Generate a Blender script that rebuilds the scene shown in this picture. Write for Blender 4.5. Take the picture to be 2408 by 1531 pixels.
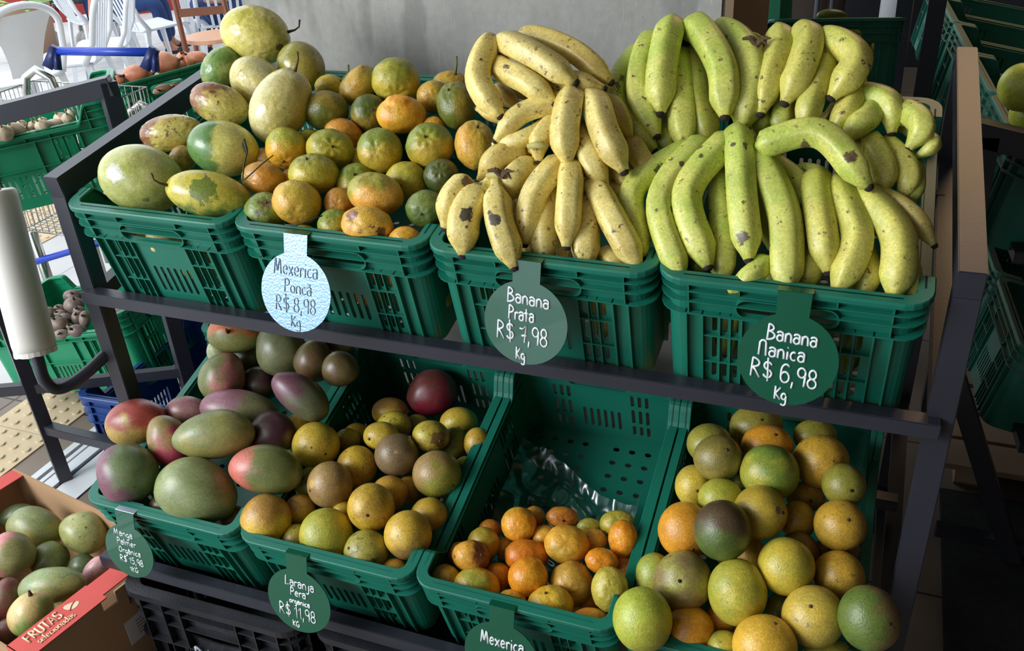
import bpy, bmesh, math, random
from mathutils import Vector, Matrix, noise
D = bpy.data; SC = bpy.context.scene; COL = SC.collection
for o in list(D.objects): D.objects.remove(o)
PI = math.pi

# ---------------------------------------------------------------- camera, light, exposure
cam = D.objects.new('camera', D.cameras.new('camera')); COL.objects.link(cam)
cam.data.sensor_width = 36; cam.data.lens = 32.3157; cam.data.clip_start = .05; cam.data.clip_end = 200
CX, CY, CZ = (0.932187, 0.357636, -0.055887), (0.132664, -0.481201, -0.866514), (-0.33679, 0.800339, -0.496015)            # camera right, down, forward
CP = Vector((1.3797, -1.165, 1.6652))
cam.matrix_world = Matrix(((CX[0], -CY[0], -CZ[0], CP[0]), (CX[1], -CY[1], -CZ[1], CP[1]), (CX[2], -CY[2], -CZ[2], CP[2]), (0, 0, 0, 1)))
SC.camera = cam
w = D.worlds.new('world'); SC.world = w; w.use_nodes = True
bg = w.node_tree.nodes['Background']; bg.inputs[0].default_value = (.86, .93, 1, 1); bg.inputs[1].default_value = 2.1
SC.view_settings.view_transform = 'Standard'; SC.view_settings.look = 'None'; SC.view_settings.gamma = 1
SC.view_settings.exposure = 0.12
try:
    SC.cycles.use_denoising = True; SC.cycles.max_bounces = 7; SC.cycles.diffuse_bounces = 4
    SC.cycles.sample_clamp_indirect = 6; SC.cycles.caustics_reflective = False; SC.cycles.caustics_refractive = False
except Exception: pass
def lamp(name, loc, target, size, power, col):
    l = D.lights.new(name, 'AREA'); l.shape = 'RECTANGLE'; l.size, l.size_y = size; l.energy = power; l.color = col
    o = D.objects.new(name, l); COL.objects.link(o); o.location = loc
    o.rotation_euler = (Vector(target) - Vector(loc)).to_track_quat('-Z', 'Y').to_euler(); return o
lamp('hanging_warm_lamp', (1.85, 2.8, 2.85), (1.5, .3, 1.0), (.9, .9), 13, (1, .66, .38))
lamp('daylight_opening', (-2.1, -2.6, 2.5), (.7, .3, .8), (2.0, 1.4), 135, (.93, .97, 1))

# ---------------------------------------------------------------- helpers
def s2l(c):
    return tuple((x / 12.92 if x <= .04045 else ((x + .055) / 1.055) ** 2.4) for x in [v / 255 for v in c])
MATS = {}
def mat(name, col, rough=.5, metal=0, bump=0, bscale=60, var=0, vscale=8, spec=.5, coat=0, alpha=1, trans=0):
    if name in MATS: return MATS[name]
    m = D.materials.new(name); m.use_nodes = True; nt = m.node_tree; N = nt.nodes; Lk = nt.links
    b = N['Principled BSDF']; c = s2l(col) + (1,)
    b.inputs['Base Color'].default_value = c; b.inputs['Roughness'].default_value = rough
    b.inputs['Metallic'].default_value = metal; b.inputs['Specular IOR Level'].default_value = spec
    b.inputs['Coat Weight'].default_value = coat; b.inputs['Alpha'].default_value = alpha
    b.inputs['Transmission Weight'].default_value = trans
    tc = N.new('ShaderNodeTexCoord')
    nz = N.new('ShaderNodeTexNoise'); nz.inputs['Scale'].default_value = vscale; nz.inputs['Detail'].default_value = 5
    Lk.new(tc.outputs['Object'], nz.inputs['Vector'])
    hs = N.new('ShaderNodeHueSaturation'); hs.inputs['Color'].default_value = c
    mr = N.new('ShaderNodeMapRange'); mr.inputs['From Min'].default_value = .3; mr.inputs['From Max'].default_value = .7
    mr.inputs['To Min'].default_value = 1 - var; mr.inputs['To Max'].default_value = 1 + var
    Lk.new(nz.outputs['Fac'], mr.inputs['Value']); Lk.new(mr.outputs['Result'], hs.inputs['Value']); Lk.new(hs.outputs['Color'], b.inputs['Base Color'])
    if bump:
        n2 = N.new('ShaderNodeTexNoise'); n2.inputs['Scale'].default_value = bscale; n2.inputs['Detail'].default_value = 4
        bp = N.new('ShaderNodeBump'); bp.inputs['Strength'].default_value = bump; bp.inputs['Distance'].default_value = .002
        Lk.new(tc.outputs['Object'], n2.inputs['Vector']); Lk.new(n2.outputs['Fac'], bp.inputs['Height']); Lk.new(bp.outputs['Normal'], b.inputs['Normal'])
    MATS[name] = m; return m
def fruit_mat(name, rough, bumpscale, bump, streak=1.0, sss=0.0):
    # two skin colours mixed by noise and by a direction on the fruit, plus dark blemishes; all set per object
    m = D.materials.new(name); m.use_nodes = True; nt = m.node_tree; N = nt.nodes; Lk = nt.links
    b = N['Principled BSDF']; b.inputs['Specular IOR Level'].default_value = .6
    def A(n, out):
        a = N.new('ShaderNodeAttribute'); a.attribute_type = 'OBJECT'; a.attribute_name = n; return a.outputs[out]
    tc = N.new('ShaderNodeTexCoord')
    oi = N.new('ShaderNodeObjectInfo')
    add = N.new('ShaderNodeVectorMath'); add.operation = 'MULTIPLY_ADD'
    sc = N.new('ShaderNodeVectorMath'); sc.operation = 'SCALE'; sc.inputs['Scale'].default_value = 37
    Lk.new(oi.outputs['Location'], sc.inputs[0])
    Lk.new(tc.outputs['Object'], add.inputs[0]); add.inputs[1].default_value = (1, streak, 1); Lk.new(sc.outputs[0], add.inputs[2])
    nz = N.new('ShaderNodeTexNoise'); nz.inputs['Scale'].default_value = 22; nz.inputs['Detail'].default_value = 4; nz.inputs['Roughness'].default_value = .55
    Lk.new(add.outputs[0], nz.inputs['Vector'])
    ge = N.new('ShaderNodeVectorMath'); ge.operation = 'SUBTRACT'; ge.inputs[1].default_value = (.5, .5, .5); Lk.new(tc.outputs['Generated'], ge.inputs[0])
    dp = N.new('ShaderNodeVectorMath'); dp.operation = 'DOT_PRODUCT'; Lk.new(ge.outputs[0], dp.inputs[0]); Lk.new(A('gdir', 'Vector'), dp.inputs[1])
    s1 = N.new('ShaderNodeMath'); s1.operation = 'ADD'; Lk.new(nz.outputs['Fac'], s1.inputs[0]); Lk.new(dp.outputs['Value'], s1.inputs[1])
    s2 = N.new('ShaderNodeMath'); s2.operation = 'ADD'; Lk.new(s1.outputs[0], s2.inputs[0]); Lk.new(A('bias', 'Fac'), s2.inputs[1])
    mr = N.new('ShaderNodeMapRange'); mr.interpolation_type = 'SMOOTHSTEP'; mr.inputs['From Min'].default_value = .36; mr.inputs['From Max'].default_value = .64
    Lk.new(s2.outputs[0], mr.inputs['Value'])
    mx = N.new('ShaderNodeMix'); mx.data_type = 'RGBA'; Lk.new(mr.outputs['Result'], mx.inputs['Factor']); Lk.new(A('skina', 'Color'), mx.inputs['A']); Lk.new(A('skinb', 'Color'), mx.inputs['B'])
    # blemishes
    n2 = N.new('ShaderNodeTexNoise'); n2.inputs['Scale'].default_value = 70; n2.inputs['Detail'].default_value = 6; n2.inputs['Roughness'].default_value = .7; Lk.new(add.outputs[0], n2.inputs['Vector'])
    m2 = N.new('ShaderNodeMath'); m2.operation = 'ADD'; Lk.new(n2.outputs['Fac'], m2.inputs[0]); Lk.new(A('spots', 'Fac'), m2.inputs[1])
    mr2 = N.new('ShaderNodeMapRange'); mr2.inputs['From Min'].default_value = .66; mr2.inputs['From Max'].default_value = .74; Lk.new(m2.outputs[0], mr2.inputs['Value'])
    mx2 = N.new('ShaderNodeMix'); mx2.data_type = 'RGBA'; Lk.new(mr2.outputs['Result'], mx2.inputs['Factor']); Lk.new(mx.outputs['Result'], mx2.inputs['A']); Lk.new(A('spotcol', 'Color'), mx2.inputs['B'])
    n3 = N.new('ShaderNodeTexNoise'); n3.inputs['Scale'].default_value = 260; n3.inputs['Detail'].default_value = 3; Lk.new(add.outputs[0], n3.inputs['Vector'])
    mr3 = N.new('ShaderNodeMapRange'); mr3.inputs['From Min'].default_value = .3; mr3.inputs['From Max'].default_value = .7; mr3.inputs['To Min'].default_value = .80; mr3.inputs['To Max'].default_value = 1.14
    Lk.new(n3.outputs['Fac'], mr3.inputs['Value'])
    n5 = N.new('ShaderNodeTexNoise'); n5.inputs['Scale'].default_value = 34; n5.inputs['Detail'].default_value = 5; n5.inputs['Roughness'].default_value = .65
    o5 = N.new('ShaderNodeVectorMath'); o5.operation = 'MULTIPLY'; o5.inputs[1].default_value = (1, .45 if name == 'banana_skin' else 1, 1); Lk.new(add.outputs[0], o5.inputs[0]); Lk.new(o5.outputs[0], n5.inputs['Vector'])
    mr5 = N.new('ShaderNodeMapRange'); mr5.inputs['From Min'].default_value = .35; mr5.inputs['From Max'].default_value = .65; mr5.inputs['To Min'].default_value = .86; mr5.inputs['To Max'].default_value = 1.10; Lk.new(n5.outputs['Fac'], mr5.inputs['Value'])
    mm = N.new('ShaderNodeMath'); mm.operation = 'MULTIPLY'; Lk.new(mr3.outputs['Result'], mm.inputs[0]); Lk.new(mr5.outputs['Result'], mm.inputs[1])
    last = mx2
    if name == 'banana_skin':
        a6 = N.new('ShaderNodeMath'); a6.operation = 'ADD'; Lk.new(n5.outputs['Fac'], a6.inputs[0]); Lk.new(A('spots', 'Fac'), a6.inputs[1])
        mr6 = N.new('ShaderNodeMapRange'); mr6.inputs['From Min'].default_value = .715; mr6.inputs['From Max'].default_value = .745; mr6.inputs['To Max'].default_value = .85; Lk.new(a6.outputs[0], mr6.inputs['Value'])
        last = N.new('ShaderNodeMix'); last.data_type = 'RGBA'; Lk.new(mr6.outputs['Result'], last.inputs['Factor']); Lk.new(mx2.outputs['Result'], last.inputs['A']); last.inputs['B'].default_value = s2l((58, 44, 44)) + (1,)
    # single bruises and spots with a place of their own
    for q in ('marka', 'markb'):
        ds = N.new('ShaderNodeVectorMath'); ds.operation = 'DISTANCE'; Lk.new(tc.outputs['Object'], ds.inputs[0]); Lk.new(A(q + '_pos', 'Vector'), ds.inputs[1])
        k1 = N.new('ShaderNodeMath'); k1.operation = 'MULTIPLY_ADD'; Lk.new(n2.outputs['Fac'], k1.inputs[0]); k1.inputs[1].default_value = 3.0; k1.inputs[2].default_value = -.5
        k2 = N.new('ShaderNodeMath'); k2.operation = 'MULTIPLY'; Lk.new(A(q + '_radius', 'Fac'), k2.inputs[0]); Lk.new(k1.outputs[0], k2.inputs[1])
        k3 = N.new('ShaderNodeMath'); k3.operation = 'SUBTRACT'; Lk.new(k2.outputs[0], k3.inputs[0]); Lk.new(ds.outputs['Value'], k3.inputs[1])
        mr7 = N.new('ShaderNodeMapRange'); mr7.inputs['From Min'].default_value = 0; mr7.inputs['From Max'].default_value = .0018; mr7.inputs['To Max'].default_value = .92; Lk.new(k3.outputs[0], mr7.inputs['Value'])
        nx = N.new('ShaderNodeMix'); nx.data_type = 'RGBA'; Lk.new(mr7.outputs['Result'], nx.inputs['Factor']); Lk.new(last.outputs['Result'], nx.inputs['A']); Lk.new(A(q + '_colour', 'Color'), nx.inputs['B']); last = nx
    hs = N.new('ShaderNodeHueSaturation'); Lk.new(last.outputs['Result'], hs.inputs['Color']); Lk.new(mm.outputs[0], hs.inputs['Value'])
    Lk.new(hs.outputs['Color'], b.inputs['Base Color'])
    b.inputs['Roughness'].default_value = rough
    n4 = N.new('ShaderNodeTexNoise'); n4.inputs['Scale'].default_value = bumpscale; n4.inputs['Detail'].default_value = 2; Lk.new(tc.outputs['Object'], n4.inputs['Vector'])
    bp = N.new('ShaderNodeBump'); bp.inputs['Strength'].default_value = bump; bp.inputs['Distance'].default_value = .0012; Lk.new(n4.outputs['Fac'], bp.inputs['Height']); Lk.new(bp.outputs['Normal'], b.inputs['Normal'])
    if sss: b.inputs['Subsurface Weight'].default_value = sss; b.inputs['Subsurface Radius'].default_value = (.01, .005, .002)
    MATS[name] = m; return m
fruit_mat('citrus_skin', .34, 430, .55)
fruit_mat('smooth_skin', .26, 75, .5)
fruit_mat('banana_skin', .42, 160, .15, streak=1)
fruit_mat('mango_skin', .38, 220, .1)
fruit_mat('papery_skin', .45, 90, .3)
GREEN = mat('green_plastic', (22, 110, 90), .38, bump=.08, bscale=300, var=.10, vscale=6, spec=.5)
GREEN2 = mat('bright_green_plastic', (20, 132, 92), .34, bump=.05, bscale=300, var=.10, vscale=6)
DKGREEN = mat('dusty_green_plastic', (30, 112, 94), .5, bump=.1, bscale=300, var=.18, vscale=10)
def dusty(m, col, amt):
    N = m.node_tree.nodes; Lk = m.node_tree.links; b = N['Principled BSDF']; src = b.inputs['Base Color'].links[0].from_socket
    g = N.new('ShaderNodeNewGeometry'); sp = N.new('ShaderNodeSeparateXYZ'); Lk.new(g.outputs['Normal'], sp.inputs[0])
    r = N.new('ShaderNodeMapRange'); r.inputs['From Min'].default_value = .7; r.inputs['From Max'].default_value = .95; r.inputs['To Max'].default_value = amt; Lk.new(sp.outputs['Z'], r.inputs['Value'])
    mx = N.new('ShaderNodeMix'); mx.data_type = 'RGBA'; Lk.new(r.outputs['Result'], mx.inputs['Factor']); Lk.new(src, mx.inputs['A']); mx.inputs['B'].default_value = s2l(col) + (1,); Lk.new(mx.outputs['Result'], b.inputs['Base Color'])
dusty(DKGREEN, (150, 150, 128), .7)
BLUE = mat('blue_plastic', (30, 62, 122), .4, var=.1)
BLACKP = mat('black_plastic', (34, 35, 40), .42, bump=.4, bscale=220, var=.35, vscale=14)
STEEL = mat('black_painted_steel', (44, 45, 54), .38, bump=.06, bscale=200, var=.12, vscale=5)
def concrete():
    m = D.materials.new('concrete'); m.use_nodes = True; N = m.node_tree.nodes; Lk = m.node_tree.links; b = N['Principled BSDF']; b.inputs['Roughness'].default_value = .8
    tc = N.new('ShaderNodeTexCoord')
    def nz(sc, det, st, rgh=.55):
        mp = N.new('ShaderNodeMapping'); mp.inputs['Scale'].default_value = st; n = N.new('ShaderNodeTexNoise'); n.inputs['Scale'].default_value = sc; n.inputs['Detail'].default_value = det; n.inputs['Roughness'].default_value = rgh
        Lk.new(tc.outputs['Object'], mp.inputs['Vector']); Lk.new(mp.outputs['Vector'], n.inputs['Vector']); return n.outputs['Fac']
    def rng(f, a, b2, c, d2):
        r = N.new('ShaderNodeMapRange'); r.inputs['From Min'].default_value = a; r.inputs['From Max'].default_value = b2; r.inputs['To Min'].default_value = c; r.inputs['To Max'].default_value = d2; Lk.new(f, r.inputs['Value']); return r.outputs['Result']
    def mul(a, b2):
        k = N.new('ShaderNodeMath'); k.operation = 'MULTIPLY'; Lk.new(a, k.inputs[0]); Lk.new(b2, k.inputs[1]); return k.outputs[0]
    v = mul(mul(rng(nz(3.2, 5, (1, 1, .6)), .35, .65, .74, 1.14), rng(nz(9, 3, (1, 1, .35)), .56, .64, 1.0, .74)), mul(rng(nz(60, 4, (1, 1, 1)), .3, .7, .93, 1.06), mul(rng(nz(26, 2, (6, 1, .6), .7), .62, .70, 1, 1.10), rng(nz(120, 2, (1, 1, 1)), .74, .78, 1, .55))))
    hs = N.new('ShaderNodeHueSaturation'); hs.inputs['Color'].default_value = s2l((158, 156, 150)) + (1,); Lk.new(v, hs.inputs['Value']); Lk.new(hs.outputs['Color'], b.inputs['Base Color'])
    bp = N.new('ShaderNodeBump'); bp.inputs['Strength'].default_value = .5; bp.inputs['Distance'].default_value = .004; Lk.new(v, bp.inputs['Height']); Lk.new(bp.outputs['Normal'], b.inputs['Normal'])
    MATS['concrete'] = m; return m
CONC = concrete()
TAGG = mat('green_enamel', (14, 84, 60), .22, bump=.05, bscale=90, var=.05, vscale=12, coat=.4)
TAGB = mat('glossy_tag_film', (136, 168, 194), .18, metal=.85, bump=.45, bscale=260)  # green tag like the rest; its pale blue sky reflection is painted in
WHITEP = mat('white_paint_pen', (232, 238, 240), .5)
GREYP = mat('grey_paint_pen', (150, 165, 182), .5)
STEM = mat('dry_stem', (86, 66, 44), .8, bump=.5, bscale=200, var=.3, vscale=60)
GSTEM = mat('green_stem', (96, 110, 50), .7, var=.2, vscale=60)
BTIP = mat('banana_tip', (44, 34, 30), .9, bump=.8, bscale=300, var=.3, vscale=100)
WPLAS = mat('white_plastic', (222, 227, 232), .4, var=.03)
CHROME = mat('chrome', (190, 190, 185), .25, metal=1)
CBLUE = mat('blue_handle_plastic', (24, 60, 170), .35)
CARD = mat('cardboard', (176, 140, 104), .85, bump=.25, bscale=60, var=.07, vscale=6)
RED = mat('red_print', (214, 84, 76), .7, var=.05, vscale=10)
CREAM = mat('cream_print', (236, 208, 172), .7)
BAG = mat('bag_roll_plastic', (226, 222, 212), .45, var=.04, vscale=3)

def link(name, me, m=None, parent=None, smooth=False):
    o = D.objects.new(name, me); COL.objects.link(o)
    if m: me.materials.clear(); me.materials.append(m)
    if parent: o.parent = parent
    if smooth:
        for p in me.polygons: p.use_smooth = True
    return o
def tag(o, label=None, cat=None, group=None, kind=None):
    if label: o['label'] = label
    if cat: o['category'] = cat
    if group: o['group'] = group
    if kind: o['kind'] = kind
    return o
def empty(name, loc=(0, 0, 0), rot=None):
    o = D.objects.new(name, None); COL.objects.link(o); o.empty_display_size = .05
    o.location = loc
    if rot: o.rotation_euler = rot
    return o
class MB:
    """collects boxes, tubes, quads into one mesh"""
    def __init__(s): s.v = []; s.f = []
    def add(s, vs, fs, M=None):
        n = len(s.v)
        s.v += [tuple(M @ Vector(v)) if M else tuple(v) for v in vs]; s.f += [tuple(i + n for i in f) for f in fs]; return s
    def box(s, a, b, M=None):
        x0, y0, z0 = a; x1, y1, z1 = b
        return s.add([(x0, y0, z0), (x1, y0, z0), (x1, y1, z0), (x0, y1, z0), (x0, y0, z1), (x1, y0, z1), (x1, y1, z1), (x0, y1, z1)],
                     [(0, 3, 2, 1), (4, 5, 6, 7), (0, 1, 5, 4), (1, 2, 6, 5), (2, 3, 7, 6), (3, 0, 4, 7)], M)
    def bar(s, p, q, w, h=None, up=(0, 0, 1)):
        """square tube from p to q, w across, h along up"""
        h = h or w; p = Vector(p); q = Vector(q); d = (q - p).normalized(); u = Vector(up)
        if abs(d.dot(u)) > .98: u = Vector((0, 1, 0))
        x = d.cross(u).normalized(); u = x.cross(d)
        vs = [t + x * (a * w / 2) + u * (b * h / 2) for t in (p, q) for a, b in ((-1, -1), (1, -1), (1, 1), (-1, 1))]
        return s.add(vs, [(0, 1, 2, 3), (7, 6, 5, 4), (0, 4, 5, 1), (1, 5, 6, 2), (2, 6, 7, 3), (3, 7, 4, 0)])
    def tube(s, pts, r, n=10, cap=True):
        pts = [Vector(p) for p in pts]; rs = r if isinstance(r, (list, tuple)) else [r] * len(pts)
        x = None; rings = []; base = len(s.v)
        for i, p in enumerate(pts):
            d = (pts[min(i + 1, len(pts) - 1)] - pts[max(i - 1, 0)]).normalized()
            if x is None: x = d.orthogonal().normalized()
            x = (x - d * x.dot(d)).normalized(); y = d.cross(x)
            for k in range(n):
                a = 2 * PI * k / n; s.v.append(tuple(p + (x * math.cos(a) + y * math.sin(a)) * rs[i]))
        for i in range(len(pts) - 1):
            for k in range(n):
                a = base + i * n + k; b = base + i * n + (k + 1) % n; s.f.append((a, b, b + n, a + n))
        if cap:
            s.f.append(tuple(base + k for k in reversed(range(n)))); s.f.append(tuple(base + (len(pts) - 1) * n + k for k in range(n)))
        return s
    def build(s, name, m, parent=None, smooth=False, bevel=0):
        me = D.meshes.new(name); me.from_pydata(s.v, [], s.f); me.update()
        if bevel:
            bm = bmesh.new(); bm.from_mesh(me)
            bmesh.ops.bevel(bm, geom=[e for e in bm.edges if len(e.link_faces) == 2 and e.calc_face_angle(0) > .5], offset=bevel, segments=2, affect='EDGES', clamp_overlap=True)
            bm.to_mesh(me); bm.free()
        return link(name, me, m, parent, smooth)
def rrect(x0, y0, x1, y1, r, n=4):
    pts = []
    for cx, cy, a0 in ((x1 - r, y1 - r, 0), (x0 + r, y1 - r, 90), (x0 + r, y0 + r, 180), (x1 - r, y0 + r, 270)):
        for k in range(n + 1):
            a = math.radians(a0 + 90 * k / n); pts.append((cx + r * math.cos(a), cy + r * math.sin(a)))
    return pts
def plate(outline, holes, t):
    """flat plate with holes from a filled 2D curve; returns verts, faces (thickness -t..0 in z)"""
    cu = D.curves.new('c', 'CURVE'); cu.dimensions = '2D'; cu.fill_mode = 'BOTH'; cu.extrude = t / 2
    for poly in [outline] + holes:
        sp = cu.splines.new('POLY'); sp.points.add(len(poly) - 1); sp.use_cyclic_u = True
        for p, q in zip(sp.points, poly): p.co = (q[0], q[1], 0, 1)
    o = D.objects.new('c', cu); COL.objects.link(o); dg = bpy.context.evaluated_depsgraph_get(); dg.update()
    me = D.meshes.new_from_object(o.evaluated_get(dg))
    vs = [tuple(v.co) for v in me.vertices]; fs = [tuple(p.vertices) for p in me.polygons]
    D.objects.remove(o); D.curves.remove(cu); D.meshes.remove(me); return vs, fs
def copy_tree(o, parent=None):
    c = o.copy(); COL.objects.link(c); c.parent = parent
    for ch in list(o.children): copy_tree(ch, c)
    return c
def sstep(t): t = max(0, min(1, t)); return t * t * (3 - 2 * t)

# ---------------------------------------------------------------- setting
def struct(o): o['kind'] = 'structure'; return o
def tiles_mat(name, c1, c2, mortar, size, rough=.6):
    m = D.materials.new(name); m.use_nodes = True; N = m.node_tree.nodes; Lk = m.node_tree.links; b = N['Principled BSDF']
    tc = N.new('ShaderNodeTexCoord'); br = N.new('ShaderNodeTexBrick'); br.offset = 0; br.inputs['Scale'].default_value = 1
    br.inputs['Brick Width'].default_value = size; br.inputs['Row Height'].default_value = size; br.inputs['Mortar Size'].default_value = .004
    br.inputs['Color1'].default_value = s2l(c1) + (1,); br.inputs['Color2'].default_value = s2l(c2) + (1,); br.inputs['Mortar'].default_value = s2l(mortar) + (1,)
    nz = N.new('ShaderNodeTexNoise'); nz.inputs['Scale'].default_value = 7; nz.inputs['Detail'].default_value = 6
    mr = N.new('ShaderNodeMapRange'); mr.inputs['To Min'].default_value = .8; mr.inputs['To Max'].default_value = 1.15
    hs = N.new('ShaderNodeHueSaturation'); Lk.new(tc.outputs['Object'], br.inputs['Vector']); Lk.new(tc.outputs['Object'], nz.inputs['Vector'])
    Lk.new(nz.outputs['Fac'], mr.inputs['Value']); Lk.new(mr.outputs['Result'], hs.inputs['Value']); Lk.new(br.outputs['Color'], hs.inputs['Color']); Lk.new(hs.outputs['Color'], b.inputs['Base Color'])
    b.inputs['Roughness'].default_value = rough; return m
def setting():
    f = MB().box((-1.3, -4, -.1), (6, 7, 0)).build('floor', tiles_mat('stone_tiles', (128, 112, 98), (118, 104, 92), (60, 54, 50), .6)); struct(f)
    # the paved terrace outside the stalls
    g = MB().box((-14, -8, -.1), (-1.3, 14, -.0005)).build('trim_1', tiles_mat('pale_paving', (205, 202, 200), (196, 194, 193), (160, 158, 156), .9, .8)); struct(g); g['label'] = 'pale paving of the terrace'
    # concrete walkway with a door track
    t = MB()
    for x0, x1, z in ((-.80, -.775, .012), (-.765, -.75, .008), (-.74, -.70, .01), (-.69, -.60, .004)): t.box((x0, -3, 0), (x1, 6, z))
    o = t.build('trim_2', mat('white_metal_track', (214, 216, 218), .4, var=.08)); struct(o); o['label'] = 'white door track set in the floor'
    # column
    c = MB().box((-.045, .70, 0), (1.085, 1.28, 3.7)).build('wall_back', CONC, bevel=.008); struct(c)
    s = MB().box((1.086, .70, 0), (1.10, 1.28, 3.7)).build('trim_3', mat('brown_board', (132, 108, 84), .8, var=.08, vscale=4)); struct(s); s['label'] = 'brown board on the side of the concrete column'
    MB().box((-1.5, -4.5, 3.7), (6, 8, 3.8)).build('ceiling', mat('ceiling_paint', (120, 118, 114), .9))['kind'] = 'structure'
    MB().box((4.6, -4.5, 0), (4.7, 8, 3.7)).build('wall_right', mat('dark_wall', (70, 64, 58), .9))['kind'] = 'structure'
    MB().box((-.6, 5.4, 0), (4.7, 5.5, 3.7)).build('wall_far', mat('charcoal_wall', (34, 35, 42), .7))['kind'] = 'structure'
    MB().box((.4, -4.1, 0), (4.7, -4.0, 3.7)).build('wall_front', mat('grey_wall', (120, 118, 116), .9))['kind'] = 'structure'
    # low red wall round the terrace
    rw = MB(); rw.bar((-13, 6.5, .32), (-6.3, 6.05, .32), .2, .64).bar((-6.3, 6.05, .32), (-3.2, 8.5, .32), .2, .64)
    o = rw.build('wall_left', mat('brick_red_paint', (150, 50, 46), .8, var=.1)); struct(o)
setting()
# tactile paving
def tactile():
    m = mat('tactile_concrete', (206, 184, 150), .85, bump=.3, bscale=60, var=.06, vscale=9); S = .26
    for t, (x0, y0, n, cols) in enumerate(((-1.16, -.315, 9, 1), (-2.66, .9, 10, 2))):
        b = MB()
        for q in range(cols):
            for i in range(n):
                M = Matrix.Translation((x0 + q * S, y0 + i * S, 0))
                b.box((.001, .001, 0), (S - .001, S - .002, .004), M)
                for a in range(5):
                    for c in range(5):
                        x = S * (a + .5) / 5; y = S * (c + .5) / 5; N = 12; vs = []
                        for rr, zz in ((.0125, .004), (.0105, .009)): vs += [(x + rr * math.cos(2 * PI * k / N), y + rr * math.sin(2 * PI * k / N), zz) for k in range(N)]
                        b.add(vs, [tuple(range(N, 2 * N))] + [(k, (k + 1) % N, N + (k + 1) % N, N + k) for k in range(N)], M)
        o = b.build('trim_%d' % (7 + t), m); struct(o); o['label'] = ['beige studded tactile paving beside the steel track', 'farther beige studded tactile paving behind the shopping cart'][t]
tactile()

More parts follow.
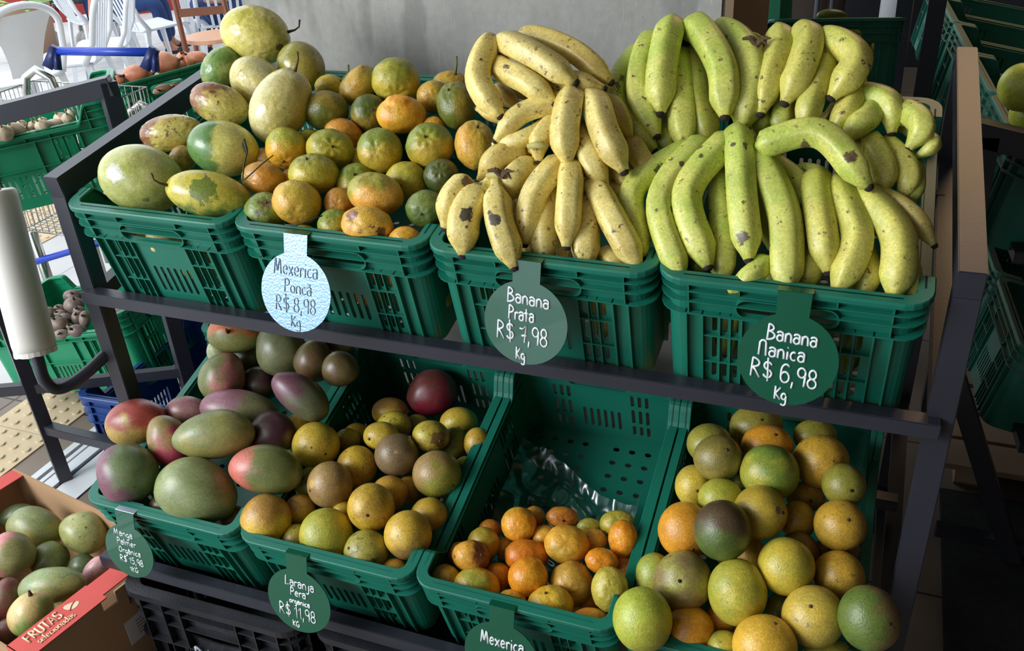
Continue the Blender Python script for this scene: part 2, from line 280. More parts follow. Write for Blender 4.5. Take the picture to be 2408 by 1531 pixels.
# ---------------------------------------------------------------- crates
def crate_mesh(W=.372, L=.565, H=.222, dip=.045, rim=.021, handle_ribs=False):
    """display crate: origin at front left rim corner, x across, y back, z down from the rim"""
    mb = MB(); th = .0028
    i0, i1 = .0115, .0150 ; rim = .0145                     # wall inset at the rim and at the bottom
    ins = lambda z: i0 + (i1 - i0) * (-z / H)
    rc = .028                                            # corner radius
    def sl(x, z0, z1, w=.0075): return rrect(x - w / 2, z0, x + w / 2, z1, w * .45, 2)
    # --- short walls (with handle hole) and long walls (dipped in the middle)
    def wall(length, long):
        holes = []
        if not long:
            m = length / 2
            holes.append(rrect(m - .068, -.061, m + .068, -.031, .0145, 5))
            for sgn in (-1, 1):
                for k in range(3):
                    x = m + sgn * (.070 + .0155 * k)
                    holes += [sl(x, -.103, -.067), sl(x, -.158, -.113), sl(x, -.197, -.166)]
            for k in range(6): holes.append(sl(m - .0385 + .0154 * k, -.188, -.128, .007))
            out = [(ins(-H) + rc, -H), (length - ins(-H) - rc, -H), (length - i0 - rc, 0), (i0 + rc, 0)]
        else:
            for c in (.142, length - .142):
                for k in range(-2, 3):
                    holes += [sl(c + k * .0145, -.118, -.071), sl(c + k * .0145, -.195, -.134)]
            for k in range(8): holes.append(sl(length / 2 - .054 + k * .0154, -.195, -.14))
            top = [(i0 + rc, 0), (.066, 0)]
            for k in range(1, 7): top.append((.066 + .036 * k / 6, -dip * sstep(k / 6)))
            top += [(length - x, z) for x, z in reversed(top)]
            out = [(ins(-H) + rc, -H), (length - ins(-H) - rc, -H)] + list(reversed(top))
        return plate(out, holes, th)
    for long, length, off in ((False, W, L), (True, L, W)):
        vs, fs = wall(length, long)
        for side in (0, 1):
            nv = []
            for x, z, t in vs:
                d = ins(z) + th / 2 + (t if side else t)
                if not long: nv.append((x, d, z) if side == 0 else (W - x, L - d, z))
                else: nv.append((d, L - x, z) if side == 0 else (W - d, x, z))
            mb.add(nv, fs)
    # --- rounded corners
    for cx, cy, sx, sy in ((0, 0, 1, 1), (W, 0, -1, 1), (W, L, -1, -1), (0, L, 1, -1)):
        nr = 6; vs = []
        for z in (0, -H):
            i = ins(z)
            for rr in (rc, rc - th):
                for k in range(nr + 1):
                    a = PI + PI / 2 * k / nr
                    vs.append((cx + sx * (i + rc + rr * math.cos(a)), cy + sy * (i + rc + rr * math.sin(a)), z))
        n = nr + 1; fs = []
        for k in range(nr):
            fs += [(k, k + 1, 2 * n + k + 1, 2 * n + k), (n + k, 3 * n + k, 3 * n + k + 1, n + k + 1)]
        mb.add(vs, fs)
    # --- bottom with round holes
    b = ins(-H); holes = []
    nx, ny = 9, 14
    for i in range(nx):
        for j in range(ny):
            x = b + .03 + (W - 2 * b - .06) * i / (nx - 1); y = b + .035 + (L - 2 * b - .07) * j / (ny - 1)
            if i in (4,) or j in (4, 9): continue
            holes.append([(x + .0075 * math.cos(2 * PI * k / 8), y + .0062 * math.sin(2 * PI * k / 8)) for k in range(8)])
    vs, fs = plate(rrect(b, b, W - b, L - b, rc, 5), holes, .003)
    mb.add([(x, y, z - H + .004) for x, y, z in vs], fs)
    # --- path round the crate: list of (x, y, nx, ny, z) on the outer wall line
    def ring(inset, r, zf):
        P = []; n = 5
        def arc(cx, cy, a0):
            for k in range(n + 1):
                a = math.radians(a0 + 90 * k / n); P.append((cx + r * math.cos(a), cy + r * math.sin(a), math.cos(a), math.sin(a)))
        def longside(x, nx, ys):
            for y in ys: P.append((x, y, nx, 0))
        ys = [.066 + .036 * k / 6 for k in range(7)]; ys = ys + [L - y for y in reversed(ys)]
        arc(inset + r, inset + r, 180); arc(W - inset - r, inset + r, 270); longside(W - inset, 1, ys)
        arc(W - inset - r, L - inset - r, 0); arc(inset + r, L - inset - r, 90); longside(inset, -1, list(reversed(ys)))
        return [(x, y, a, c, zf(x, y)) for x, y, a, c in P]
    def zrim(x, y):
        if x > .03 and x < W - .03: return 0
        yy = min(y, L - y); return -dip * sstep((yy - .066) / .036)
    R = ring(rim, rc * .8, zrim)
    prof = [(-.0075, -.005), (-.0075, -.0012), (-.0062, 0), (.0125, 0), (.0139, -.0012), (.0145, -.003), (.0145, -.0095), (.0118, -.0095), (.0115, -.004)]
    n = len(prof); vs = []; fs = []
    for x, y, a, c, z in R:
        for o, h in prof: vs.append((x + a * o, y + c * o, z + h))
    m = len(R)
    for i in range(m):
        for k in range(n):
            j = (i + 1) % m; k2 = (k + 1) % n; fs.append((i * n + k, i * n + k2, j * n + k2, j * n + k))
    mb.add(vs, fs)
    # --- ledges
    def ledge(z, sel, t=.002, out=.0125):
        q = ring(rim, rc * .8, lambda x, y: z); m = len(q); vs = []; fs = []
        for i in range(m):
            j = (i + 1) % m
            x, y, a, c, _ = q[i]; x2, y2, a2, c2, _ = q[j]
            if not (sel(x, y) and sel(x2, y2)): continue
            b0 = len(vs)
            for (px, py, pa, pc) in ((x, y, a, c), (x2, y2, a2, c2)):
                vs += [(px - pa * .002 - pa * (ins(z) - i0), py - pc * .002 - pc * (ins(z) - i0), z), (px + pa * out, py + pc * out, z), (px + pa * out, py + pc * out, z - t), (px - pa * .002 - pa * (ins(z) - i0), py - pc * .002 - pc * (ins(z) - i0), z - t)]
            fs += [(b0, b0 + 1, b0 + 5, b0 + 4), (b0 + 1, b0 + 2, b0 + 6, b0 + 5), (b0 + 2, b0 + 3, b0 + 7, b0 + 6), (b0 + 3, b0, b0 + 4, b0 + 7)]
            if i == 0 or True: fs += [(b0, b0 + 3, b0 + 2, b0 + 1), (b0 + 4, b0 + 5, b0 + 6, b0 + 7)]
        mb.add(vs, fs)
    allr = lambda x, y: True
    corner = lambda x, y: (x < .055 or x > W - .055) and (y < .11 or y > L - .11)
    short = lambda x, y: y < .067 or y > L - .067
    ledge(-.0225, short); ledge(-.041, corner); ledge(-.064, allr); ledge(-.058, lambda x, y: False)
    # short wall: ledge runs and ribs as boxes
    def sbox(x0, x1, z0, z1, dep, side, long=False):
        d0 = ins((z0 + z1) / 2) + .001
        lo, hi = (d0 - dep, d0)
        if not long: mb.box((x0, lo, z0), (x1, hi, z1)) if side == 0 else mb.box((W - x1, L - hi, z0), (W - x0, L - lo, z1))
        else: mb.box((W - hi, x0, z0), (W - lo, x1, z1)) if side == 0 else mb.box((lo, L - x1, z0), (hi, L - x0, z1))
    mW = W / 2
    def srib(x0, z0, z1, dep0, dep1, side, t=.002, long=False):
        # vertical rib, tapered with the wall
        a0 = ins(z0) + .001; a1 = ins(z1) + .001
        pts = [(a0, z0), (a0 - dep0, z0), (a1 - dep1, z1), (a1, z1)]
        vs = []
        for xx in (x0 - t / 2, x0 + t / 2):
            for d, z in pts:
                if not long: vs.append((xx, d, z) if side == 0 else (W - xx, L - d, z))
                else: vs.append((W - d, xx, z) if side == 0 else (d, L - xx, z))
        mb.add(vs, [(0, 1, 2, 3), (7, 6, 5, 4), (0, 4, 5, 1), (1, 5, 6, 2), (2, 6, 7, 3), (3, 7, 4, 0)])
    for side in (0, 1):
        for sx in (-1, 1):
            srib(mW + sx * .138, -.006, -.066, .0095, .0095, side)
            srib(mW + sx * .066, -.006, -.024, .0095, .0095, side)
            srib(mW + sx * .118, -.064, -H, .0105, .008, side, .003)
            srib(mW + sx * .142, -.064, -H, .010, .008, side, .003)
            for xx in (.0775, .093): srib(mW + sx * xx, -.064, -H, .007, .006, side)
            srib(mW + sx * .0615, -.064, -H, .008, .007, side, .003)
            x0, x1 = sorted((mW + sx * .0615, mW + sx * .118)); sbox(x0, x1, -.109, -.107, .008, side); sbox(x0, x1, -.163, -.161, .007, side)
        # collar round the handle hole
        hp = rrect(mW - .071, -.064, mW + .071, -.028, .017, 6); vs = []; n = len(hp); fs = []
        hq = rrect(mW - .069, -.062, mW + .069, -.030, .0155, 6)
        for dep in (.001, -.0085):
            for q in (hp, hq):
                for x, z in q:
                    d = ins(z) + dep; vs.append((x, d, z) if side == 0 else (W - x, L - d, z))
        for k in range(n):
            j = (k + 1) % n; fs += [(k, j, 2 * n + j, 2 * n + k), (n + k, 3 * n + k, 3 * n + j, n + j), (2 * n + k, 2 * n + j, 3 * n + j, 3 * n + k)]
        mb.add(vs, fs)
        for y in (.105, .178, L / 2 - .062, L / 2 + .062, L - .178, L - .105):
            srib(y, -.064, -H, .010, .008, side, .003, True)
        for y in (.142 - .02, .142 + .008, L - .142 - .008, L - .142 + .02): srib(y, -.066, -H, .006, .005, side, .002, True)
        srib(.07, -.006, -.064, .0095, .0095, side, .002, True); srib(L - .07, -.006, -.064, .0095, .0095, side, .002, True)
        for y in (.178, .24, L - .24, L - .178): srib(y, -.05, -.064, .0095, .0095, side, .002, True)
        sbox(.1, L - .1, -.128, -.126, .009, side, True)
    for z in (-.148,):
        pass
    me = D.meshes.new('crate'); me.from_pydata(mb.v, [], mb.f); me.update()
    return me
CM = crate_mesh()
TT, TL = 0.2133, 0.2789
def frame(o, X, Y, Z): return Matrix(((X[0], Y[0], Z[0], o[0]), (X[1], Y[1], Z[1], o[1]), (X[2], Y[2], Z[2], o[2]), (0, 0, 0, 1)))
def tiltm(o, tilt, yaw=0): return Matrix.Translation(o) @ Matrix.Rotation(yaw, 4, 'Z') @ Matrix.Rotation(tilt, 4, 'X')
crate0 = None; CMESH = {}
def crate(M, m, label, group=None, cat='crate', name='produce_crate'):
    if m.name not in CMESH:
        me = CM.copy(); me.materials.append(m); CMESH[m.name] = me
    o = D.objects.new(name, CMESH[m.name]); COL.objects.link(o); o.matrix_world = M
    return tag(o, label, cat, group)
WC = .372; TOP = Vector((0, 0, 1.06)); BOT = Vector((-0.0138, -0.1587, 0.4861))
gt = 'top row of green crates on the black rack'; gb = 'bottom row of green crates on the black rack'
for i, s in enumerate(['leftmost top green crate, holding giant passion fruit', 'top green crate of tangerines, second from the left, with the tag shining pale blue',
                       'top green crate of ripe yellow bananas, with the R$ 7,98 tag', 'rightmost top green crate, heaped with green bananas, with the R$ 6,98 tag']):
    crate(tiltm(TOP + Vector((i * WC, 0, 0)), TT), GREEN, s, gt)
for i, s in enumerate(['bottom left green crate holding red and green mangoes', 'bottom green crate of oranges with one red mango, with the R$ 11,98 tag',
                       'half-empty bottom green crate with mandarins and a clear plastic bag', 'bottom right green crate overflowing with large oranges']):
    crate(tiltm(BOT + Vector((i * WC, 0, 0)), TL), GREEN, s, gb)
def sideframe(o, psi, tau):
    e = Vector((math.cos(psi) * math.cos(tau), math.sin(psi) * math.cos(tau), math.sin(tau))); h = Vector((-math.sin(psi), math.cos(psi), 0))
    return frame(o, -h, e, e.cross(h))
SZ = Matrix.Diagonal((1, 1, 1.15, 1)); MG = sideframe((-1.21, .644, .99), .688, .079) @ SZ; MBE = sideframe((-1.201, .884, .329), .136, .167) @ SZ
crate(MG, GREEN2, 'green crate of garlic behind the black bar at the left')
crate(MBE, GREEN2, 'green crate of beetroot at the left, behind the bag roll')
MON = tiltm((-1.013, 1.224, .904), -.2, 1.26)
crate(MON, GREEN2, 'green crate of onions behind the passion fruit, handle hole facing front')
# crates of the stall behind
MPE = tiltm((1.066, 1.60, 1.085), -.28, .16)
crate(MPE, GREEN, 'green crate of yellow peppers behind the green bananas')
crate(tiltm((.685, 1.54, 1.085), -.28, .16), GREEN, 'green crate next to the pepper crate, mostly behind the concrete column')
crate(Matrix.Translation((-.47, .74, .30)) @ Matrix.Rotation(.30, 4, 'Z') @ Matrix.Rotation(.1, 4, 'X'), GREEN, 'green crate in deep shade behind the mango heap, left of the rail')
# right hand rack: crates side by side facing left
MR = []
for k in range(5):
    M = Matrix.Translation((2.202 - .0298 * k, .852 + .374 * k, .908)) @ Matrix.Rotation(1.651, 4, 'Z') @ Matrix.Rotation(.20, 4, 'X')
    MR.append(M)
    crate(M, DKGREEN, ['dusty green crate nearest on the right-hand rack, holding limes', 'empty dusty green crate, the one just beyond the limes on the right-hand rack',
          'empty dusty green crate, the middle one of the upper row at the right', 'empty dusty green crate, last but one of the upper row at the right',
          'farthest dusty green crate of the upper row at the top right'][k], 'upper crates of the right-hand rack')
for k in range(3):
    M = Matrix.Translation((2.30 - .03 * k, .884 + .374 * k, .415)) @ Matrix.Rotation(1.651, 4, 'Z') @ Matrix.Rotation(.24, 4, 'X')
    crate(M, DKGREEN, ['dark green crate cut by the right edge in the lower row of the right-hand rack', 'dark green crate in the middle of the lower row at the right', 'dark green crate deepest in the lower row at the right'][k], 'lower crates of the right-hand rack')
# blue crates on the floor
crate(Matrix.Translation((-.592, .345, .30)) @ Matrix.Rotation(.06, 4, 'Z') @ Matrix.Diagonal((1, 1, 1.33, 1)), BLUE, 'blue crate standing on the floor behind the red mango and the steel rack leg')

# black market crates
def black_crate(loc, yaw, label, letters):
    W, L, H = .44, .58, .26
    root = empty('black_crate', loc, (0, 0, yaw)); tag(root, label, 'crate', 'black crates on the floor under the rack')
    mb = MB(); th = .004
    def P(length, long):
        holes = []
        m = length / 2
        if not long:
            e = [(m + .085 * math.cos(2 * PI * k / 20), -.098 + .021 * math.sin(2 * PI * k / 20)) for k in range(20)]; holes.append(e)
            for k in range(6): holes.append(rrect(m - .062 + .0215 * k, -.066, m - .062 + .0215 * k + .016, -.030, .003, 2))
        for sg in (-1, 1):
            for k in range(int((length / 2 - .12) / .028)):
                x = m + sg * (.085 + .028 * k)
                holes += [rrect(x - .009, -.22, x + .009, -.15, .004, 2)]
        return plate([(.03, -H), (length - .03, -H), (length - .03, -.004), (.03, -.004)], holes, th)
    for long, length in ((False, W), (True, L)):
        vs, fs = P(length, long)
        for side in (0, 1):
            nv = [((x, .022 + t, z) if side == 0 else (W - x, L - .022 - t, z)) if not long else ((.022 + t, L - x, z) if side == 0 else (W - .022 - t, x, z)) for x, z, t in vs]
            mb.add(nv, fs)
    for z, o, h in ((0, .0, .016), (-.042, .006, .003), (-.078, .006, .003), (-.135, .004, .004), (-.225, .008, .004), (-.25, .008, .01)):
        a = rrect(o, o, W - o, L - o, .045, 6); b = rrect(.026, .026, W - .026, L - .026, .03, 6); n = len(a)
        vs = [(x, y, z) for x, y in a] + [(x, y, z) for x, y in b] + [(x, y, z - h) for x, y in a] + [(x, y, z - h) for x, y in b]
        fs = []
        for k in range(n):
            j = (k + 1) % n; fs += [(k, j, n + j, n + k), (2 * n + k, 3 * n + k, 3 * n + j, 2 * n + j), (k, 2 * n + k, 2 * n + j, j), (n + k, n + j, 3 * n + j, 3 * n + k)]
        mb.add(vs, fs)
    for x in (.05, .105, .15, W - .15, W - .105, W - .05):
        mb.box((x - .0015, .004, -.25), (x + .0015, .022, -.012)); mb.box((x - .0015, L - .022, -.25), (x + .0015, L - .004, -.012))
    for k in range(12):
        y = .05 + (L - .1) * k / 11; mb.box((.004, y - .0015, -.25), (.022, y + .0015, -.012)); mb.box((W - .022, y - .0015, -.25), (W - .004, y + .0015, -.012))
    mb.box((.022, .022, -H), (W - .022, L - .022, -H + .004))
    mb.build('body', BLACKP, root)
    return root
bk1 = black_crate((.014, -.174, .262), 0.015, 'black crate on the floor under the mango crate, white lettering on its front', True)
bk2 = black_crate((.472, -.150, .262), 0.0, 'black crate on the floor, mostly hidden under the R$ 11,98 tag', False)

# ---------------------------------------------------------------- racks
def rack_front():
    root = empty('display_rack', (.75, .3, 0)); tag(root, 'black steel two-tier display rack carrying the eight green crates', 'rack')
    inv = Matrix.Translation((-.75, -.3, 0))
    def part(name, f, label=None):
        mb = MB(); f(mb); mb.v = [tuple(inv @ Vector(v)) for v in mb.v]
        o = mb.build(name, STEEL, root, bevel=.0015)
        if label: o['label'] = label
    yf = .058; xl, xr = -.043, 1.527
    ends = []
    for X in (xl, xr):
        p = Vector((X, yf, 1.09)); q = p + Vector((0, math.cos(.135), math.sin(.135))) * .74
        part('front_post', lambda m: m.bar((X, yf + .0, 0), (X, yf, 1.06), .036, .036, (0, 1, 0)))
        part('sloped_bar', lambda m: m.bar(p - Vector((0, .02, .012)), q, .036, .045))
        part('rear_post', lambda m: m.bar((X, q.y, 0), (X, q.y, q.z), .036, .036, (0, 1, 0)))
        part('mid_brace', lambda m: m.bar((X, yf, .84), (X, q.y, .98), .03, .03))
        part('low_brace', lambda m: m.bar((X, -.10, .22), (X, q.y, .42), .03, .03))
        part('foot_brace', lambda m: m.bar((X, yf, .12), (X, q.y, .12), .03, .03))
    yr = yf + .72
    part('front_rail', lambda m: m.bar((xl, .034, .853), (xr, .034, .853), .03, .026))
    part('rear_rail', lambda m: m.bar((xl, yr - .12, .955), (xr, yr - .12, .955), .03, .026))
    part('front_rail', lambda m: m.bar((xl - .01, -.124, .286), (xr, -.124, .286), .026, .03))
    part('rear_rail', lambda m: m.bar((xl, .42, .395), (xr, .42, .395), .03, .026))
    part('cross_rail', lambda m: m.bar((xl, yr, .14), (xr, yr, .14), .03, .026))
rack_front()
def rack_left():
    root = empty('side_rack', (-.5, .8, 0)); tag(root, 'black steel rack at the left holding garlic and beetroot crates', 'rack')
    inv = Matrix.Translation((.5, -.8, 0))
    def part(name, f):
        mb = MB(); f(mb); mb.v = [tuple(inv @ Vector(v)) for v in mb.v]; mb.build(name, STEEL, root, bevel=.0015)
    A = (-.36, .545); Bp = (-.70, .315)
    part('front_post', lambda m: m.bar((A[0], A[1], 0), (A[0], A[1], 1.13), .04, .04, (.5, .86, 0)))
    part('leg', lambda m: m.bar((Bp[0], Bp[1], 0), (Bp[0], Bp[1], 1.05), .036, .036, (.5, .86, 0)))
    part('sloped_bar', lambda m: m.bar((A[0] + .01, A[1] + .006, 1.12), (-1.0, .19, 1.0), .04, .045))
    part('crossbar', lambda m: m.bar((A[0], A[1], .30), (Bp[0], Bp[1], .325), .026, .03))
    part('crossbar', lambda m: m.bar((Bp[0], Bp[1], .325), (-1.3, -.02, .36), .026, .03))
    part('brace', lambda m: m.bar((Bp[0], Bp[1], .19), (-.12, .30, .19), .03, .03))
    part('rear_post', lambda m: m.bar((-.98, 1.3, 0), (-.98, 1.3, .72), .036, .036, (0, 1, 0)))
rack_left()
def rack_right():
    root = empty('side_rack', (1.9, 1.2, 0)); tag(root, 'black steel rack at the right edge holding the dusty green crates', 'rack')
    inv = Matrix.Translation((-1.9, -1.2, 0))
    def part(name, f):
        mb = MB(); f(mb); mb.v = [tuple(inv @ Vector(v)) for v in mb.v]; mb.build(name, STEEL, root, bevel=.0015)
    y0, y1 = .775, 2.72; sk = -.08
    for y in (y0, y1):
        x = 1.575 + sk * (y - y0)
        part('rear_post', lambda m: m.bar((x + .022, y, .40), (x + .01, y, 1.05), .055, .042, (0, 1, 0)))
        part('rear_leg', lambda m: m.bar((x + .04, y, .52), (x + .26, y, .0), .042, .042, (0, 1, 0)))
        part('sloped_bar', lambda m: m.bar((x - .018, y, 1.055), (x + .72, y, .905), .042, .048))
        part('front_post', lambda m: m.bar((x + .70, y, 0), (x + .70, y, .92), .042, .042, (0, 1, 0)))
        part('low_brace', lambda m: m.bar((x + .08, y, .055), (x + .7, y, .03), .03, .03))
    for z, dx in ((.765, .10), (.30, .20)):
        part('rear_rail', lambda m: m.bar((1.60 + dx, y0, z + .03), (1.60 + dx + sk * (y1 - y0), y1, z + .03), .03, .026))
        part('front_rail', lambda m: m.bar((2.0 + dx, y0, z - .10), (2.0 + dx + sk * (y1 - y0), y1, z - .10), .03, .026))
rack_right()
def rack_back():
    root = empty('back_rack', (1.1, 1.9, 0)); tag(root, 'black steel rack carrying the pepper crate behind the column', 'rack')
    inv = Matrix.Translation((-1.1, -1.9, 0))
    def part(name, f):
        mb = MB(); f(mb); mb.v = [tuple(inv @ Vector(v)) for v in mb.v]; mb.build(name, STEEL, root, bevel=.0015)
    part('front_rail', lambda m: m.bar((.55, 1.50, .845), (1.52, 1.66, .845), .05, .03))
    part('front_post', lambda m: m.bar((1.50, 1.68, 0), (1.50, 1.68, 1.16), .045, .045, (0, 1, 0)))
    part('front_post', lambda m: m.bar((.55, 1.50, 0), (.55, 1.50, 1.1), .045, .045, (0, 1, 0)))
    part('rear_rail', lambda m: m.bar((.5, 1.98, .70), (1.45, 2.13, .70), .05, .03))
rack_back()

# ---------------------------------------------------------------- price tags with handwriting
# stroke alphabet on a 0..1 high em: each glyph = (advance, [polyline, ...])
def arc(cx, cy, rx, ry, a0, a1, n=10): return [(cx + rx * math.cos(math.radians(a0 + (a1 - a0) * k / n)), cy + ry * math.sin(math.radians(a0 + (a1 - a0) * k / n))) for k in range(n + 1)]
GL = {
 'B': (.62, [[(.08, 0), (.12, 1)], [(.1, .98)] + arc(.14, .78, .3, .22, 90, -90) + arc(.12, .28, .42, .28, 90, -90) + [(.02, .0)]]),
 'P': (.56, [[(.08, 0), (.12, 1)], [(.1, .96)] + arc(.14, .74, .36, .26, 90, -90) + [(.1, .46)]]),
 'R': (.64, [[(.08, 0), (.12, 1)], [(.1, .98)] + arc(.14, .76, .34, .24, 90, -90) + [(.12, .5), (.3, .36), (.54, 0)]]),
 'L': (.55, [[(.16, 1), (.06, .02), (.48, .1)]]),
 'M': (.8, [[(.06, 0), (.16, .95), (.2, .95), (.32, .2), (.38, .2), (.54, .95), (.6, .9), (.68, 0)]]),
 'N': (.66, [[(.1, 0), (.12, .85)] + arc(.32, .82, .18, .18, 150, 0) + [(.54, 0)]]),
 'K': (.56, [[(.1, 0), (.1, 1)], [(.5, .95), (.12, .45), (.52, 0)]]),
 'G': (.62, [arc(.32, .5, .26, .48, 50, 320) + [(.54, .42), (.34, .42)]]),
 'O': (.66, [arc(.32, .5, .26, .46, 90, 450, 14)]),
 '$': (.6, [arc(.3, .72, .2, .2, 20, 270) + arc(.3, .3, .22, .22, 90, -160), [(.26, 1.15), (.34, -.12)]]),
 '0': (.6, [arc(.3, .5, .24, .5, 90, 450, 14)]), '1': (.4, [[(.06, .68), (.26, 1), (.28, 0)]]),
 '5': (.58, [[(.5, 1), (.14, 1), (.12, .58)] + arc(.26, .32, .24, .3, 100, -140)]),
 '6': (.62, [[(.5, .9)] + arc(.34, .62, .24, .38, 70, 180) + arc(.32, .3, .22, .29, 180, 540, 12)]),
 '7': (.58, [[(.04, .8), (.2, .74), (.46, .98), (.38, 0)], [(.18, .38), (.56, .42)]]),
 '8': (.58, [arc(.28, .74, .18, .24, 270, 630, 12) + arc(.28, .25, .22, .25, 90, -270, 12)]),
 '9': (.56, [arc(.28, .72, .2, .26, 20, 380, 12) + [(.44, 0)]]),
 ',': (.26, [[(.12, .12), (.08, -.22)]]), ' ': (.3, []),
 'a': (.52, [[(.1, .5)] + arc(.26, .5, .18, .12, 150, 0) + [(.44, .02)], arc(.26, .2, .18, .2, 20, 380, 12)]),
 'o': (.5, [arc(.25, .27, .19, .26, 90, 450, 12)]), 'e': (.5, [[(.08, .3), (.42, .34)] + arc(.25, .3, .18, .28, 10, 320)]),
 'n': (.54, [[(.1, 0), (.1, .56)], [(.1, .36)] + arc(.28, .38, .16, .2, 160, 0) + [(.46, 0)]]),
 'm': (.8, [[(.08, 0), (.08, .56)], [(.08, .36)] + arc(.22, .4, .13, .18, 160, 0) + [(.35, 0)], [(.35, .36)] + arc(.5, .4, .13, .18, 160, 0) + [(.66, 0)]]),
 'r': (.4, [[(.1, 0), (.1, .56)], [(.1, .34)] + arc(.26, .38, .15, .17, 170, 40)]),
 't': (.42, [[(.2, .9), (.2, 0)], [(.02, .58), (.42, .62)]]), 'i': (.24, [[(.12, 0), (.12, .52)], [(.12, .76), (.14, .8)]]),
 'c': (.46, [arc(.27, .28, .19, .27, 60, 310)]), 'x': (.5, [[(.06, .56), (.42, 0)], [(.42, .56), (.06, 0)]]),
 'g': (.5, [arc(.25, .3, .18, .24, 30, 380, 12) + [(.43, -.2)] + arc(.24, -.22, .19, .18, 0, -150)]),
 'j': (.36, [[(.26, .56), (.24, -.16)] + arc(.08, -.18, .16, .18, 0, -140)]), 'l': (.26, [[(.12, 1), (.12, 0)]]),
 'd': (.52, [[(.44, 1), (.44, 0)], arc(.25, .26, .19, .26, 20, 380, 12)]), 's': (.42, [arc(.22, .42, .13, .13, 30, 270, 6) + arc(.22, .15, .15, .14, 90, -140, 6)]),
 'A': (.66, [[(.04, 0), (.3, 1), (.58, 0)], [(.14, .36), (.48, .36)]]), 'F': (.54, [[(.48, 1), (.08, .96), (.08, 0)], [(.08, .52), (.4, .54)]]),
 'U': (.64, [[(.08, 1)] + arc(.3, .3, .22, .3, 180, 360) + [(.52, 1)]]), 'T': (.58, [[(.02, .98), (.56, .98)], [(.29, .98), (.29, 0)]]), 'S': (.56, [arc(.28, .74, .2, .24, 30, 270) + arc(.28, .25, .22, .25, 90, -150)]),
 'D': (.64, [[(.08, 0), (.08, 1)] + arc(.1, .5, .42, .5, 90, -90)]), '^': (0, [[(-.4, .7), (-.27, .86), (-.12, .7)]]), '~': (0, [[(-.4, .74), (-.3, .8), (-.2, .74), (-.1, .8)]]),
}
def strokes(text, h, xs=1.0):
    x = 0; out = []
    for ch in text:
        adv, ps = GL[ch]
        for q in ps: out.append([((x + px * xs) * h, py * h) for px, py in q])
        x += adv * xs
    return out, x * h
def lettering(lines, r, parent, name, m, depth=.0006, pos=lambda x, y: (x, 0, y)):
    """lines: (text, height, centre x, baseline y, slope, xscale); ribbons swept as small round pen strokes"""
    mb = MB()
    for text, h, cx, by, sl, xs in lines:
        ps, wd = strokes(text, h, xs)
        for q in ps:
            pts = []
            for x, y in q:
                X = cx - wd / 2 + x; Y = by + y + sl * (X - cx); pts.append(Vector(pos(X, Y)))
            mb.tube(pts, r, 5)
    return mb.build(name, m, parent, smooth=True)
def price_tag(M, lines, label, mats=(None, None, None), R=.068, pen=.0017, lean=-.2):
    """origin on the rim's front edge: clip over the rim, then a round disc hanging in front; local x right, -y to the viewer"""
    root = empty('price_tag'); root.matrix_world = M; tag(root, label, 'price tag', 'price tags hung on the crate rims')
    dm, cm, lm = mats[0] or TAGG, mats[1] or TAGG, mats[2] or WHITEP
    c = MB(); t = .0015; wq = .024
    c.box((-wq, -.0035, .001), (wq, .026, .001 + t)); c.box((-wq, .0245, -.02), (wq, .026, .001))
    b = c.build('clip', cm, root, bevel=.0004)
    n = 56; a0 = math.asin(.022 / R); vs = []
    out = [(-wq + .002, .030 + .003), (-.022, 0 + .0)]
    pts = [(wq - .001, .034), (.022, 0)] + [(R * math.sin(a), -math.sqrt(R * R - .022 ** 2) + R * math.cos(a)) for a in [a0 + (2 * PI - 2 * a0) * k / n for k in range(n + 1)]] + [(-.022, 0), (-wq + .001, .034)]
    def LN(x, y, z): return (x, -.0035 + (y + .0035) * math.cos(lean) + z * math.sin(-lean) * 1, z * math.cos(lean) + (y + .0035) * math.sin(lean)) 
    m = len(pts); vs = [LN(x, -.0035, z - .032) for x, z in pts] + [LN(x, -.0035 - t, z - .032) for x, z in pts]
    fs = [tuple(range(m)), tuple(reversed(range(m, 2 * m)))] + [(k, m + k, m + (k + 1) % m, (k + 1) % m) for k in range(m)]
    me = D.meshes.new('disc'); me.from_pydata(vs, [], fs); me.update(); link('disc', me, dm, root)
    cz = -.032 - math.sqrt(R * R - .022 ** 2)
    lettering(lines, pen, root, 'handwriting', lm, pos=lambda x, y: LN(x * R / .064, -.0053, cz + y * R / .064))
    return root
def rim_frame(row, i, dx, lean=0, yaw=0, roll=0):
    base = (tiltm(TOP + Vector((i * WC, 0, 0)), TT) if row == 't' else tiltm(BOT + Vector((i * WC, 0, 0)), TL)) @ Vector((dx, 0, 0))
    return Matrix.Translation(base) @ Matrix.Rotation(yaw, 4, 'Z') @ Matrix.Rotation(lean, 4, 'X') @ Matrix.Rotation(roll, 4, 'Y')
price_tag(rim_frame('t', 1, .142), [('Mexerica', .026, 0, .026, -.02, .8), ('Ponca~', .022, .004, -.002, -.04, .9), ('R$ 8,98', .024, 0, -.032, 0, .9), ('Kg', .018, 0, -.056, 0, 1)],
          'round green price tag, sky reflection painted in pale blue, faint grey handwriting', (TAGB, TAGG, GREYP), lean=-.3, pen=.0011)
price_tag(rim_frame('t', 2, .178), [('Banana', .021, .004, .028, -.08, .95), ('Prata', .021, -.006, .003, -.04, .8), ('R$ 7,98', .027, -.004, -.030, -.06, .85), ('Kg', .018, -.006, -.057, -.1, .8)],
          'round green price tag reading Banana Prata R$ 7,98')
price_tag(rim_frame('t', 3, .196), [('Banana', .021, .003, .024, -.05, .95), ('Nanica', .021, -.008, .001, -.05, 1.0), ('R$ 6,98', .026, -.002, -.032, -.08, .95), ('Kg', .018, -.003, -.057, -.06, .9)],
          'round green price tag reading Banana Nanica R$ 6,98')
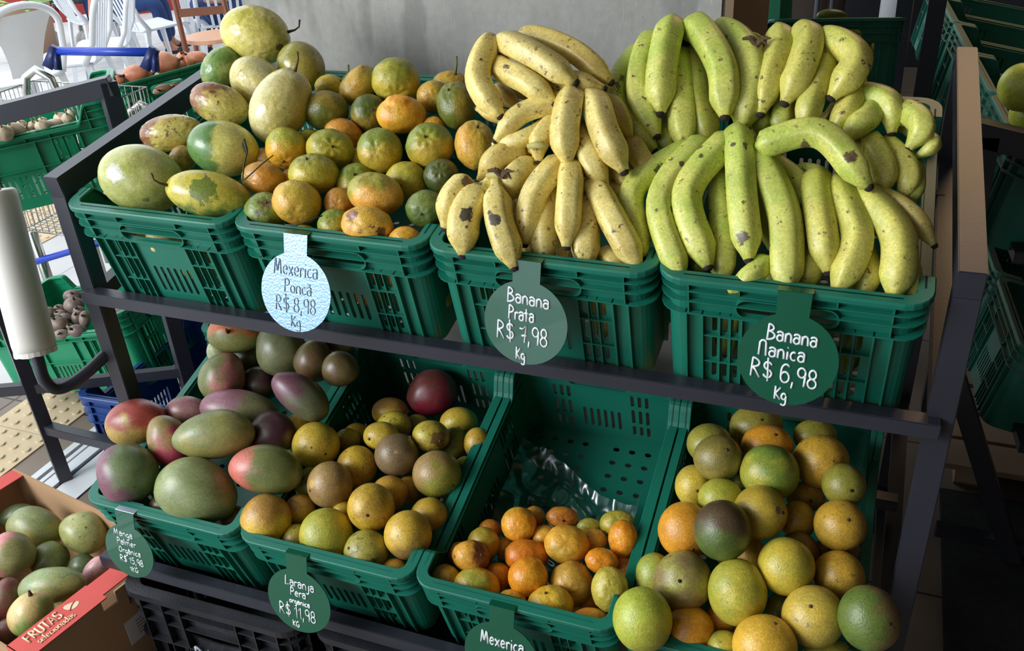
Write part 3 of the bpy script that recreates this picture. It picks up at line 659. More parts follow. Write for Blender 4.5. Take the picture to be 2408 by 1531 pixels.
price_tag(rim_frame('b', 0, .116), [('Manga', .0155, -.010, .034, -.02, 1.15), ('Palmer', .0155, -.004, .013, -.02, 1.1), ('Orga^nica', .014, .002, -.007, -.02, 1.1), ('R$ 15,98', .0155, .004, -.030, -.02, 1.05), ('1KG', .0125, .008, -.050, 0, 1.2)],
          'round green price tag reading Manga Palmer, clipped to the mango crate', (None, mat('pale_clip', (200, 222, 236), .2, metal=.6), None), pen=.0010, R=.060)
price_tag(rim_frame('b', 1, .142), [('Laranja', .0185, .004, .028, -.06, .95), ('Pera', .0165, .0, .009, -.04, 1.0), ('organica', .0105, .002, -.007, -.05, 1.1), ('R$ 11,98', .024, -.004, -.036, -.05, .85), ('KG', .0115, -.008, -.055, -.1, 1.1)],
          'round green price tag reading Laranja Pera R$ 11,98', pen=.0013)
price_tag(rim_frame('b', 2, .176), [('Mexerica', .024, .002, .018, -.04, .8), ('R$ 9,98', .024, 0, -.03, -.04, .85)],
          'round green price tag cut by the bottom edge, its top line starting Mexeri')
# lettering moulded on the black crate
lettering([('DAT', .042, .20, -.168, 0, .95)], .0028, bk1, 'lettering', mat('grey_white_print', (170, 176, 188), .6), pos=lambda x, y: (x, .0045, y))

# ---------------------------------------------------------------- fruit
PAL = {
 # key: (skin a, skin b, bias, spots, spot colour, gradient)
 'py': ((196,186,78),(222,206,120),0,.0,(120,100,50),(0,.3,0)), 'pd': ((150,144,66),(178,160,78),0,.06,(96,76,44),(.3,0,0)), 'pg': ((104,136,64),(160,170,96),-.05,.0,(80,90,50),(0,.4,0)),
 'pp': ((222,212,150),(206,190,112),0,.04,(140,112,70),(0,.5,0)), 'pb': ((196,180,96),(140,96,58),-.06,.08,(96,62,42),(-.7,-.2,0)), 'pgy': ((92,128,66),(206,196,108),.05,.02,(120,110,60),(1.6,-.3,0)),
 'pw': ((222,200,120),(170,136,72),0,.06,(120,88,50),(0,0,0)), 'pw2': ((168,172,88),(196,196,120),0,.02,(214,214,196),(0,-.3,0)), 'pgs': ((204,188,72),(84,112,50),-.10,.02,(100,90,44),(.1,.2,0)),
 'o': ((240,150,40),(232,168,56),0,-.02,(170,100,40),(0,0,0)), 'o2': ((218,136,48),(200,142,56),0,.05,(134,88,44),(0,0,0)), 'o3': ((236,158,54),(228,170,66),0,.06,(112,76,52),(0,0,0)), 'o4': ((190,106,40),(214,134,44),0,.05,(110,64,36),(0,0,0)), 'o5': ((240,156,40),(236,140,32),0,-.02,(190,110,40),(0,0,0)),
 'my': ((214,176,58),(180,160,56),0,.0,(130,110,50),(0,0,0)), 'my2': ((176,164,58),(222,160,50),-.02,.0,(120,110,50),(0,.7,0)), 'mo': ((206,152,58),(180,148,58),0,.02,(140,96,44),(0,0,0)), 'mo2': ((206,168,62),(214,154,60),0,.03,(130,96,44),(0,.4,0)), 'mo3': ((168,150,60),(226,160,70),.06,.04,(124,92,54),(.5,.6,0)),
 'myg': ((150,152,52),(200,170,58),0,.0,(120,106,50),(0,.5,0)), 'gm': ((104,112,40),(150,128,46),-.05,.02,(84,70,36),(0,-.25,0)), 'gm2': ((92,106,42),(150,128,48),-.05,.05,(90,76,40),(0,.6,0)), 'gm3': ((126,138,46),(188,160,54),0,.0,(100,90,40),(0,.6,0)),
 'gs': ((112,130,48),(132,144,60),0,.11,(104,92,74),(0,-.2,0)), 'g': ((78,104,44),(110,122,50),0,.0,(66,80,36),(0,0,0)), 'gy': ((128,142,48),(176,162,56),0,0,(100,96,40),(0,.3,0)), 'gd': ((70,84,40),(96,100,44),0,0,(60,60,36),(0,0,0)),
 'oy': ((220,186,66),(198,156,56),0,.04,(120,90,44),(0,-.3,0)), 'oo': ((226,172,60),(190,134,66),-.03,.03,(126,90,50),(0,-.8,0)), 'og': ((176,176,64),(214,180,70),0,.02,(110,100,50),(.3,.2,0)), 'ob': ((158,120,78),(172,132,84),0,.0,(214,172,70),(0,0,0)), 'oy2': ((220,172,56),(186,140,54),0,.07,(130,92,50),(0,0,0)),
 'oo2': ((218,168,62),(164,122,68),-.02,.05,(120,84,48),(0,.6,0)), 'ogb': ((150,142,60),(176,156,70),0,.10,(92,76,44),(0,0,0)), 'ob2': ((132,104,76),(146,114,82),0,0,(190,160,80),(0,0,0)), 'obg': ((172,134,82),(158,158,62),.0,.02,(120,96,56),(.6,.7,0)), 'oyb': ((200,172,62),(164,128,58),0,.09,(110,78,46),(.3,.2,0)),
 'ogr': ((112,124,52),(140,136,56),0,.02,(90,80,44),(0,0,0)), 'og2': ((188,174,64),(160,160,60),0,.02,(60,50,34),(0,0,0)), 'oo3': ((210,154,58),(196,138,54),0,.03,(130,90,50),(0,0,0)),
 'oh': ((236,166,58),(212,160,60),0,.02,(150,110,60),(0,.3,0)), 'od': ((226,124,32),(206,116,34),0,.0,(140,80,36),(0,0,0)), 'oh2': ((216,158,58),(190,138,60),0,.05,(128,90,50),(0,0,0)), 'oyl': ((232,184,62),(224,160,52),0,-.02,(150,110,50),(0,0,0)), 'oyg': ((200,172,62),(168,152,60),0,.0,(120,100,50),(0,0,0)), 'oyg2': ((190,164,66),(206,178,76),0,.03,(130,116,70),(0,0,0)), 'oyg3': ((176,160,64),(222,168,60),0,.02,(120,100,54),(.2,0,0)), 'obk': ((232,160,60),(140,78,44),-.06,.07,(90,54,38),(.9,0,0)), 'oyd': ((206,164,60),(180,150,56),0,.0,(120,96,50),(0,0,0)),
 'ogl': ((184,196,70),(196,184,72),0,-.02,(130,120,60),(.3,.4,0)), 'ob3': ((146,116,78),(170,156,72),-.05,.04,(110,84,58),(0,0,0)), 'obk2': ((96,72,52),(90,110,50),0,0,(70,50,40),(0,.6,0)), 'oo4': ((238,158,48),(220,142,44),0,.0,(140,96,48),(0,0,0)), 'oyn': ((212,168,62),(186,152,58),0,.04,(120,94,54),(0,0,0)), 'ogl2': ((128,154,60),(190,180,66),-.06,-.02,(110,110,50),(-.3,.2,0)), 'ob4': ((140,122,62),(160,134,66),0,.05,(90,76,50),(0,0,0)), 'oo5': ((226,170,60),(200,146,52),0,.06,(120,80,44),(0,.3,0)), 'ogb2': ((150,144,62),(172,150,64),0,.06,(104,84,50),(0,0,0)),
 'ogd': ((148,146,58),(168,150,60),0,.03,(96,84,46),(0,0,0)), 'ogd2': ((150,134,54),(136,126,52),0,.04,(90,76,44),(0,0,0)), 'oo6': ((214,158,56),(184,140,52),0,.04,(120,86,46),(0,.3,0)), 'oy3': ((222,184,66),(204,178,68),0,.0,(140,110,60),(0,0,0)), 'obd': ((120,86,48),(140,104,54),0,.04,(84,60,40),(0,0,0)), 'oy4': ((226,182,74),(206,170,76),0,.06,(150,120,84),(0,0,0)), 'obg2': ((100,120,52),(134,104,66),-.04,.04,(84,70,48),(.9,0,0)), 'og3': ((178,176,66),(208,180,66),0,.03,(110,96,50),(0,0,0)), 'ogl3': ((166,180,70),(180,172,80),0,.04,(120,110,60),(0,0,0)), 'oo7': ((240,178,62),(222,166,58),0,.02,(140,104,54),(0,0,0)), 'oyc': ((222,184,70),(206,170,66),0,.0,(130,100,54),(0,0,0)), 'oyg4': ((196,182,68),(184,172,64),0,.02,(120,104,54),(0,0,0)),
 'mgo': ((128,128,70),(214,120,64),0,.02,(80,70,44),(0,-1.1,0)), 'mgg': ((104,108,74),(124,124,84),0,.02,(70,66,50),(0,0,0)), 'mgp': ((122,126,76),(190,120,112),-.05,.04,(80,64,50),(0,.9,0)), 'mpu': ((112,72,84),(96,100,70),0,.0,(70,50,50),(.9,0,0)), 'mpg': ((144,100,110),(122,122,80),0,.02,(80,60,56),(.9,.4,0)), 'mgn': ((134,142,92),(158,150,84),0,.02,(84,80,56),(.2,.3,0)), 'mrd': ((160,70,58),(178,150,80),0,.02,(90,50,44),(-.4,.9,0)),
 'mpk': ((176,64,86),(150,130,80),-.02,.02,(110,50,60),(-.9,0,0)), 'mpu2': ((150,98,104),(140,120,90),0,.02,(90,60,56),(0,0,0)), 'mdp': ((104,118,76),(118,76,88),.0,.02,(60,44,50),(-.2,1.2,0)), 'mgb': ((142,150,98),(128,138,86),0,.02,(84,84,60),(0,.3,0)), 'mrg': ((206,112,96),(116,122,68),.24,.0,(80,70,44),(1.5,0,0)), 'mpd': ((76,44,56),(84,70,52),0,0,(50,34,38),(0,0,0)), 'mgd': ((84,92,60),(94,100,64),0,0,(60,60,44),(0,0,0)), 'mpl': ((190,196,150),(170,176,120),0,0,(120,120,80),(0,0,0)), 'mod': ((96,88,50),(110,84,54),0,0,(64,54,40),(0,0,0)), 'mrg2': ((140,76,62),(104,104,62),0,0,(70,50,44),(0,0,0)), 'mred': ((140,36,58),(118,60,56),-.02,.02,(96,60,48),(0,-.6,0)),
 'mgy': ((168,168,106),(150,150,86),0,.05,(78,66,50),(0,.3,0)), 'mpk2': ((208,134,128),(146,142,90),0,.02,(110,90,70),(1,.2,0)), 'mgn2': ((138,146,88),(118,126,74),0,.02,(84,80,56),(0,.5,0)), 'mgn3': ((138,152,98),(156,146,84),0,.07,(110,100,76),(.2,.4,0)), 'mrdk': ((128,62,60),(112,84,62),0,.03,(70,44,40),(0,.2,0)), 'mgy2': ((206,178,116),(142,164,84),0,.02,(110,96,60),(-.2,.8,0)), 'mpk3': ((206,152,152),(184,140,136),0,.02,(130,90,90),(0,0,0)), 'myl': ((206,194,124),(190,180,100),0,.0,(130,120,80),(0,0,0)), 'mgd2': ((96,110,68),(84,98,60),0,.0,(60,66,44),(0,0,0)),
 'on': ((206,118,86),(222,150,110),0,.03,(130,70,50),(0,-.4,0)), 'bt': ((134,114,98),(108,86,84),0,.05,(80,60,54),(0,0,0)), 'gl': ((214,196,166),(190,168,138),0,.03,(150,120,100),(0,0,0)),
 'ye': ((236,186,40),(222,150,34),0,0,(150,110,40),(0,0,0)), 'lm': ((204,206,78),(180,188,64),0,.02,(120,120,60),(0,.3,0)), 'gp': ((80,104,50),(110,116,52),0,0,(70,80,40),(0,0,0)),
 'gp2': ((130,124,50),(222,170,44),.02,0,(90,90,40),(.8,0,0)),
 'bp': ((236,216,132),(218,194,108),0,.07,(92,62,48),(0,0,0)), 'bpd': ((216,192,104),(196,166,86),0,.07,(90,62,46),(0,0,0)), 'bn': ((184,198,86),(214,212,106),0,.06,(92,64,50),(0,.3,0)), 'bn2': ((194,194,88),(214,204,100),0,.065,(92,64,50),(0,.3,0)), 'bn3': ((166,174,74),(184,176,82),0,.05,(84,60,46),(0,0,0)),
}
def paint(o, key, i=0):
    a, b, bias, sp, sc, g = PAL[key]
    rnd = random.Random(sum(map(ord, key)) + i * 7)
    j = 1 + rnd.uniform(-.06, .06)
    A, B = [v * j for v in s2l(a)], [v * j for v in s2l(b)]
    if key[0] in 'om' and key[:2] not in ('on',) and o.name[:5] in ('tange', 'manda', 'orang'):
        for c in (A, B): c[0] *= .96 if c[0] > c[1] else 1; c[1] *= 1.08 if c[0] > c[1] * 1.1 else .97
    o['skina'] = A; o['skinb'] = B; o['marka_pos'] = [0.0, 0.0, 9.0]; o['marka_radius'] = 0.0; o['marka_colour'] = [0.0, 0.0, 0.0]; o['markb_pos'] = [0.0, 0.0, 9.0]; o['markb_radius'] = 0.0; o['markb_colour'] = [0.0, 0.0, 0.0]; o['bias'] = bias; o['spots'] = sp; o['spotcol'] = list(s2l(sc)); o['gdir'] = list(map(float, g))
ICO = {}
def ico(n):
    if n not in ICO:
        bm = bmesh.new(); bmesh.ops.create_icosphere(bm, subdivisions=n, radius=1)
        ICO[n] = ([v.co.copy() for v in bm.verts], [tuple(v.index for v in f.verts) for f in bm.faces]); bm.free()
    return ICO[n]
def fruit(i, name, kind, group, label, key, loc, a, b, ax1, fd, cat, z=CZ):
    F = Vector(CZ); X = Vector(ax1); X = (X - F * X.dot(F)).normalized(); Y = F.cross(X).normalized()
    if kind == 'mango' or kind == 'passion': Z = F
    Z = F; R = Matrix((X, Y, Z)).transposed()                    # columns
    f = (R.transposed() @ Vector(fd)).normalized()
    seed = Vector((i * 3.17, i * 1.31, i * 7.7))
    vs0, fs = ico(5 if a > .045 or kind in ('tang',) else 4)
    wr = {'pb': 1.3, 'pw': 2.0, 'pg': .8, 'py': .7, 'pp': .55}.get(key, .12) if kind == 'passion' else 0
    c = min(a, b) * (1 if kind != 'mango' else .95)
    t1 = f.orthogonal().normalized(); t2 = f.cross(t1)
    vs = []
    for v in vs0:
        r = 1 + .022 * noise.noise(v * 1.3 + seed)
        d = v.dot(f)
        if kind == 'tang':
            r *= 1 - .07 * abs(d) ** 3; r += .034 * noise.noise(v * 2.6 + seed) + .012 * noise.noise(v * 8 + seed)
            ph = math.atan2(v.dot(t2), v.dot(t1)); k = max(0, (d - .86) / .14)
            r += -.06 * k * k + (.03 if 'star' in label or 'pucker' in label else .014) * math.sin(ph * 7 + i) * max(0, 1 - abs(d - .92) / .09)
            if 'nipple' in label: r += .15 * sstep((d - .80) / .2)
            if 'pear' in label: r += .16 * sstep((d - .3) / .7)
        elif kind == 'orange':
            r += .008 * noise.noise(v * 3 + seed); k = max(0, (d - .975) / .025); r -= .02 * k
        elif kind == 'passion':
            k = max(0, (d - .96) / .04); r -= .035 * k
            n1 = noise.noise(v * 5 + seed + Vector((0, 0, noise.noise(v * 3 + seed) * 1.4))); n2 = noise.noise(v * 1.1 + seed * 2)
            r -= wr * .05 * max(0, 1 - abs(n1) * 5) * (.4 + max(0, n2) * 1.5)
        elif kind in ('onion', 'garlic', 'beet'):
            k = max(0, (d - .80) / .20); r += (.16 if kind != 'beet' else .02) * k * k; ph = math.atan2(v.dot(t2), v.dot(t1))
            if kind == 'garlic': r += .05 * abs(math.sin(ph * 4 + i)) * (1 - d * d)
            if kind == 'beet': r += .03 * noise.noise(v * 3 + seed); r -= .05 * max(0, (d - .9) / .1)
        elif kind == 'mango':
            r += .02 * noise.noise(v * 1.8 + seed)
            x = v.x; r *= 1 + .03 * x * (1 if i % 2 else -1)
            # beak asymmetry near the far end
            q = v.copy()
        p = v * r
        if kind == 'mango': p = Vector((p.x, p.y * (1 - .10 * p.x * (1 if i % 2 else -1)) + .08 * (p.x ** 2 - .4), p.z))
        vs.append((p.x * a, p.y * b, p.z * c))
    me = D.meshes.new(name); me.from_pydata([tuple(v) for v in vs], [], fs); me.update()
    m = {'tang': 'citrus_skin', 'orange': 'citrus_skin', 'passion': 'smooth_skin', 'mango': 'mango_skin', 'onion': 'papery_skin', 'garlic': 'papery_skin', 'beet': 'papery_skin'}[kind]
    o = link(name, me, MATS[m], smooth=True)
    o.matrix_world = Matrix.Translation(loc) @ R.to_4x4()
    tag(o, label, cat, group or None); paint(o, key, i)
    # stem end: scar, button or stem as a child in the fruit's own axes
    lf = f; p0 = Vector((lf.x * a, lf.y * b, lf.z * c)); nrm = Vector((lf.x / a, lf.y / b, lf.z / c)).normalized()
    mb = MB()
    if 'stem' in label and 'hidden' not in label or 'twig' in label and 'thin' in label or 'stalk' in label:
        L = .030 if kind == 'passion' else (.03 if 'thin' in label else .012); side = nrm.orthogonal().normalized()
        bend = Vector((R.transposed() @ Vector((0, 0, 1)))) * .3
        mb.tube([p0 - nrm * .005, p0 + nrm * L * .4, p0 + (nrm + bend * .6).normalized() * L * .75, p0 + (nrm * .7 + bend * 1.6).normalized() * L * 1.1], [.0035, .002, .0017, .0022] if L > .015 else [.006, .004, .003, .0022], 7)
        mb.build('stem', STEM if kind == 'passion' or 'thin' not in label else GSTEM, o, smooth=True)
    elif kind in ('onion', 'garlic'):
        mb.tube([p0 * .98, p0 * 1.12 + nrm * .006, p0 * 1.15 + nrm * .018], [min(a, b) * .24, min(a, b) * .10, min(a, b) * .13], 8); mb.build('neck', STEM if kind == 'onion' else CARD, o, smooth=True)
    elif kind == 'beet':
        rr = random.Random(i)
        for q in range(5):
            dv = (nrm + Vector((rr.uniform(-.6, .6), rr.uniform(-.6, .6), rr.uniform(-.6, .6)))).normalized(); mb.tube([p0 * .94, p0 + dv * .006, p0 + dv * .010], [.0035, .0026, .001], 5)
        mb.build('crown', STEM, o, smooth=True)
    elif kind == 'orange' and name == 'lime' or kind in ('orange', 'tang') and a > .03 and i % 5 not in (1, 3):
        t = nrm.orthogonal().normalized(); n = 8; sz = .0030 if kind == 'orange' else .0022
        pc = p0 * (.985 if kind == 'orange' else .945)
        mb.tube([pc - nrm * .003, pc + nrm * .0006, pc + nrm * .0018], [sz, sz, sz * .45], 8)
        mb.build('button', STEM if (i % 3) else BTIP, o, smooth=True)
    return o
FR = [
(0,0,0,'large yellow-green passion fruit on the very top of the pile, stem pointing right','py',(0.1698, 0.4502, 1.2742),0.0727,0.0578,(0.935, 0.221, -0.278),(0.907, 0.408, 0.106)),
(0,0,0,'dull olive passion fruit behind the topmost one, beside the tangerines','pd',(0.2942, 0.4108, 1.2227),0.0512,0.047,(0.581, -0.238, -0.778),(0.881, 0.106, 0.461)),
(0,0,0,'green wrinkled passion fruit at the back left, under the topmost one','pg',(0.1206, 0.3822, 1.2218),0.0479,0.0366,(0.498, 0.599, 0.628),(0.552, 0.212, 0.806)),
(0,0,0,'pale cream passion fruit with a puckered navel, directly below the topmost one','pp',(0.2343, 0.3405, 1.2075),0.0589,0.0471,(0.799, -0.035, -0.6),(0.253, -0.946, 0.202)),
(0,0,0,'yellow passion fruit with brown shrivelled patches, left of the pale cream one','pb',(0.1996, 0.258, 1.1871),0.0591,0.0386,(0.914, 0.151, -0.376),(-0.653, -0.547, 0.524)),
(0,0,0,'upright pale yellow passion fruit with a curled stem, resting on the tangerines','pp',(0.3365, 0.2625, 1.1889),0.0752,0.0536,(0.32, 0.593, 0.739),(0.354, 0.344, 0.87)),
(0,0,0,'wrinkled passion fruit with a shrunken brown left end, beside the black side bar','pb',(0.1155, 0.2057, 1.1412),0.0627,0.0355,(0.921, 0.39, 0.005),(-0.738, -0.605, 0.299)),
(0,0,0,'passion fruit with green left half and yellow right half, middle of the pile','pgy',(0.2631, 0.1656, 1.1343),0.067,0.0505,(0.939, 0.25, -0.235),(0.426, -0.69, 0.584)),
(0,0,0,'small crumpled yellow passion fruit peeping between two big ones','pw',(0.1593, 0.1699, 1.1061),0.026,0.0244,(0.932, 0.358, -0.056),(0.346, -0.926, -0.154)),
(0,0,0,'biggest passion fruit, pale green with a white scuff, in the front left corner','pw2',(0.1296, 0.0841, 1.0936),0.0788,0.0623,(0.935, 0.221, -0.278),(0.998, 0.048, -0.047)),
(0,0,0,'elongated passion fruit with a dark green spot and a short stem, at the front rim','pgs',(0.2987, 0.059, 1.0876),0.0769,0.0415,(0.939, 0.25, -0.235),(-0.737, -0.536, 0.411)),
(0,0,0,'crumpled straw-coloured passion fruit hidden behind the dark twig','pw',(0.3315, 0.1931, 1.1092),0.0238,0.0214,(0.932, 0.358, -0.056),(0.362, -0.915, 0.179)),
(0,0,0,'passion fruit seen only through the handle hole of the leftmost top crate, left','pb',(0.1115, 0.0753, 0.9756),0.0367,0.0326,(0.932, 0.358, -0.056),(0.358, -0.887, 0.291)),
(0,0,0,'pale passion fruit seen only through the handle hole of the leftmost top crate, right','pp',(0.1659, 0.061, 0.9827),0.0336,0.0304,(0.932, 0.358, -0.056),(0.359, -0.892, 0.275)),
(1,1,1,'small dull tangerine with a long thin stem at the back left of the pile','my',(0.3794, 0.3741, 1.1964),0.0317,0.025,(0.932, 0.358, -0.056),(0.805, 0.198, 0.56)),
(1,1,1,'pear-shaped orange-brown tangerine at the back of the pile','mo',(0.4466, 0.3661, 1.2016),0.0426,0.0311,(0.525, 0.597, 0.607),(0.583, 0.111, 0.805)),
(1,1,1,'big yellow-green tangerine on top of the pile with a puckered base','myg',(0.5258, 0.3749, 1.215),0.046,0.0436,(0.932, 0.358, -0.056),(0.391, -0.835, -0.388)),
(1,1,1,'bright orange knobbly tangerine with a nipple on top','o',(0.5795, 0.282, 1.1804),0.0448,0.0355,(0.932, 0.358, -0.056),(0.036, -0.183, 0.983)),
(1,1,1,'orange-brown tangerine in the gap right of the big top one','mo',(0.6119, 0.3559, 1.1937),0.0316,0.0301,(0.932, 0.358, -0.056),(0.359, -0.895, 0.264)),
(1,1,1,'tangerine at the very back with a thin upright twig','mo',(0.623, 0.4104, 1.2032),0.0355,0.0258,(0.932, 0.358, -0.056),(0.413, -0.174, 0.894)),
(1,1,1,'olive green tangerine left of the yellow bananas, on top','gm',(0.672, 0.3234, 1.1904),0.0447,0.0362,(0.369, -0.372, -0.851),(-0.126, -0.501, 0.856)),
(1,1,1,'dark green tangerine with a brown top beside the upright passion fruit','gm',(0.4107, 0.2978, 1.1743),0.0435,0.0378,(0.932, 0.358, -0.056),(0.488, -0.807, -0.332)),
(1,1,1,'dark green tangerine half hidden behind the bright orange knobbly one','gm2',(0.4935, 0.3153, 1.1679),0.0352,0.0368,(0.932, 0.358, -0.056),(0.622, -0.64, 0.451)),
(1,1,1,'orange tangerine in the middle with only its upper half showing','o2',(0.4611, 0.2677, 1.1392),0.0381,0.0302,(0.914, 0.151, -0.376),(0.86, -0.505, -0.069)),
(1,1,1,'deep orange tangerine sliver below the black twig','o',(0.6373, 0.2934, 1.1566),0.0209,0.0201,(0.932, 0.358, -0.056),(0.362, -0.922, 0.14)),
(1,1,1,'yellow-green tangerine with an orange base under the upright passion fruit','my2',(0.3804, 0.1957, 1.1324),0.0375,0.0391,(0.932, 0.358, -0.056),(0.308, -0.865, -0.396)),
(1,1,1,'little yellow tangerine peeping above the star-scarred one','my2',(0.3956, 0.252, 1.1326),0.0224,0.0192,(0.932, 0.358, -0.056),(0.362, -0.919, 0.154)),
(1,1,1,'yellow-green tangerine with a green star-shaped scar facing front','myg',(0.4707, 0.2026, 1.1348),0.0439,0.0369,(0.941, 0.269, -0.206),(0.56, -0.704, 0.436)),
(1,1,1,'smooth green tangerine with a dimple, in the centre of the pile','gm3',(0.5692, 0.2081, 1.1375),0.0408,0.0401,(0.932, 0.358, -0.056),(0.268, -0.905, 0.33)),
(1,1,1,'shiny green tangerine with a bumpy star navel, right of centre','gm3',(0.6611, 0.2249, 1.1469),0.0425,0.0403,(0.932, 0.358, -0.056),(0.16, -0.7, 0.696)),
(1,1,1,'tangerine with orange top and olive base touching the yellow bananas','mo2',(0.7443, 0.234, 1.1504),0.0441,0.036,(0.261, -0.427, -0.866),(0.312, -0.201, 0.929)),
(1,1,1,'speckled orange tangerine pressed against the passion fruit and a twig','o2',(0.3708, 0.1241, 1.0996),0.039,0.0306,(0.938, 0.332, -0.101),(-0.258, -0.933, 0.252)),
(1,1,1,'yellow-green tangerine with brown scratches, above the one at front left','myg',(0.4733, 0.1348, 1.1121),0.045,0.0375,(0.94, 0.314, -0.131),(0.001, -0.32, 0.947)),
(1,1,1,'golden tangerine with an orange dimple, second in the front row','mo2',(0.4758, 0.0676, 1.0862),0.0423,0.0387,(0.921, 0.171, -0.349),(0.407, -0.865, -0.293)),
(1,1,1,'green tangerine with grey-brown scabs in the front left corner','gs',(0.4095, 0.066, 1.0639),0.038,0.0335,(0.932, 0.358, -0.056),(0.433, -0.46, 0.775)),
(1,1,1,'green tangerine shaded behind the big two-tone orange one','gm3',(0.5399, 0.1644, 1.0867),0.0378,0.0393,(0.932, 0.358, -0.056),(0.26, -0.554, 0.791)),
(1,1,1,'big two-tone orange tangerine with a green crown in the front half','mo3',(0.608, 0.1095, 1.0973),0.0484,0.0368,(0.935, 0.221, -0.278),(0.035, -0.364, 0.931)),
(1,1,1,'yellow-orange tangerine right of the big two-tone one','my',(0.633, 0.1755, 1.0975),0.0371,0.0342,(0.932, 0.358, -0.056),(0.168, -0.98, 0.108)),
(1,1,1,'orange tangerine with two brown blotches in the middle of the front rim','o3',(0.6232, 0.0441, 1.0689),0.0443,0.0323,(0.942, 0.287, -0.176),(-0.174, -0.786, 0.593)),
(1,1,1,'green-yellow tangerine just right of the blank-looking price tag clip','gy',(0.5554, 0.0516, 1.0586),0.0287,0.0287,(0.932, 0.358, -0.056),(0.225, -0.453, 0.863)),
(1,1,1,'dark green tangerine in the front right, beside the banana pair','g',(0.7078, 0.0987, 1.0835),0.0346,0.0318,(0.932, 0.358, -0.056),(0.164, -0.982, 0.099)),
(1,1,1,'shadowed green tangerine with a black stub, below the star navel one','gd',(0.6978, 0.1849, 1.1081),0.0308,0.0308,(0.932, 0.358, -0.056),(0.296, -0.663, 0.688)),
(1,1,1,'orange tangerine in the front right corner behind the rim','o',(0.692, 0.0424, 1.0465),0.0292,0.0265,(0.932, 0.358, -0.056),(0.57, -0.821, -0.006)),
(1,1,1,'yellow tangerine low behind the front rim above the price tag clip','my',(0.4848, 0.0453, 1.03),0.0352,0.0249,(0.932, 0.358, -0.056),(0.302, -0.683, 0.666)),
(1,1,1,'dim orange tangerine deep in the gap between the front ones','o2',(0.5355, 0.1059, 1.0749),0.0266,0.028,(0.932, 0.358, -0.056),(0.36, -0.899, 0.251)),
(1,1,1,'yellow tangerine sliver between the star-scarred and the smooth green one','my',(0.5165, 0.2292, 1.1071),0.0234,0.0265,(0.932, 0.358, -0.056),(0.361, -0.906, 0.219)),
(1,1,1,'orange sliver of tangerine left of the scratched yellow-green one','o',(0.4068, 0.161, 1.0848),0.0233,0.0233,(0.932, 0.358, -0.056),(0.362, -0.915, 0.179)),
(1,1,1,'orange sliver of tangerine behind the dark green one at the right','o',(0.7198, 0.1456, 1.0763),0.0188,0.0203,(0.932, 0.358, -0.056),(0.362, -0.919, 0.154)),
(1,1,1,'dark green tangerine buried under the bright orange knobbly one','gd',(0.6088, 0.32, 1.1464),0.0237,0.0237,(0.932, 0.358, -0.056),(0.362, -0.915, 0.179)),
(2,2,2,'orange and green mango on top of the heap, stalk scar facing front','mgo',(0.1235, 0.232, 0.6738),0.0593,0.0423,(0.94, 0.314, -0.131),(0.311, -0.714, 0.627)),
(2,2,2,'grey-green mango under the shelf rail, right of the topmost one','mgg',(0.2306, 0.2469, 0.6442),0.0618,0.0543,(0.293, -0.412, -0.863),(0.32, -0.887, -0.333)),
(2,2,2,'pink-cheeked green mango standing upright left of the heap','mgp',(0.1268, 0.1626, 0.6024),0.0577,0.0493,(0.113, 0.557, 0.823),(0.306, -0.861, -0.406)),
(2,2,2,'plum-purple mango sloping down to the right at the back','mpu',(0.347, 0.1366, 0.6144),0.0689,0.0398,(0.816, -0.014, -0.578),(-0.657, -0.333, 0.676)),
(2,2,2,'long purple-green mango with a stalk nub at its right tip','mpg',(0.1987, 0.109, 0.5702),0.0844,0.0417,(0.94, 0.314, -0.131),(0.992, 0.111, -0.059)),
(2,2,2,'long green mango lying across the middle, lighter than its neighbours','mgn',(0.2161, 0.0075, 0.5779),0.0839,0.0493,(0.905, 0.421, 0.065),(-0.734, -0.652, 0.19)),
(2,2,2,'red and orange mango at the left edge by the crate rim','mrd',(0.001, 0.0156, 0.5608),0.0661,0.048,(0.866, 0.47, 0.17),(-0.684, -0.723, -0.098)),
(2,2,2,'crimson mango tucked between the red one and the long green one','mpk',(0.0997, -0.0036, 0.5456),0.0567,0.0425,(0.514, -0.285, -0.809),(0.107, -0.124, 0.987)),
(2,2,2,'dusky pink mango half hidden behind the crimson one','mpu2',(0.0831, 0.0828, 0.5616),0.0495,0.0312,(0.932, 0.358, -0.056),(-0.448, -0.871, 0.201)),
(2,2,2,'round dark mango, green above and purple below, at the front left corner','mdp',(0.0591, -0.092, 0.5178),0.0632,0.0606,(0.581, -0.238, -0.778),(0.083, -0.06, 0.995)),
(2,2,2,'biggest green mango at the front rim above the handle','mgb',(0.2202, -0.0855, 0.508),0.0821,0.0643,(0.933, 0.211, -0.293),(-0.406, -0.558, 0.724)),
(2,2,2,'green mango with a salmon-red left cheek, touching the oranges','mrg',(0.3547, -0.0229, 0.5451),0.073,0.0487,(0.942, 0.287, -0.176),(-0.806, -0.588, 0.07)),
(2,2,2,'dark purple mango in shadow in the middle of the heap','mpd',(0.1795, 0.2131, 0.5632),0.0437,0.0418,(0.932, 0.358, -0.056),(0.361, -0.93, 0.07)),
(2,2,2,'shadowed green mango behind the upright one','mgd',(0.1296, 0.2577, 0.595),0.0406,0.0387,(0.932, 0.358, -0.056),(0.359, -0.933, 0.024)),
(2,2,2,'pale mango sliver under the topmost mango','mpl',(0.0632, 0.2367, 0.6179),0.0251,0.027,(0.932, 0.358, -0.056),(0.33, -0.904, -0.272)),
(2,2,2,'olive mango in deep shade right of the grey-green one','mod',(0.3224, 0.2336, 0.6371),0.0423,0.0459,(0.932, 0.358, -0.056),(0.362, -0.926, 0.108)),
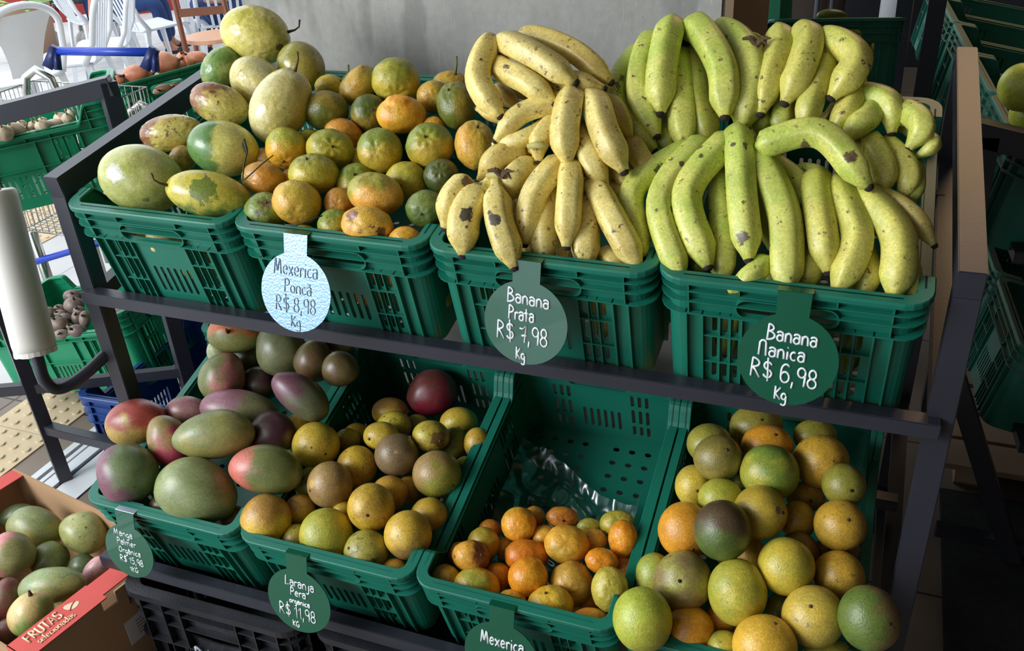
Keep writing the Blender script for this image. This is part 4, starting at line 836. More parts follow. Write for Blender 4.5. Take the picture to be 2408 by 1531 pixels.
(2,2,2,'brownish mango in the darkest back right corner','mod',(0.396, 0.2201, 0.6388),0.0397,0.0379,(0.932, 0.358, -0.056),(0.36, -0.932, 0.048)),
(2,2,2,'red-green mango right up under the shelf rail','mrg2',(0.3387, 0.304, 0.6527),0.0469,0.0282,(0.94, 0.314, -0.131),(0.362, -0.926, 0.108)),
(2,2,2,'very dark purple mango wedged below the long purple-green one','mpd',(0.2976, 0.082, 0.5465),0.0497,0.0461,(0.932, 0.358, -0.056),(0.362, -0.919, 0.154)),
(2,2,2,'mango low in the crate between the two front ones','mod',(0.1375, -0.0915, 0.4508),0.0365,0.0313,(0.932, 0.358, -0.056),(0.359, -0.933, 0.024)),
(2,2,2,'mango at the bottom of the front right corner','mod',(0.2807, -0.0696, 0.4328),0.0378,0.0309,(0.932, 0.358, -0.056),(0.36, -0.932, 0.048)),
(2,2,2,'buried mango behind the biggest green one','mpd',(0.0948, 0.0216, 0.4728),0.0365,0.0365,(0.932, 0.358, -0.056),(0.358, -0.934, -0.004)),
(3,3,3,'yellow orange with two black specks at the back left, beside the mangoes','oy',(0.397, 0.0894, 0.533),0.0485,0.0481,(0.932, 0.358, -0.056),(0.167, -0.893, 0.418)),
(3,3,3,'golden orange with a brown shoulder in the front left corner','oo',(0.387, -0.0917, 0.4844),0.0489,0.0485,(0.932, 0.358, -0.056),(0.556, -0.734, -0.389)),
(3,3,3,'large green-yellow orange in the front row with a black button','og',(0.5153, -0.0847, 0.4748),0.051,0.0503,(0.932, 0.358, -0.056),(-0.51, -0.829, 0.231)),
(3,3,3,'brown russet orange with one bare yellow patch','ob',(0.4752, 0.0076, 0.5132),0.045,0.0464,(0.932, 0.358, -0.056),(-0.457, -0.858, 0.234)),
(3,3,3,'golden orange with brown specks in the centre','oy2',(0.5898, -0.0319, 0.5177),0.0452,0.0452,(0.932, 0.358, -0.056),(0.353, -0.862, 0.363)),
(3,3,3,'golden orange with a shaded brown base, right in the front row','oo2',(0.6829, -0.0649, 0.5034),0.0442,0.0452,(0.932, 0.358, -0.056),(-0.149, -0.702, 0.697)),
(3,3,3,'olive speckled orange leaning on the front rim','ogb',(0.6112, -0.1007, 0.4741),0.0422,0.0396,(0.932, 0.358, -0.056),(-0.466, -0.622, 0.629)),
(3,3,3,'grey-brown russet orange with a pale navel at the back','ob2',(0.5726, 0.1112, 0.5323),0.0446,0.0432,(0.932, 0.358, -0.056),(0.236, -0.74, 0.63)),
(3,3,3,'brown and green orange with a sunburnt cheek near the right wall','obg',(0.6722, 0.0877, 0.5235),0.0483,0.0469,(0.932, 0.358, -0.056),(0.913, -0.397, -0.093)),
(3,3,3,'yellow orange with a brown scab behind the brown-green one','oyb',(0.6247, 0.1665, 0.5495),0.0386,0.0329,(0.94, 0.314, -0.131),(0.815, -0.539, 0.211)),
(3,3,3,'green orange behind the scabbed one at the right','ogr',(0.6557, 0.2031, 0.5124),0.0299,0.0335,(0.932, 0.358, -0.056),(0.358, -0.886, 0.296)),
(3,3,3,'dim yellow orange at the back right below the red mango','oy',(0.6413, 0.2639, 0.5177),0.0411,0.0352,(0.932, 0.358, -0.056),(0.355, -0.874, 0.33)),
(3,3,3,'farthest orange at the back, dim amber','oo',(0.4743, 0.2654, 0.5137),0.0401,0.0316,(0.932, 0.358, -0.056),(0.356, -0.878, 0.32)),
(3,3,3,'mottled orange behind the small glossy yellow one','oyb',(0.5117, 0.214, 0.5196),0.0375,0.0318,(0.932, 0.358, -0.056),(0.357, -0.88, 0.313)),
(3,3,3,'small glossy yellow orange above the grey-brown one','oy',(0.5149, 0.1541, 0.5352),0.0371,0.0306,(0.932, 0.358, -0.056),(-0.265, -0.9, 0.346)),
(3,3,3,'golden orange behind the two brown ones','oy2',(0.4892, 0.0865, 0.5004),0.0412,0.0437,(0.932, 0.358, -0.056),(0.1, 0.123, 0.987)),
(3,3,3,'green-yellow orange with a black scar, left of the brown russet one','og2',(0.4124, 0.0272, 0.4782),0.0314,0.0392,(0.932, 0.358, -0.056),(-0.141, -0.519, 0.843)),
(3,3,3,'amber orange between the front left one and the big green-yellow one','oo',(0.4223, -0.0311, 0.4682),0.0299,0.0306,(0.932, 0.358, -0.056),(0.358, -0.889, 0.286)),
(3,3,3,'orange wedged low between the two front left ones','oyb',(0.4487, -0.0928, 0.4481),0.0298,0.0322,(0.932, 0.358, -0.056),(0.357, -0.884, 0.302)),
(3,3,3,'orange-toned one right behind the central golden one','oo3',(0.5892, 0.0385, 0.4927),0.0366,0.0363,(0.932, 0.358, -0.056),(0.356, -0.877, 0.324)),
(3,3,3,'brown-topped orange against the right wall','oo2',(0.6895, 0.0081, 0.4863),0.0368,0.0368,(0.932, 0.358, -0.056),(0.355, -0.874, 0.33)),
(3,3,3,'amber orange low in the front right corner behind the rim','oo3',(0.6697, -0.1071, 0.4449),0.0297,0.0258,(0.932, 0.358, -0.056),(0.358, -0.886, 0.296)),
(3,3,3,'olive-yellow orange touching the dark purple mango','oy',(0.3267, 0.1268, 0.5237),0.0384,0.0391,(0.932, 0.358, -0.056),(0.356, -0.877, 0.322)),
(3,3,3,'dim speckled orange in the dip behind the two-speck one','oyb',(0.4273, 0.1564, 0.5033),0.0268,0.0261,(0.932, 0.358, -0.056),(0.36, -0.903, 0.236)),
(3,3,3,'barely lit orange at the back of the dip','oo2',(0.4219, 0.2012, 0.4887),0.0267,0.0236,(0.932, 0.358, -0.056),(0.361, -0.904, 0.228)),
(3,3,3,'orange squeezed against the right wall at the back','oo2',(0.7109, 0.2016, 0.5255),0.028,0.0323,(0.932, 0.358, -0.056),(0.358, -0.887, 0.291)),
(3,3,3,'dark orange in shadow under the red mango','ogb',(0.5438, 0.2544, 0.5004),0.0274,0.0228,(0.932, 0.358, -0.056),(0.36, -0.903, 0.236)),
(3,3,3,'dark orange hidden under the brown-green one','oo3',(0.6058, 0.0881, 0.4681),0.0255,0.0283,(0.932, 0.358, -0.056),(0.359, -0.895, 0.264)),
(3,3,3,'yellow sliver of orange under the brown russet one','oy',(0.5147, -0.0191, 0.4765),0.0213,0.0206,(0.932, 0.358, -0.056),(0.362, -0.913, 0.19)),
(3,3,3,'shadowed orange deep by the right wall','ogb',(0.7023, 0.1514, 0.4916),0.0249,0.0284,(0.932, 0.358, -0.056),(0.359, -0.895, 0.264)),
(3,3,3,'orange mostly hidden by the front rim near the centre','ogb',(0.5409, -0.1086, 0.4262),0.0233,0.0186,(0.932, 0.358, -0.056),(0.361, -0.904, 0.228)),
(2,2,-1,'dark crimson mango lying alone at the back of the oranges crate','mred',(0.5459, 0.3361, 0.5298),0.0587,0.052,(0.789, 0.527, 0.316),(0.379, -0.661, 0.648)),
(4,1,4,'orange mandarin with a central dark dot at the back left','o',(0.8602, 0.0403, 0.4855),0.0334,0.0326,(0.932, 0.358, -0.056),(0.253, -0.9, 0.354)),
(4,1,4,'orange mandarin peeking out behind the dotted one','o2',(0.8745, 0.0855, 0.4681),0.0211,0.0218,(0.932, 0.358, -0.056),(0.354, -0.869, 0.345)),
(4,1,4,'reddish-brown mandarin at the very back by the plastic bag','o4',(0.9314, 0.0856, 0.4832),0.0308,0.0207,(0.94, 0.314, -0.131),(0.35, -0.851, 0.392)),
(4,1,4,'large honey-orange mandarin with a grey cap in the centre','oh',(0.962, 0.0173, 0.4849),0.0409,0.0354,(0.941, 0.269, -0.206),(0.253, -0.667, 0.7)),
(4,1,4,'deep orange mandarin behind the round pitted one','od',(0.892, -0.0075, 0.4585),0.041,0.0313,(0.94, 0.314, -0.131),(0.613, -0.564, 0.554)),
(4,1,4,'round pale orange mandarin with a black stub at its lower right','o5',(0.9164, -0.0649, 0.4682),0.0352,0.0366,(0.932, 0.358, -0.056),(0.574, -0.77, -0.279)),
(4,1,4,'orange mandarin with a speckled shoulder right of centre','oh2',(0.9881, -0.0387, 0.4495),0.0394,0.0397,(0.932, 0.358, -0.056),(0.191, -0.919, 0.344)),
(4,1,4,'yellow-orange mandarin touching the front rim in the middle','oyl',(0.9703, -0.1007, 0.4532),0.0399,0.034,(0.932, 0.358, -0.056),(-0.164, -0.108, 0.981)),
(4,1,4,'olive-yellow mandarin against the right side, near the front','oyg2',(1.0667, -0.0667, 0.4879),0.0316,0.0387,(0.932, 0.358, -0.056),(0.231, -0.736, 0.636)),
(4,1,4,'oval bright orange mandarin leaning on the right wall','o5',(1.0583, 0.0511, 0.4947),0.0274,0.0352,(0.932, 0.358, -0.056),(-0.394, -0.894, 0.212)),
(4,1,4,'yellow-green mandarin behind the oval bright orange one','oyg',(1.0349, 0.1007, 0.4817),0.0335,0.0261,(0.932, 0.358, -0.056),(0.25, -0.523, 0.815)),
(4,1,4,'small orange mandarin between the oval one and the honey-orange one','o5',(1.0338, -0.0029, 0.4844),0.0296,0.0228,(0.941, 0.269, -0.206),(0.298, -0.67, 0.68)),
(4,1,4,'mandarin with a scorched brown right side on the left of the heap','obk',(0.8017, -0.0529, 0.4737),0.0352,0.029,(0.94, 0.314, -0.131),(0.763, -0.251, 0.596)),
(4,1,4,'big wrinkled yellow-green mandarin at the front left','oyg3',(0.829, -0.0975, 0.4489),0.0423,0.0355,(0.942, 0.287, -0.176),(0.194, -0.973, -0.122)),
(4,1,4,'amber mandarin in the front left corner','oh2',(0.7684, -0.1003, 0.4477),0.0287,0.0294,(0.932, 0.358, -0.056),(0.358, -0.89, 0.281)),
(4,1,4,'dim yellow mandarin behind the scorched one','oyd',(0.8035, -0.0015, 0.4581),0.0305,0.0319,(0.932, 0.358, -0.056),(0.358, -0.887, 0.291)),
(4,1,4,'brownish mandarin at the back left behind the dim yellow one','o4',(0.7974, 0.045, 0.4511),0.0225,0.0204,(0.932, 0.358, -0.056),(0.362, -0.913, 0.19)),
(4,1,4,'orange mandarin squeezed between the wrinkled one and the pale one','o5',(0.8488, -0.0476, 0.4312),0.027,0.0257,(0.932, 0.358, -0.056),(0.36, -0.897, 0.257)),
(4,1,4,'mandarin low behind the front rim beside the wrinkled one','oh',(0.9006, -0.1095, 0.4453),0.0265,0.0232,(0.932, 0.358, -0.056),(0.359, -0.895, 0.264)),
(4,1,4,'orange mandarin with a grey button in the front right corner','o2',(1.0462, -0.1097, 0.4469),0.0353,0.0238,(0.939, 0.323, -0.116),(0.303, -0.849, 0.434)),
(4,1,4,'mandarin sliver left of the scorched one','o2',(0.7654, -0.0317, 0.4484),0.0212,0.0233,(0.932, 0.358, -0.056),(0.361, -0.909, 0.21)),
(4,1,4,'greenish mandarin at the back right of the honey-orange one','oyg',(0.9826, 0.0906, 0.4706),0.0235,0.0157,(0.932, 0.358, -0.056),(0.361, -0.909, 0.21)),
(4,1,4,'smooth orange mandarin right behind the honey-orange one','oh',(1.0016, 0.0556, 0.4701),0.0244,0.023,(0.932, 0.358, -0.056),(0.361, -0.904, 0.228)),
(4,1,4,'mandarin in the gap left of the honey-orange one','oh',(0.9094, 0.0452, 0.4605),0.0255,0.0248,(0.932, 0.358, -0.056),(0.36, -0.903, 0.236)),
(4,1,4,'shadowed mandarin in the gap below the dotted one','oh2',(0.8374, 0.0204, 0.4361),0.0197,0.0215,(0.932, 0.358, -0.056),(0.362, -0.915, 0.179)),
(4,1,4,'dark orange mandarin in shadow by the right wall','od',(1.0713, 0.0189, 0.4569),0.0224,0.0204,(0.932, 0.358, -0.056),(0.361, -0.909, 0.21)),
(4,1,4,'dark sliver of mandarin behind the yellow-orange front one','od',(0.9278, -0.0929, 0.4257),0.0174,0.0167,(0.932, 0.358, -0.056),(0.362, -0.924, 0.125)),
(4,1,4,'shadowed mandarin above the one with the grey button','od',(1.0246, -0.0454, 0.4141),0.0209,0.0168,(0.932, 0.358, -0.056),(0.362, -0.913, 0.19)),
(3,3,5,'big lime-green orange overhanging the front left corner','ogl',(1.1425, -0.144, 0.5219),0.0475,0.0508,(0.932, 0.358, -0.056),(-0.344, -0.854, -0.39)),
(3,3,5,'brown russet orange with yellow freckles behind the lime-green one','ob3',(1.1877, -0.0522, 0.5316),0.0472,0.0492,(0.932, 0.358, -0.056),(0.007, -0.733, 0.68)),
(3,3,5,'dark brown orange with a green underside in the middle','obk',(1.2392, -0.0048, 0.6146),0.0468,0.0491,(0.932, 0.358, -0.056),(0.3, -0.717, -0.63)),
(3,3,5,'bright orange one left of the dark brown one','oo4',(1.1717, 0.0327, 0.5634),0.0456,0.0489,(0.932, 0.358, -0.056),(0.47, -0.883, -0.004)),
(3,3,5,'golden orange with a grey navel facing right in the centre','oyn',(1.2904, 0.0613, 0.6105),0.0439,0.0454,(0.932, 0.358, -0.056),(0.858, -0.275, 0.433)),
(3,3,5,'glossy green orange near the top of the heap','ogl2',(1.2934, 0.1422, 0.6329),0.0502,0.049,(0.932, 0.358, -0.056),(-0.31, -0.946, 0.096)),
(3,3,5,'olive-brown orange with a round button on top, upper left','ob4',(1.2032, 0.1493, 0.6387),0.0426,0.0411,(0.932, 0.358, -0.056),(0.397, -0.4, 0.826)),
(3,3,5,'large golden orange with dark pits at upper right','oo5',(1.373, 0.2045, 0.6294),0.0473,0.047,(0.932, 0.358, -0.056),(0.938, -0.295, -0.179)),
(3,3,5,'bright orange one behind the glossy green one','oo4',(1.279, 0.2229, 0.6277),0.0462,0.0395,(0.932, 0.358, -0.056),(0.307, -0.275, 0.911)),
(3,3,5,'greenish orange at the very top, cut by the price tag','ogb2',(1.2505, 0.2952, 0.6148),0.0496,0.0413,(0.932, 0.358, -0.056),(0.256, -0.541, 0.801)),
(3,3,5,'dim green orange behind the large golden one','ogd',(1.3569, 0.2783, 0.6271),0.0397,0.0313,(0.932, 0.358, -0.056),(0.255, -0.538, 0.803)),
(3,3,5,'olive green orange behind the buttoned one at upper left','ogd',(1.1772, 0.2146, 0.6162),0.0413,0.0381,(0.932, 0.358, -0.056),(0.235, -0.481, 0.844)),
(3,3,5,'yellow sliver of orange behind the buttoned one','oy',(1.2015, 0.2597, 0.5887),0.0298,0.0215,(0.932, 0.358, -0.056),(0.349, -0.849, 0.397)),
(3,3,5,'shaded olive orange against the right wall','ogd2',(1.415, 0.1436, 0.6337),0.036,0.0369,(0.932, 0.358, -0.056),(0.346, -0.836, 0.425)),
(3,3,5,'brownish golden orange on the right side','oo6',(1.4168, 0.0795, 0.6001),0.0418,0.0418,(0.932, 0.358, -0.056),(0.252, -0.529, 0.81)),
(3,3,5,'smooth yellow orange right of centre in the lower half','oy3',(1.3442, -0.0146, 0.5755),0.0449,0.0458,(0.932, 0.358, -0.056),(0.68, -0.729, 0.084)),
(3,3,5,'dark brown orange shadowed behind the smooth yellow one','obd',(1.3604, 0.052, 0.537),0.0367,0.044,(0.932, 0.358, -0.056),(0.345, -0.831, 0.437)),
(3,3,5,'orange with a fine scratch at the right side, above the dark green one','oo6',(1.4254, 0.0156, 0.5516),0.0401,0.0395,(0.932, 0.358, -0.056),(0.18, -0.767, 0.616)),
(3,3,5,'pale golden orange with grey speckles at the lower right','oy4',(1.3954, -0.0743, 0.541),0.0478,0.047,(0.932, 0.358, -0.056),(-0.141, -0.448, 0.883)),
(3,3,5,'big green orange with a brown flank overhanging the right rim','obg2',(1.4725, -0.0859, 0.5753),0.045,0.0487,(0.932, 0.358, -0.056),(0.603, -0.586, 0.542)),
(3,3,5,'tall yellow-green orange with a black button in the lower middle','og3',(1.2769, -0.0632, 0.5449),0.0466,0.0533,(0.932, 0.358, -0.056),(-0.231, -0.877, 0.421)),
(3,3,5,'small light green orange between the brown one and the left rim','ogl3',(1.1319, -0.0184, 0.4962),0.0319,0.0377,(0.932, 0.358, -0.056),(-0.095, -0.994, -0.063)),
(3,3,5,'vivid orange one right of the lime-green overhanging one','oo4',(1.2121, -0.1057, 0.4836),0.0381,0.0369,(0.932, 0.358, -0.056),(0.417, -0.557, 0.718)),
(3,3,5,'yellow-orange one cut by the bottom edge of the picture','oo7',(1.3311, -0.1361, 0.5208),0.0488,0.0462,(0.932, 0.358, -0.056),(0.231, 0.163, 0.959)),
(3,3,5,'yellow orange with a crack line on the left side','oyc',(1.1662, 0.1321, 0.5799),0.033,0.0383,(0.932, 0.358, -0.056),(0.347, -0.837, 0.423)),
(3,3,5,'lime-yellow orange behind the dark brown one','oyg4',(1.2203, 0.0934, 0.5968),0.0388,0.0349,(0.932, 0.358, -0.056),(-0.079, -0.791, 0.607)),
(3,3,5,'orange tucked under the large golden one','oo6',(1.3564, 0.1792, 0.5652),0.0342,0.028,(0.932, 0.358, -0.056),(0.347, -0.841, 0.415)),
(3,3,5,'plain orange right of the one with the grey navel','oo6',(1.35, 0.11, 0.5675),0.0294,0.0336,(0.932, 0.358, -0.056),(0.347, -0.84, 0.417)),
(3,3,5,'orange in the hollow left of the smooth yellow one','oo7',(1.283, 0.0457, 0.5241),0.0284,0.0329,(0.932, 0.358, -0.056),(0.347, -0.841, 0.415)),
(3,3,5,'small green orange in the gap left of the pale golden one','ogr',(1.3439, -0.0308, 0.4967),0.0229,0.0257,(0.932, 0.358, -0.056),(0.349, -0.849, 0.397)),
(3,3,5,'green orange at the bottom edge beside the vivid orange one','og3',(1.2692, -0.1161, 0.4746),0.0294,0.0252,(0.932, 0.358, -0.056),(0.348, -0.843, 0.411)),
(3,3,5,'orange in shadow under the tall yellow-green one','oo4',(1.2554, -0.0612, 0.4761),0.0274,0.026,(0.932, 0.358, -0.056),(0.349, -0.847, 0.402)),
(3,3,5,'orange sliver below the brownish golden one','oo6',(1.3975, 0.099, 0.5208),0.021,0.018,(0.932, 0.358, -0.056),(0.352, -0.861, 0.367)),
(3,3,5,'greenish orange at the bottom edge under the pale golden one','og3',(1.422, -0.0786, 0.4788),0.0358,0.0206,(0.932, 0.358, -0.056),(0.312, -0.717, 0.623)),
(3,3,5,'deeply shaded orange by the right wall','obd',(1.4298, 0.0908, 0.5415),0.0265,0.0206,(0.932, 0.358, -0.056),(0.349, -0.849, 0.397)),
(3,3,5,'yellow-green sliver of orange left of the glossy green one','oyg4',(1.244, 0.1839, 0.568),0.0159,0.0127,(0.932, 0.358, -0.056),(0.357, -0.88, 0.313)),
(2,2,6,'yellow-green mango at the back of the cardboard box','mgn',(-0.3944, -0.0238, 0.1919),0.0701,0.0475,(0.935, 0.221, -0.278),(0.552, -0.017, 0.834)),
(2,2,6,'yellowish green mango with dark scars under the crate corner','mgy',(-0.2606, -0.0013, 0.192),0.0569,0.049,(0.901, 0.121, -0.417),(-0.557, -0.828, -0.058)),
(2,2,6,'pink-cheeked mango at the left edge of the picture','mpk2',(-0.3529, -0.1291, 0.2095),0.0521,0.0524,(0.932, 0.358, -0.056),(0.258, -0.548, 0.796)),
(2,2,6,'plain green mango in the middle of the box','mgn2',(-0.3092, -0.0745, 0.1572),0.0457,0.0415,(0.741, 0.55, 0.385),(0.346, -0.835, 0.428)),
(2,2,6,'largest mango in the box, green with pitted skin','mgn3',(-0.189, -0.1721, 0.204),0.0762,0.0401,(0.905, 0.421, 0.065),(0.941, 0.01, 0.338)),
(2,2,6,'dark red mango at the left edge, low in the box','mrdk',(-0.2845, -0.2187, 0.1739),0.0396,0.0502,(0.932, 0.358, -0.056),(0.345, -0.83, 0.438)),
(2,2,6,'peach and green mango with a nub stalk in the near corner','mgy2',(-0.1551, -0.2593, 0.2165),0.0519,0.0434,(0.351, 0.596, 0.722),(0.101, 0.145, 0.984)),
(2,2,6,'dusty pink mango behind the red strip of the box','mpk3',(-0.1536, -0.0836, 0.178),0.0401,0.0245,(0.469, 0.599, 0.648),(0.347, -0.838, 0.421)),
(2,2,6,'yellow mango sliver by the red strip','myl',(-0.191, -0.153, 0.1337),0.0269,0.0236,(0.932, 0.358, -0.056),(0.351, -0.854, 0.384)),
(2,2,6,'dark green mango in the far left corner of the box','mgd2',(-0.5068, 0.0181, 0.163),0.0486,0.0299,(0.895, 0.436, 0.095),(0.346, -0.835, 0.428)),
(2,2,6,'shadowed green mango right of the plain green one','mgd2',(-0.2278, -0.0592, 0.1467),0.0332,0.028,(0.932, 0.358, -0.056),(0.349, -0.847, 0.402)),
(2,2,6,'brown-red mango at the bottom near the box edge','mrdk',(-0.2369, -0.2704, 0.1468),0.0323,0.0291,(0.932, 0.358, -0.056),(0.348, -0.844, 0.407)),
(5,4,7,'largest onion, red-brown with a dry neck at the right, on top of the onion crate','on',(-1.0144, 1.48, 0.9147),0.0518,0.0416,(0.941, 0.269, -0.206),(0.946, 0.182, 0.27)),
(5,4,7,'long pale onion left of the largest one','on',(-1.0351, 1.3519, 0.9103),0.0454,0.0306,(0.905, 0.421, 0.065),(-0.334, -0.938, 0.093)),
(5,4,7,'onion with a thin neck pointing right, in front of the long pale one','on',(-1.0543, 1.4029, 0.8837),0.0362,0.0251,(0.895, 0.436, 0.095),(0.881, 0.287, 0.376)),
(5,4,7,'small onion at the left end of the onion crate, behind the rack corner','on',(-1.0811, 1.3066, 0.8997),0.0285,0.0206,(0.932, 0.358, -0.056),(0.22, -0.436, 0.873)),
(5,4,7,'round onion behind the largest one at the right','on',(-1.0317, 1.6021, 0.9017),0.0273,0.0241,(0.932, 0.358, -0.056),(0.26, -0.554, 0.791)),
(5,4,7,'onion with a dry top at the right, next to the green passion fruit','on',(-0.9752, 1.6064, 0.8994),0.0444,0.0287,(0.917, 0.398, 0.02),(-0.498, -0.574, 0.65)),
(5,4,7,'onion low at the rim under the largest one','on',(-1.0098, 1.5389, 0.8831),0.031,0.0233,(0.866, 0.47, 0.17),(-0.241, -0.658, 0.713)),
(5,4,7,'onion seen through the handle hole of its crate, left one','on',(-1.0048, 1.4252, 0.8292),0.0365,0.0243,(0.831, 0.501, 0.244),(0.352, -0.859, 0.371)),
(5,4,7,'onion seen through the handle hole of its crate, right one','on',(-0.9834, 1.4743, 0.8335),0.0246,0.0174,(0.866, 0.47, 0.17),(0.357, -0.883, 0.305)),
(6,5,8,'garlic bulb at the left edge of the picture','gl',(-0.7544, 0.5398, 0.9766),0.0256,0.0216,(0.932, 0.358, -0.056),(0.372, -0.321, 0.871)),
(6,5,8,'big garlic bulb next to the one at the picture edge','gl',(-0.7574, 0.5803, 0.9706),0.0259,0.0214,(0.932, 0.358, -0.056),(0.046, -0.498, 0.866)),
(6,5,8,'garlic bulb in front, third from the left edge','gl',(-0.7572, 0.6122, 0.9559),0.019,0.0162,(0.932, 0.358, -0.056),(0.548, -0.24, 0.802)),
(6,5,8,'pinkish garlic bulb above the middle of the heap','gl',(-0.7565, 0.6412, 0.9637),0.018,0.0148,(0.932, 0.358, -0.056),(0.334, -0.356, 0.873)),
(6,5,8,'garlic bulb with fine ridges in the middle of the front','gl',(-0.6941, 0.6138, 0.9762),0.0195,0.0172,(0.932, 0.358, -0.056),(-0.031, -0.463, 0.886)),
(6,5,8,'wide garlic bulb right of the middle, at the rim','gl',(-0.6906, 0.6473, 0.9688),0.0241,0.0166,(0.905, 0.421, 0.065),(-0.232, -0.685, 0.691)),
(6,5,8,'garlic bulb with a torn papery tube, on top at the right','gl',(-0.693, 0.6806, 0.9776),0.0204,0.0156,(0.932, 0.358, -0.056),(-0.0, -0.533, 0.846)),
(6,5,8,'garlic bulb beside the step of the crate rim','gl',(-0.6614, 0.6745, 0.9788),0.0179,0.0162,(0.932, 0.358, -0.056),(0.334, -0.356, 0.873)),
(6,5,8,'small purple-veined garlic bulb at the back middle','gl',(-0.7372, 0.6567, 0.9749),0.0131,0.0107,(0.932, 0.358, -0.056),(0.237, -0.487, 0.841)),
(6,5,8,'garlic bulb at the back left with an orange skin flake','gl',(-0.7803, 0.6243, 0.9725),0.0143,0.0119,(0.932, 0.358, -0.056),(0.249, -0.521, 0.816)),
(6,5,8,'garlic bulb farthest right under the black bar','gl',(-0.6788, 0.7047, 0.9847),0.0125,0.0112,(0.932, 0.358, -0.056),(0.369, -0.275, 0.888)),
(7,6,9,'beetroot on top of the heap with a scruffy brown crown','bt',(-1.0466, 0.8235, 0.3032),0.0309,0.0228,(0.932, 0.358, -0.056),(0.469, -0.502, 0.727)),
(7,6,9,'large round beetroot just under the topmost one','bt',(-0.9561, 0.7433, 0.3222),0.0324,0.0285,(0.932, 0.358, -0.056),(0.405, -0.075, 0.911)),
(7,6,9,'small beetroot left of the large round one','bt',(-0.9753, 0.6994, 0.3145),0.0199,0.0129,(0.932, 0.358, -0.056),(-0.044, -0.672, 0.739)),
(7,6,9,'dark beetroot below the large round one','bt',(-0.9042, 0.6589, 0.3266),0.0233,0.0183,(0.921, 0.171, -0.349),(-0.12, -0.714, 0.69)),
(7,6,9,'wide beetroot with a black crown by the bag roll','bt',(-0.8919, 0.6173, 0.3326),0.0295,0.0242,(0.941, 0.269, -0.206),(-0.029, -0.369, 0.929)),
(7,6,9,'pinkish beetroot touching the rack post','bt',(-0.9036, 0.7123, 0.3279),0.0192,0.0153,(0.932, 0.358, -0.056),(0.273, -0.594, 0.756)),
(7,6,9,'beetroot left of the grey one by the rack post','bt',(-0.8585, 0.6635, 0.3355),0.0194,0.0219,(0.932, 0.358, -0.056),(0.247, -0.517, 0.82)),
(7,6,9,'grey-blue oval beetroot half behind the rack post','bt',(-0.8151, 0.6506, 0.3437),0.018,0.0273,(0.932, 0.358, -0.056),(0.375, -0.542, 0.752)),
(7,6,9,'beetroot with a star-shaped dark scar at the rim','bt',(-0.7747, 0.5771, 0.3501),0.0271,0.0193,(0.932, 0.358, -0.056),(0.026, -0.74, 0.672)),
(7,6,9,'dusky beetroot low at the rim by the bag roll','bt',(-0.8281, 0.5657, 0.3359),0.0243,0.0152,(0.932, 0.358, -0.056),(0.318, -0.734, 0.6)),
(7,6,9,'beetroot peeping out right beside the bag roll','bt',(-1.0385, 0.7116, 0.303),0.0195,0.0182,(0.932, 0.358, -0.056),(0.273, -0.594, 0.756)),
(7,6,9,'dark beetroot just right of the rack post','bt',(-0.8226, 0.7626, 0.3402),0.0198,0.0269,(0.932, 0.358, -0.056),(0.192, -0.357, 0.914)),
(7,6,9,'blue-grey beetroot right of the post under the shelf rail','bt',(-0.7745, 0.7626, 0.3506),0.0273,0.0191,(0.932, 0.358, -0.056),(0.572, -0.404, 0.714)),
(7,6,9,'flat beetroot at the back corner rim of the crate','bt',(-0.7196, 0.7222, 0.3601),0.0296,0.0156,(0.866, 0.47, 0.17),(0.578, -0.526, 0.624)),
(7,6,9,'nearly black beetroot behind the small one','bt',(-1.0345, 0.7508, 0.2976),0.0197,0.0132,(0.932, 0.358, -0.056),(0.273, -0.594, 0.756)),
(7,6,9,'small beetroot sliver above the star-scarred one','bt',(-0.8491, 0.6179, 0.3299),0.0124,0.0093,(0.932, 0.358, -0.056),(0.225, -0.453, 0.863)),
(8,3,10,'large yellow-green lime at the right edge, upper one','lm',(1.6509, 0.9174, 1.1049),0.0463,0.048,(0.932, 0.358, -0.056),(0.308, -0.702, 0.643)),
(8,3,10,'lime at the right edge just below the large one','lm',(1.6791, 0.9549, 1.0401),0.0388,0.0406,(0.932, 0.358, -0.056),(0.3, -0.677, 0.673)),
(9,2,11,'orange-yellow pepper filling the right half of the handle hole','ye',(1.2719, 1.6984, 1.0265),0.0465,0.0294,(0.917, 0.398, 0.02),(0.316, -0.73, 0.606)),
(9,2,11,'olive and yellow pepper in the left half of the handle hole','gp2',(1.212, 1.7269, 1.0187),0.0423,0.0299,(0.94, 0.314, -0.131),(0.314, -0.721, 0.618)),
(9,2,11,'green pepper just showing above the crate rim','gp',(1.2268, 1.7171, 1.074),0.0442,0.0172,(0.932, 0.358, -0.056),(0.315, -0.726, 0.612)),
(9,2,11,'yellow pepper seen through the upper slots of its crate','ye',(1.3383, 1.7159, 0.9702),0.0419,0.0493,(0.932, 0.358, -0.056),(0.318, -0.734, 0.6)),
(9,2,11,'orange pepper seen through the lower slots of its crate','ye',(1.3358, 1.7299, 0.8923),0.0427,0.0377,(0.932, 0.358, -0.056),(0.314, -0.721, 0.618))]
GRP = ['giant passion fruit in the top left crate', 'tangerines in the second top crate', 'mangoes in the bottom left crate', 'oranges in the second bottom crate', 'mandarins in the third bottom crate', 'oranges heaped in the bottom right crate', 'mangoes in the cardboard box', 'onions in the crate at the upper left', 'garlic bulbs in the crate at the left', 'beetroots in the crate at the left', 'limes in the nearest right-hand crate', 'peppers in the crate behind the green bananas']
LOOK = {'passion': 'passion fruit', 'tang': 'tangerine', 'orange': 'orange', 'mango': 'mango'}
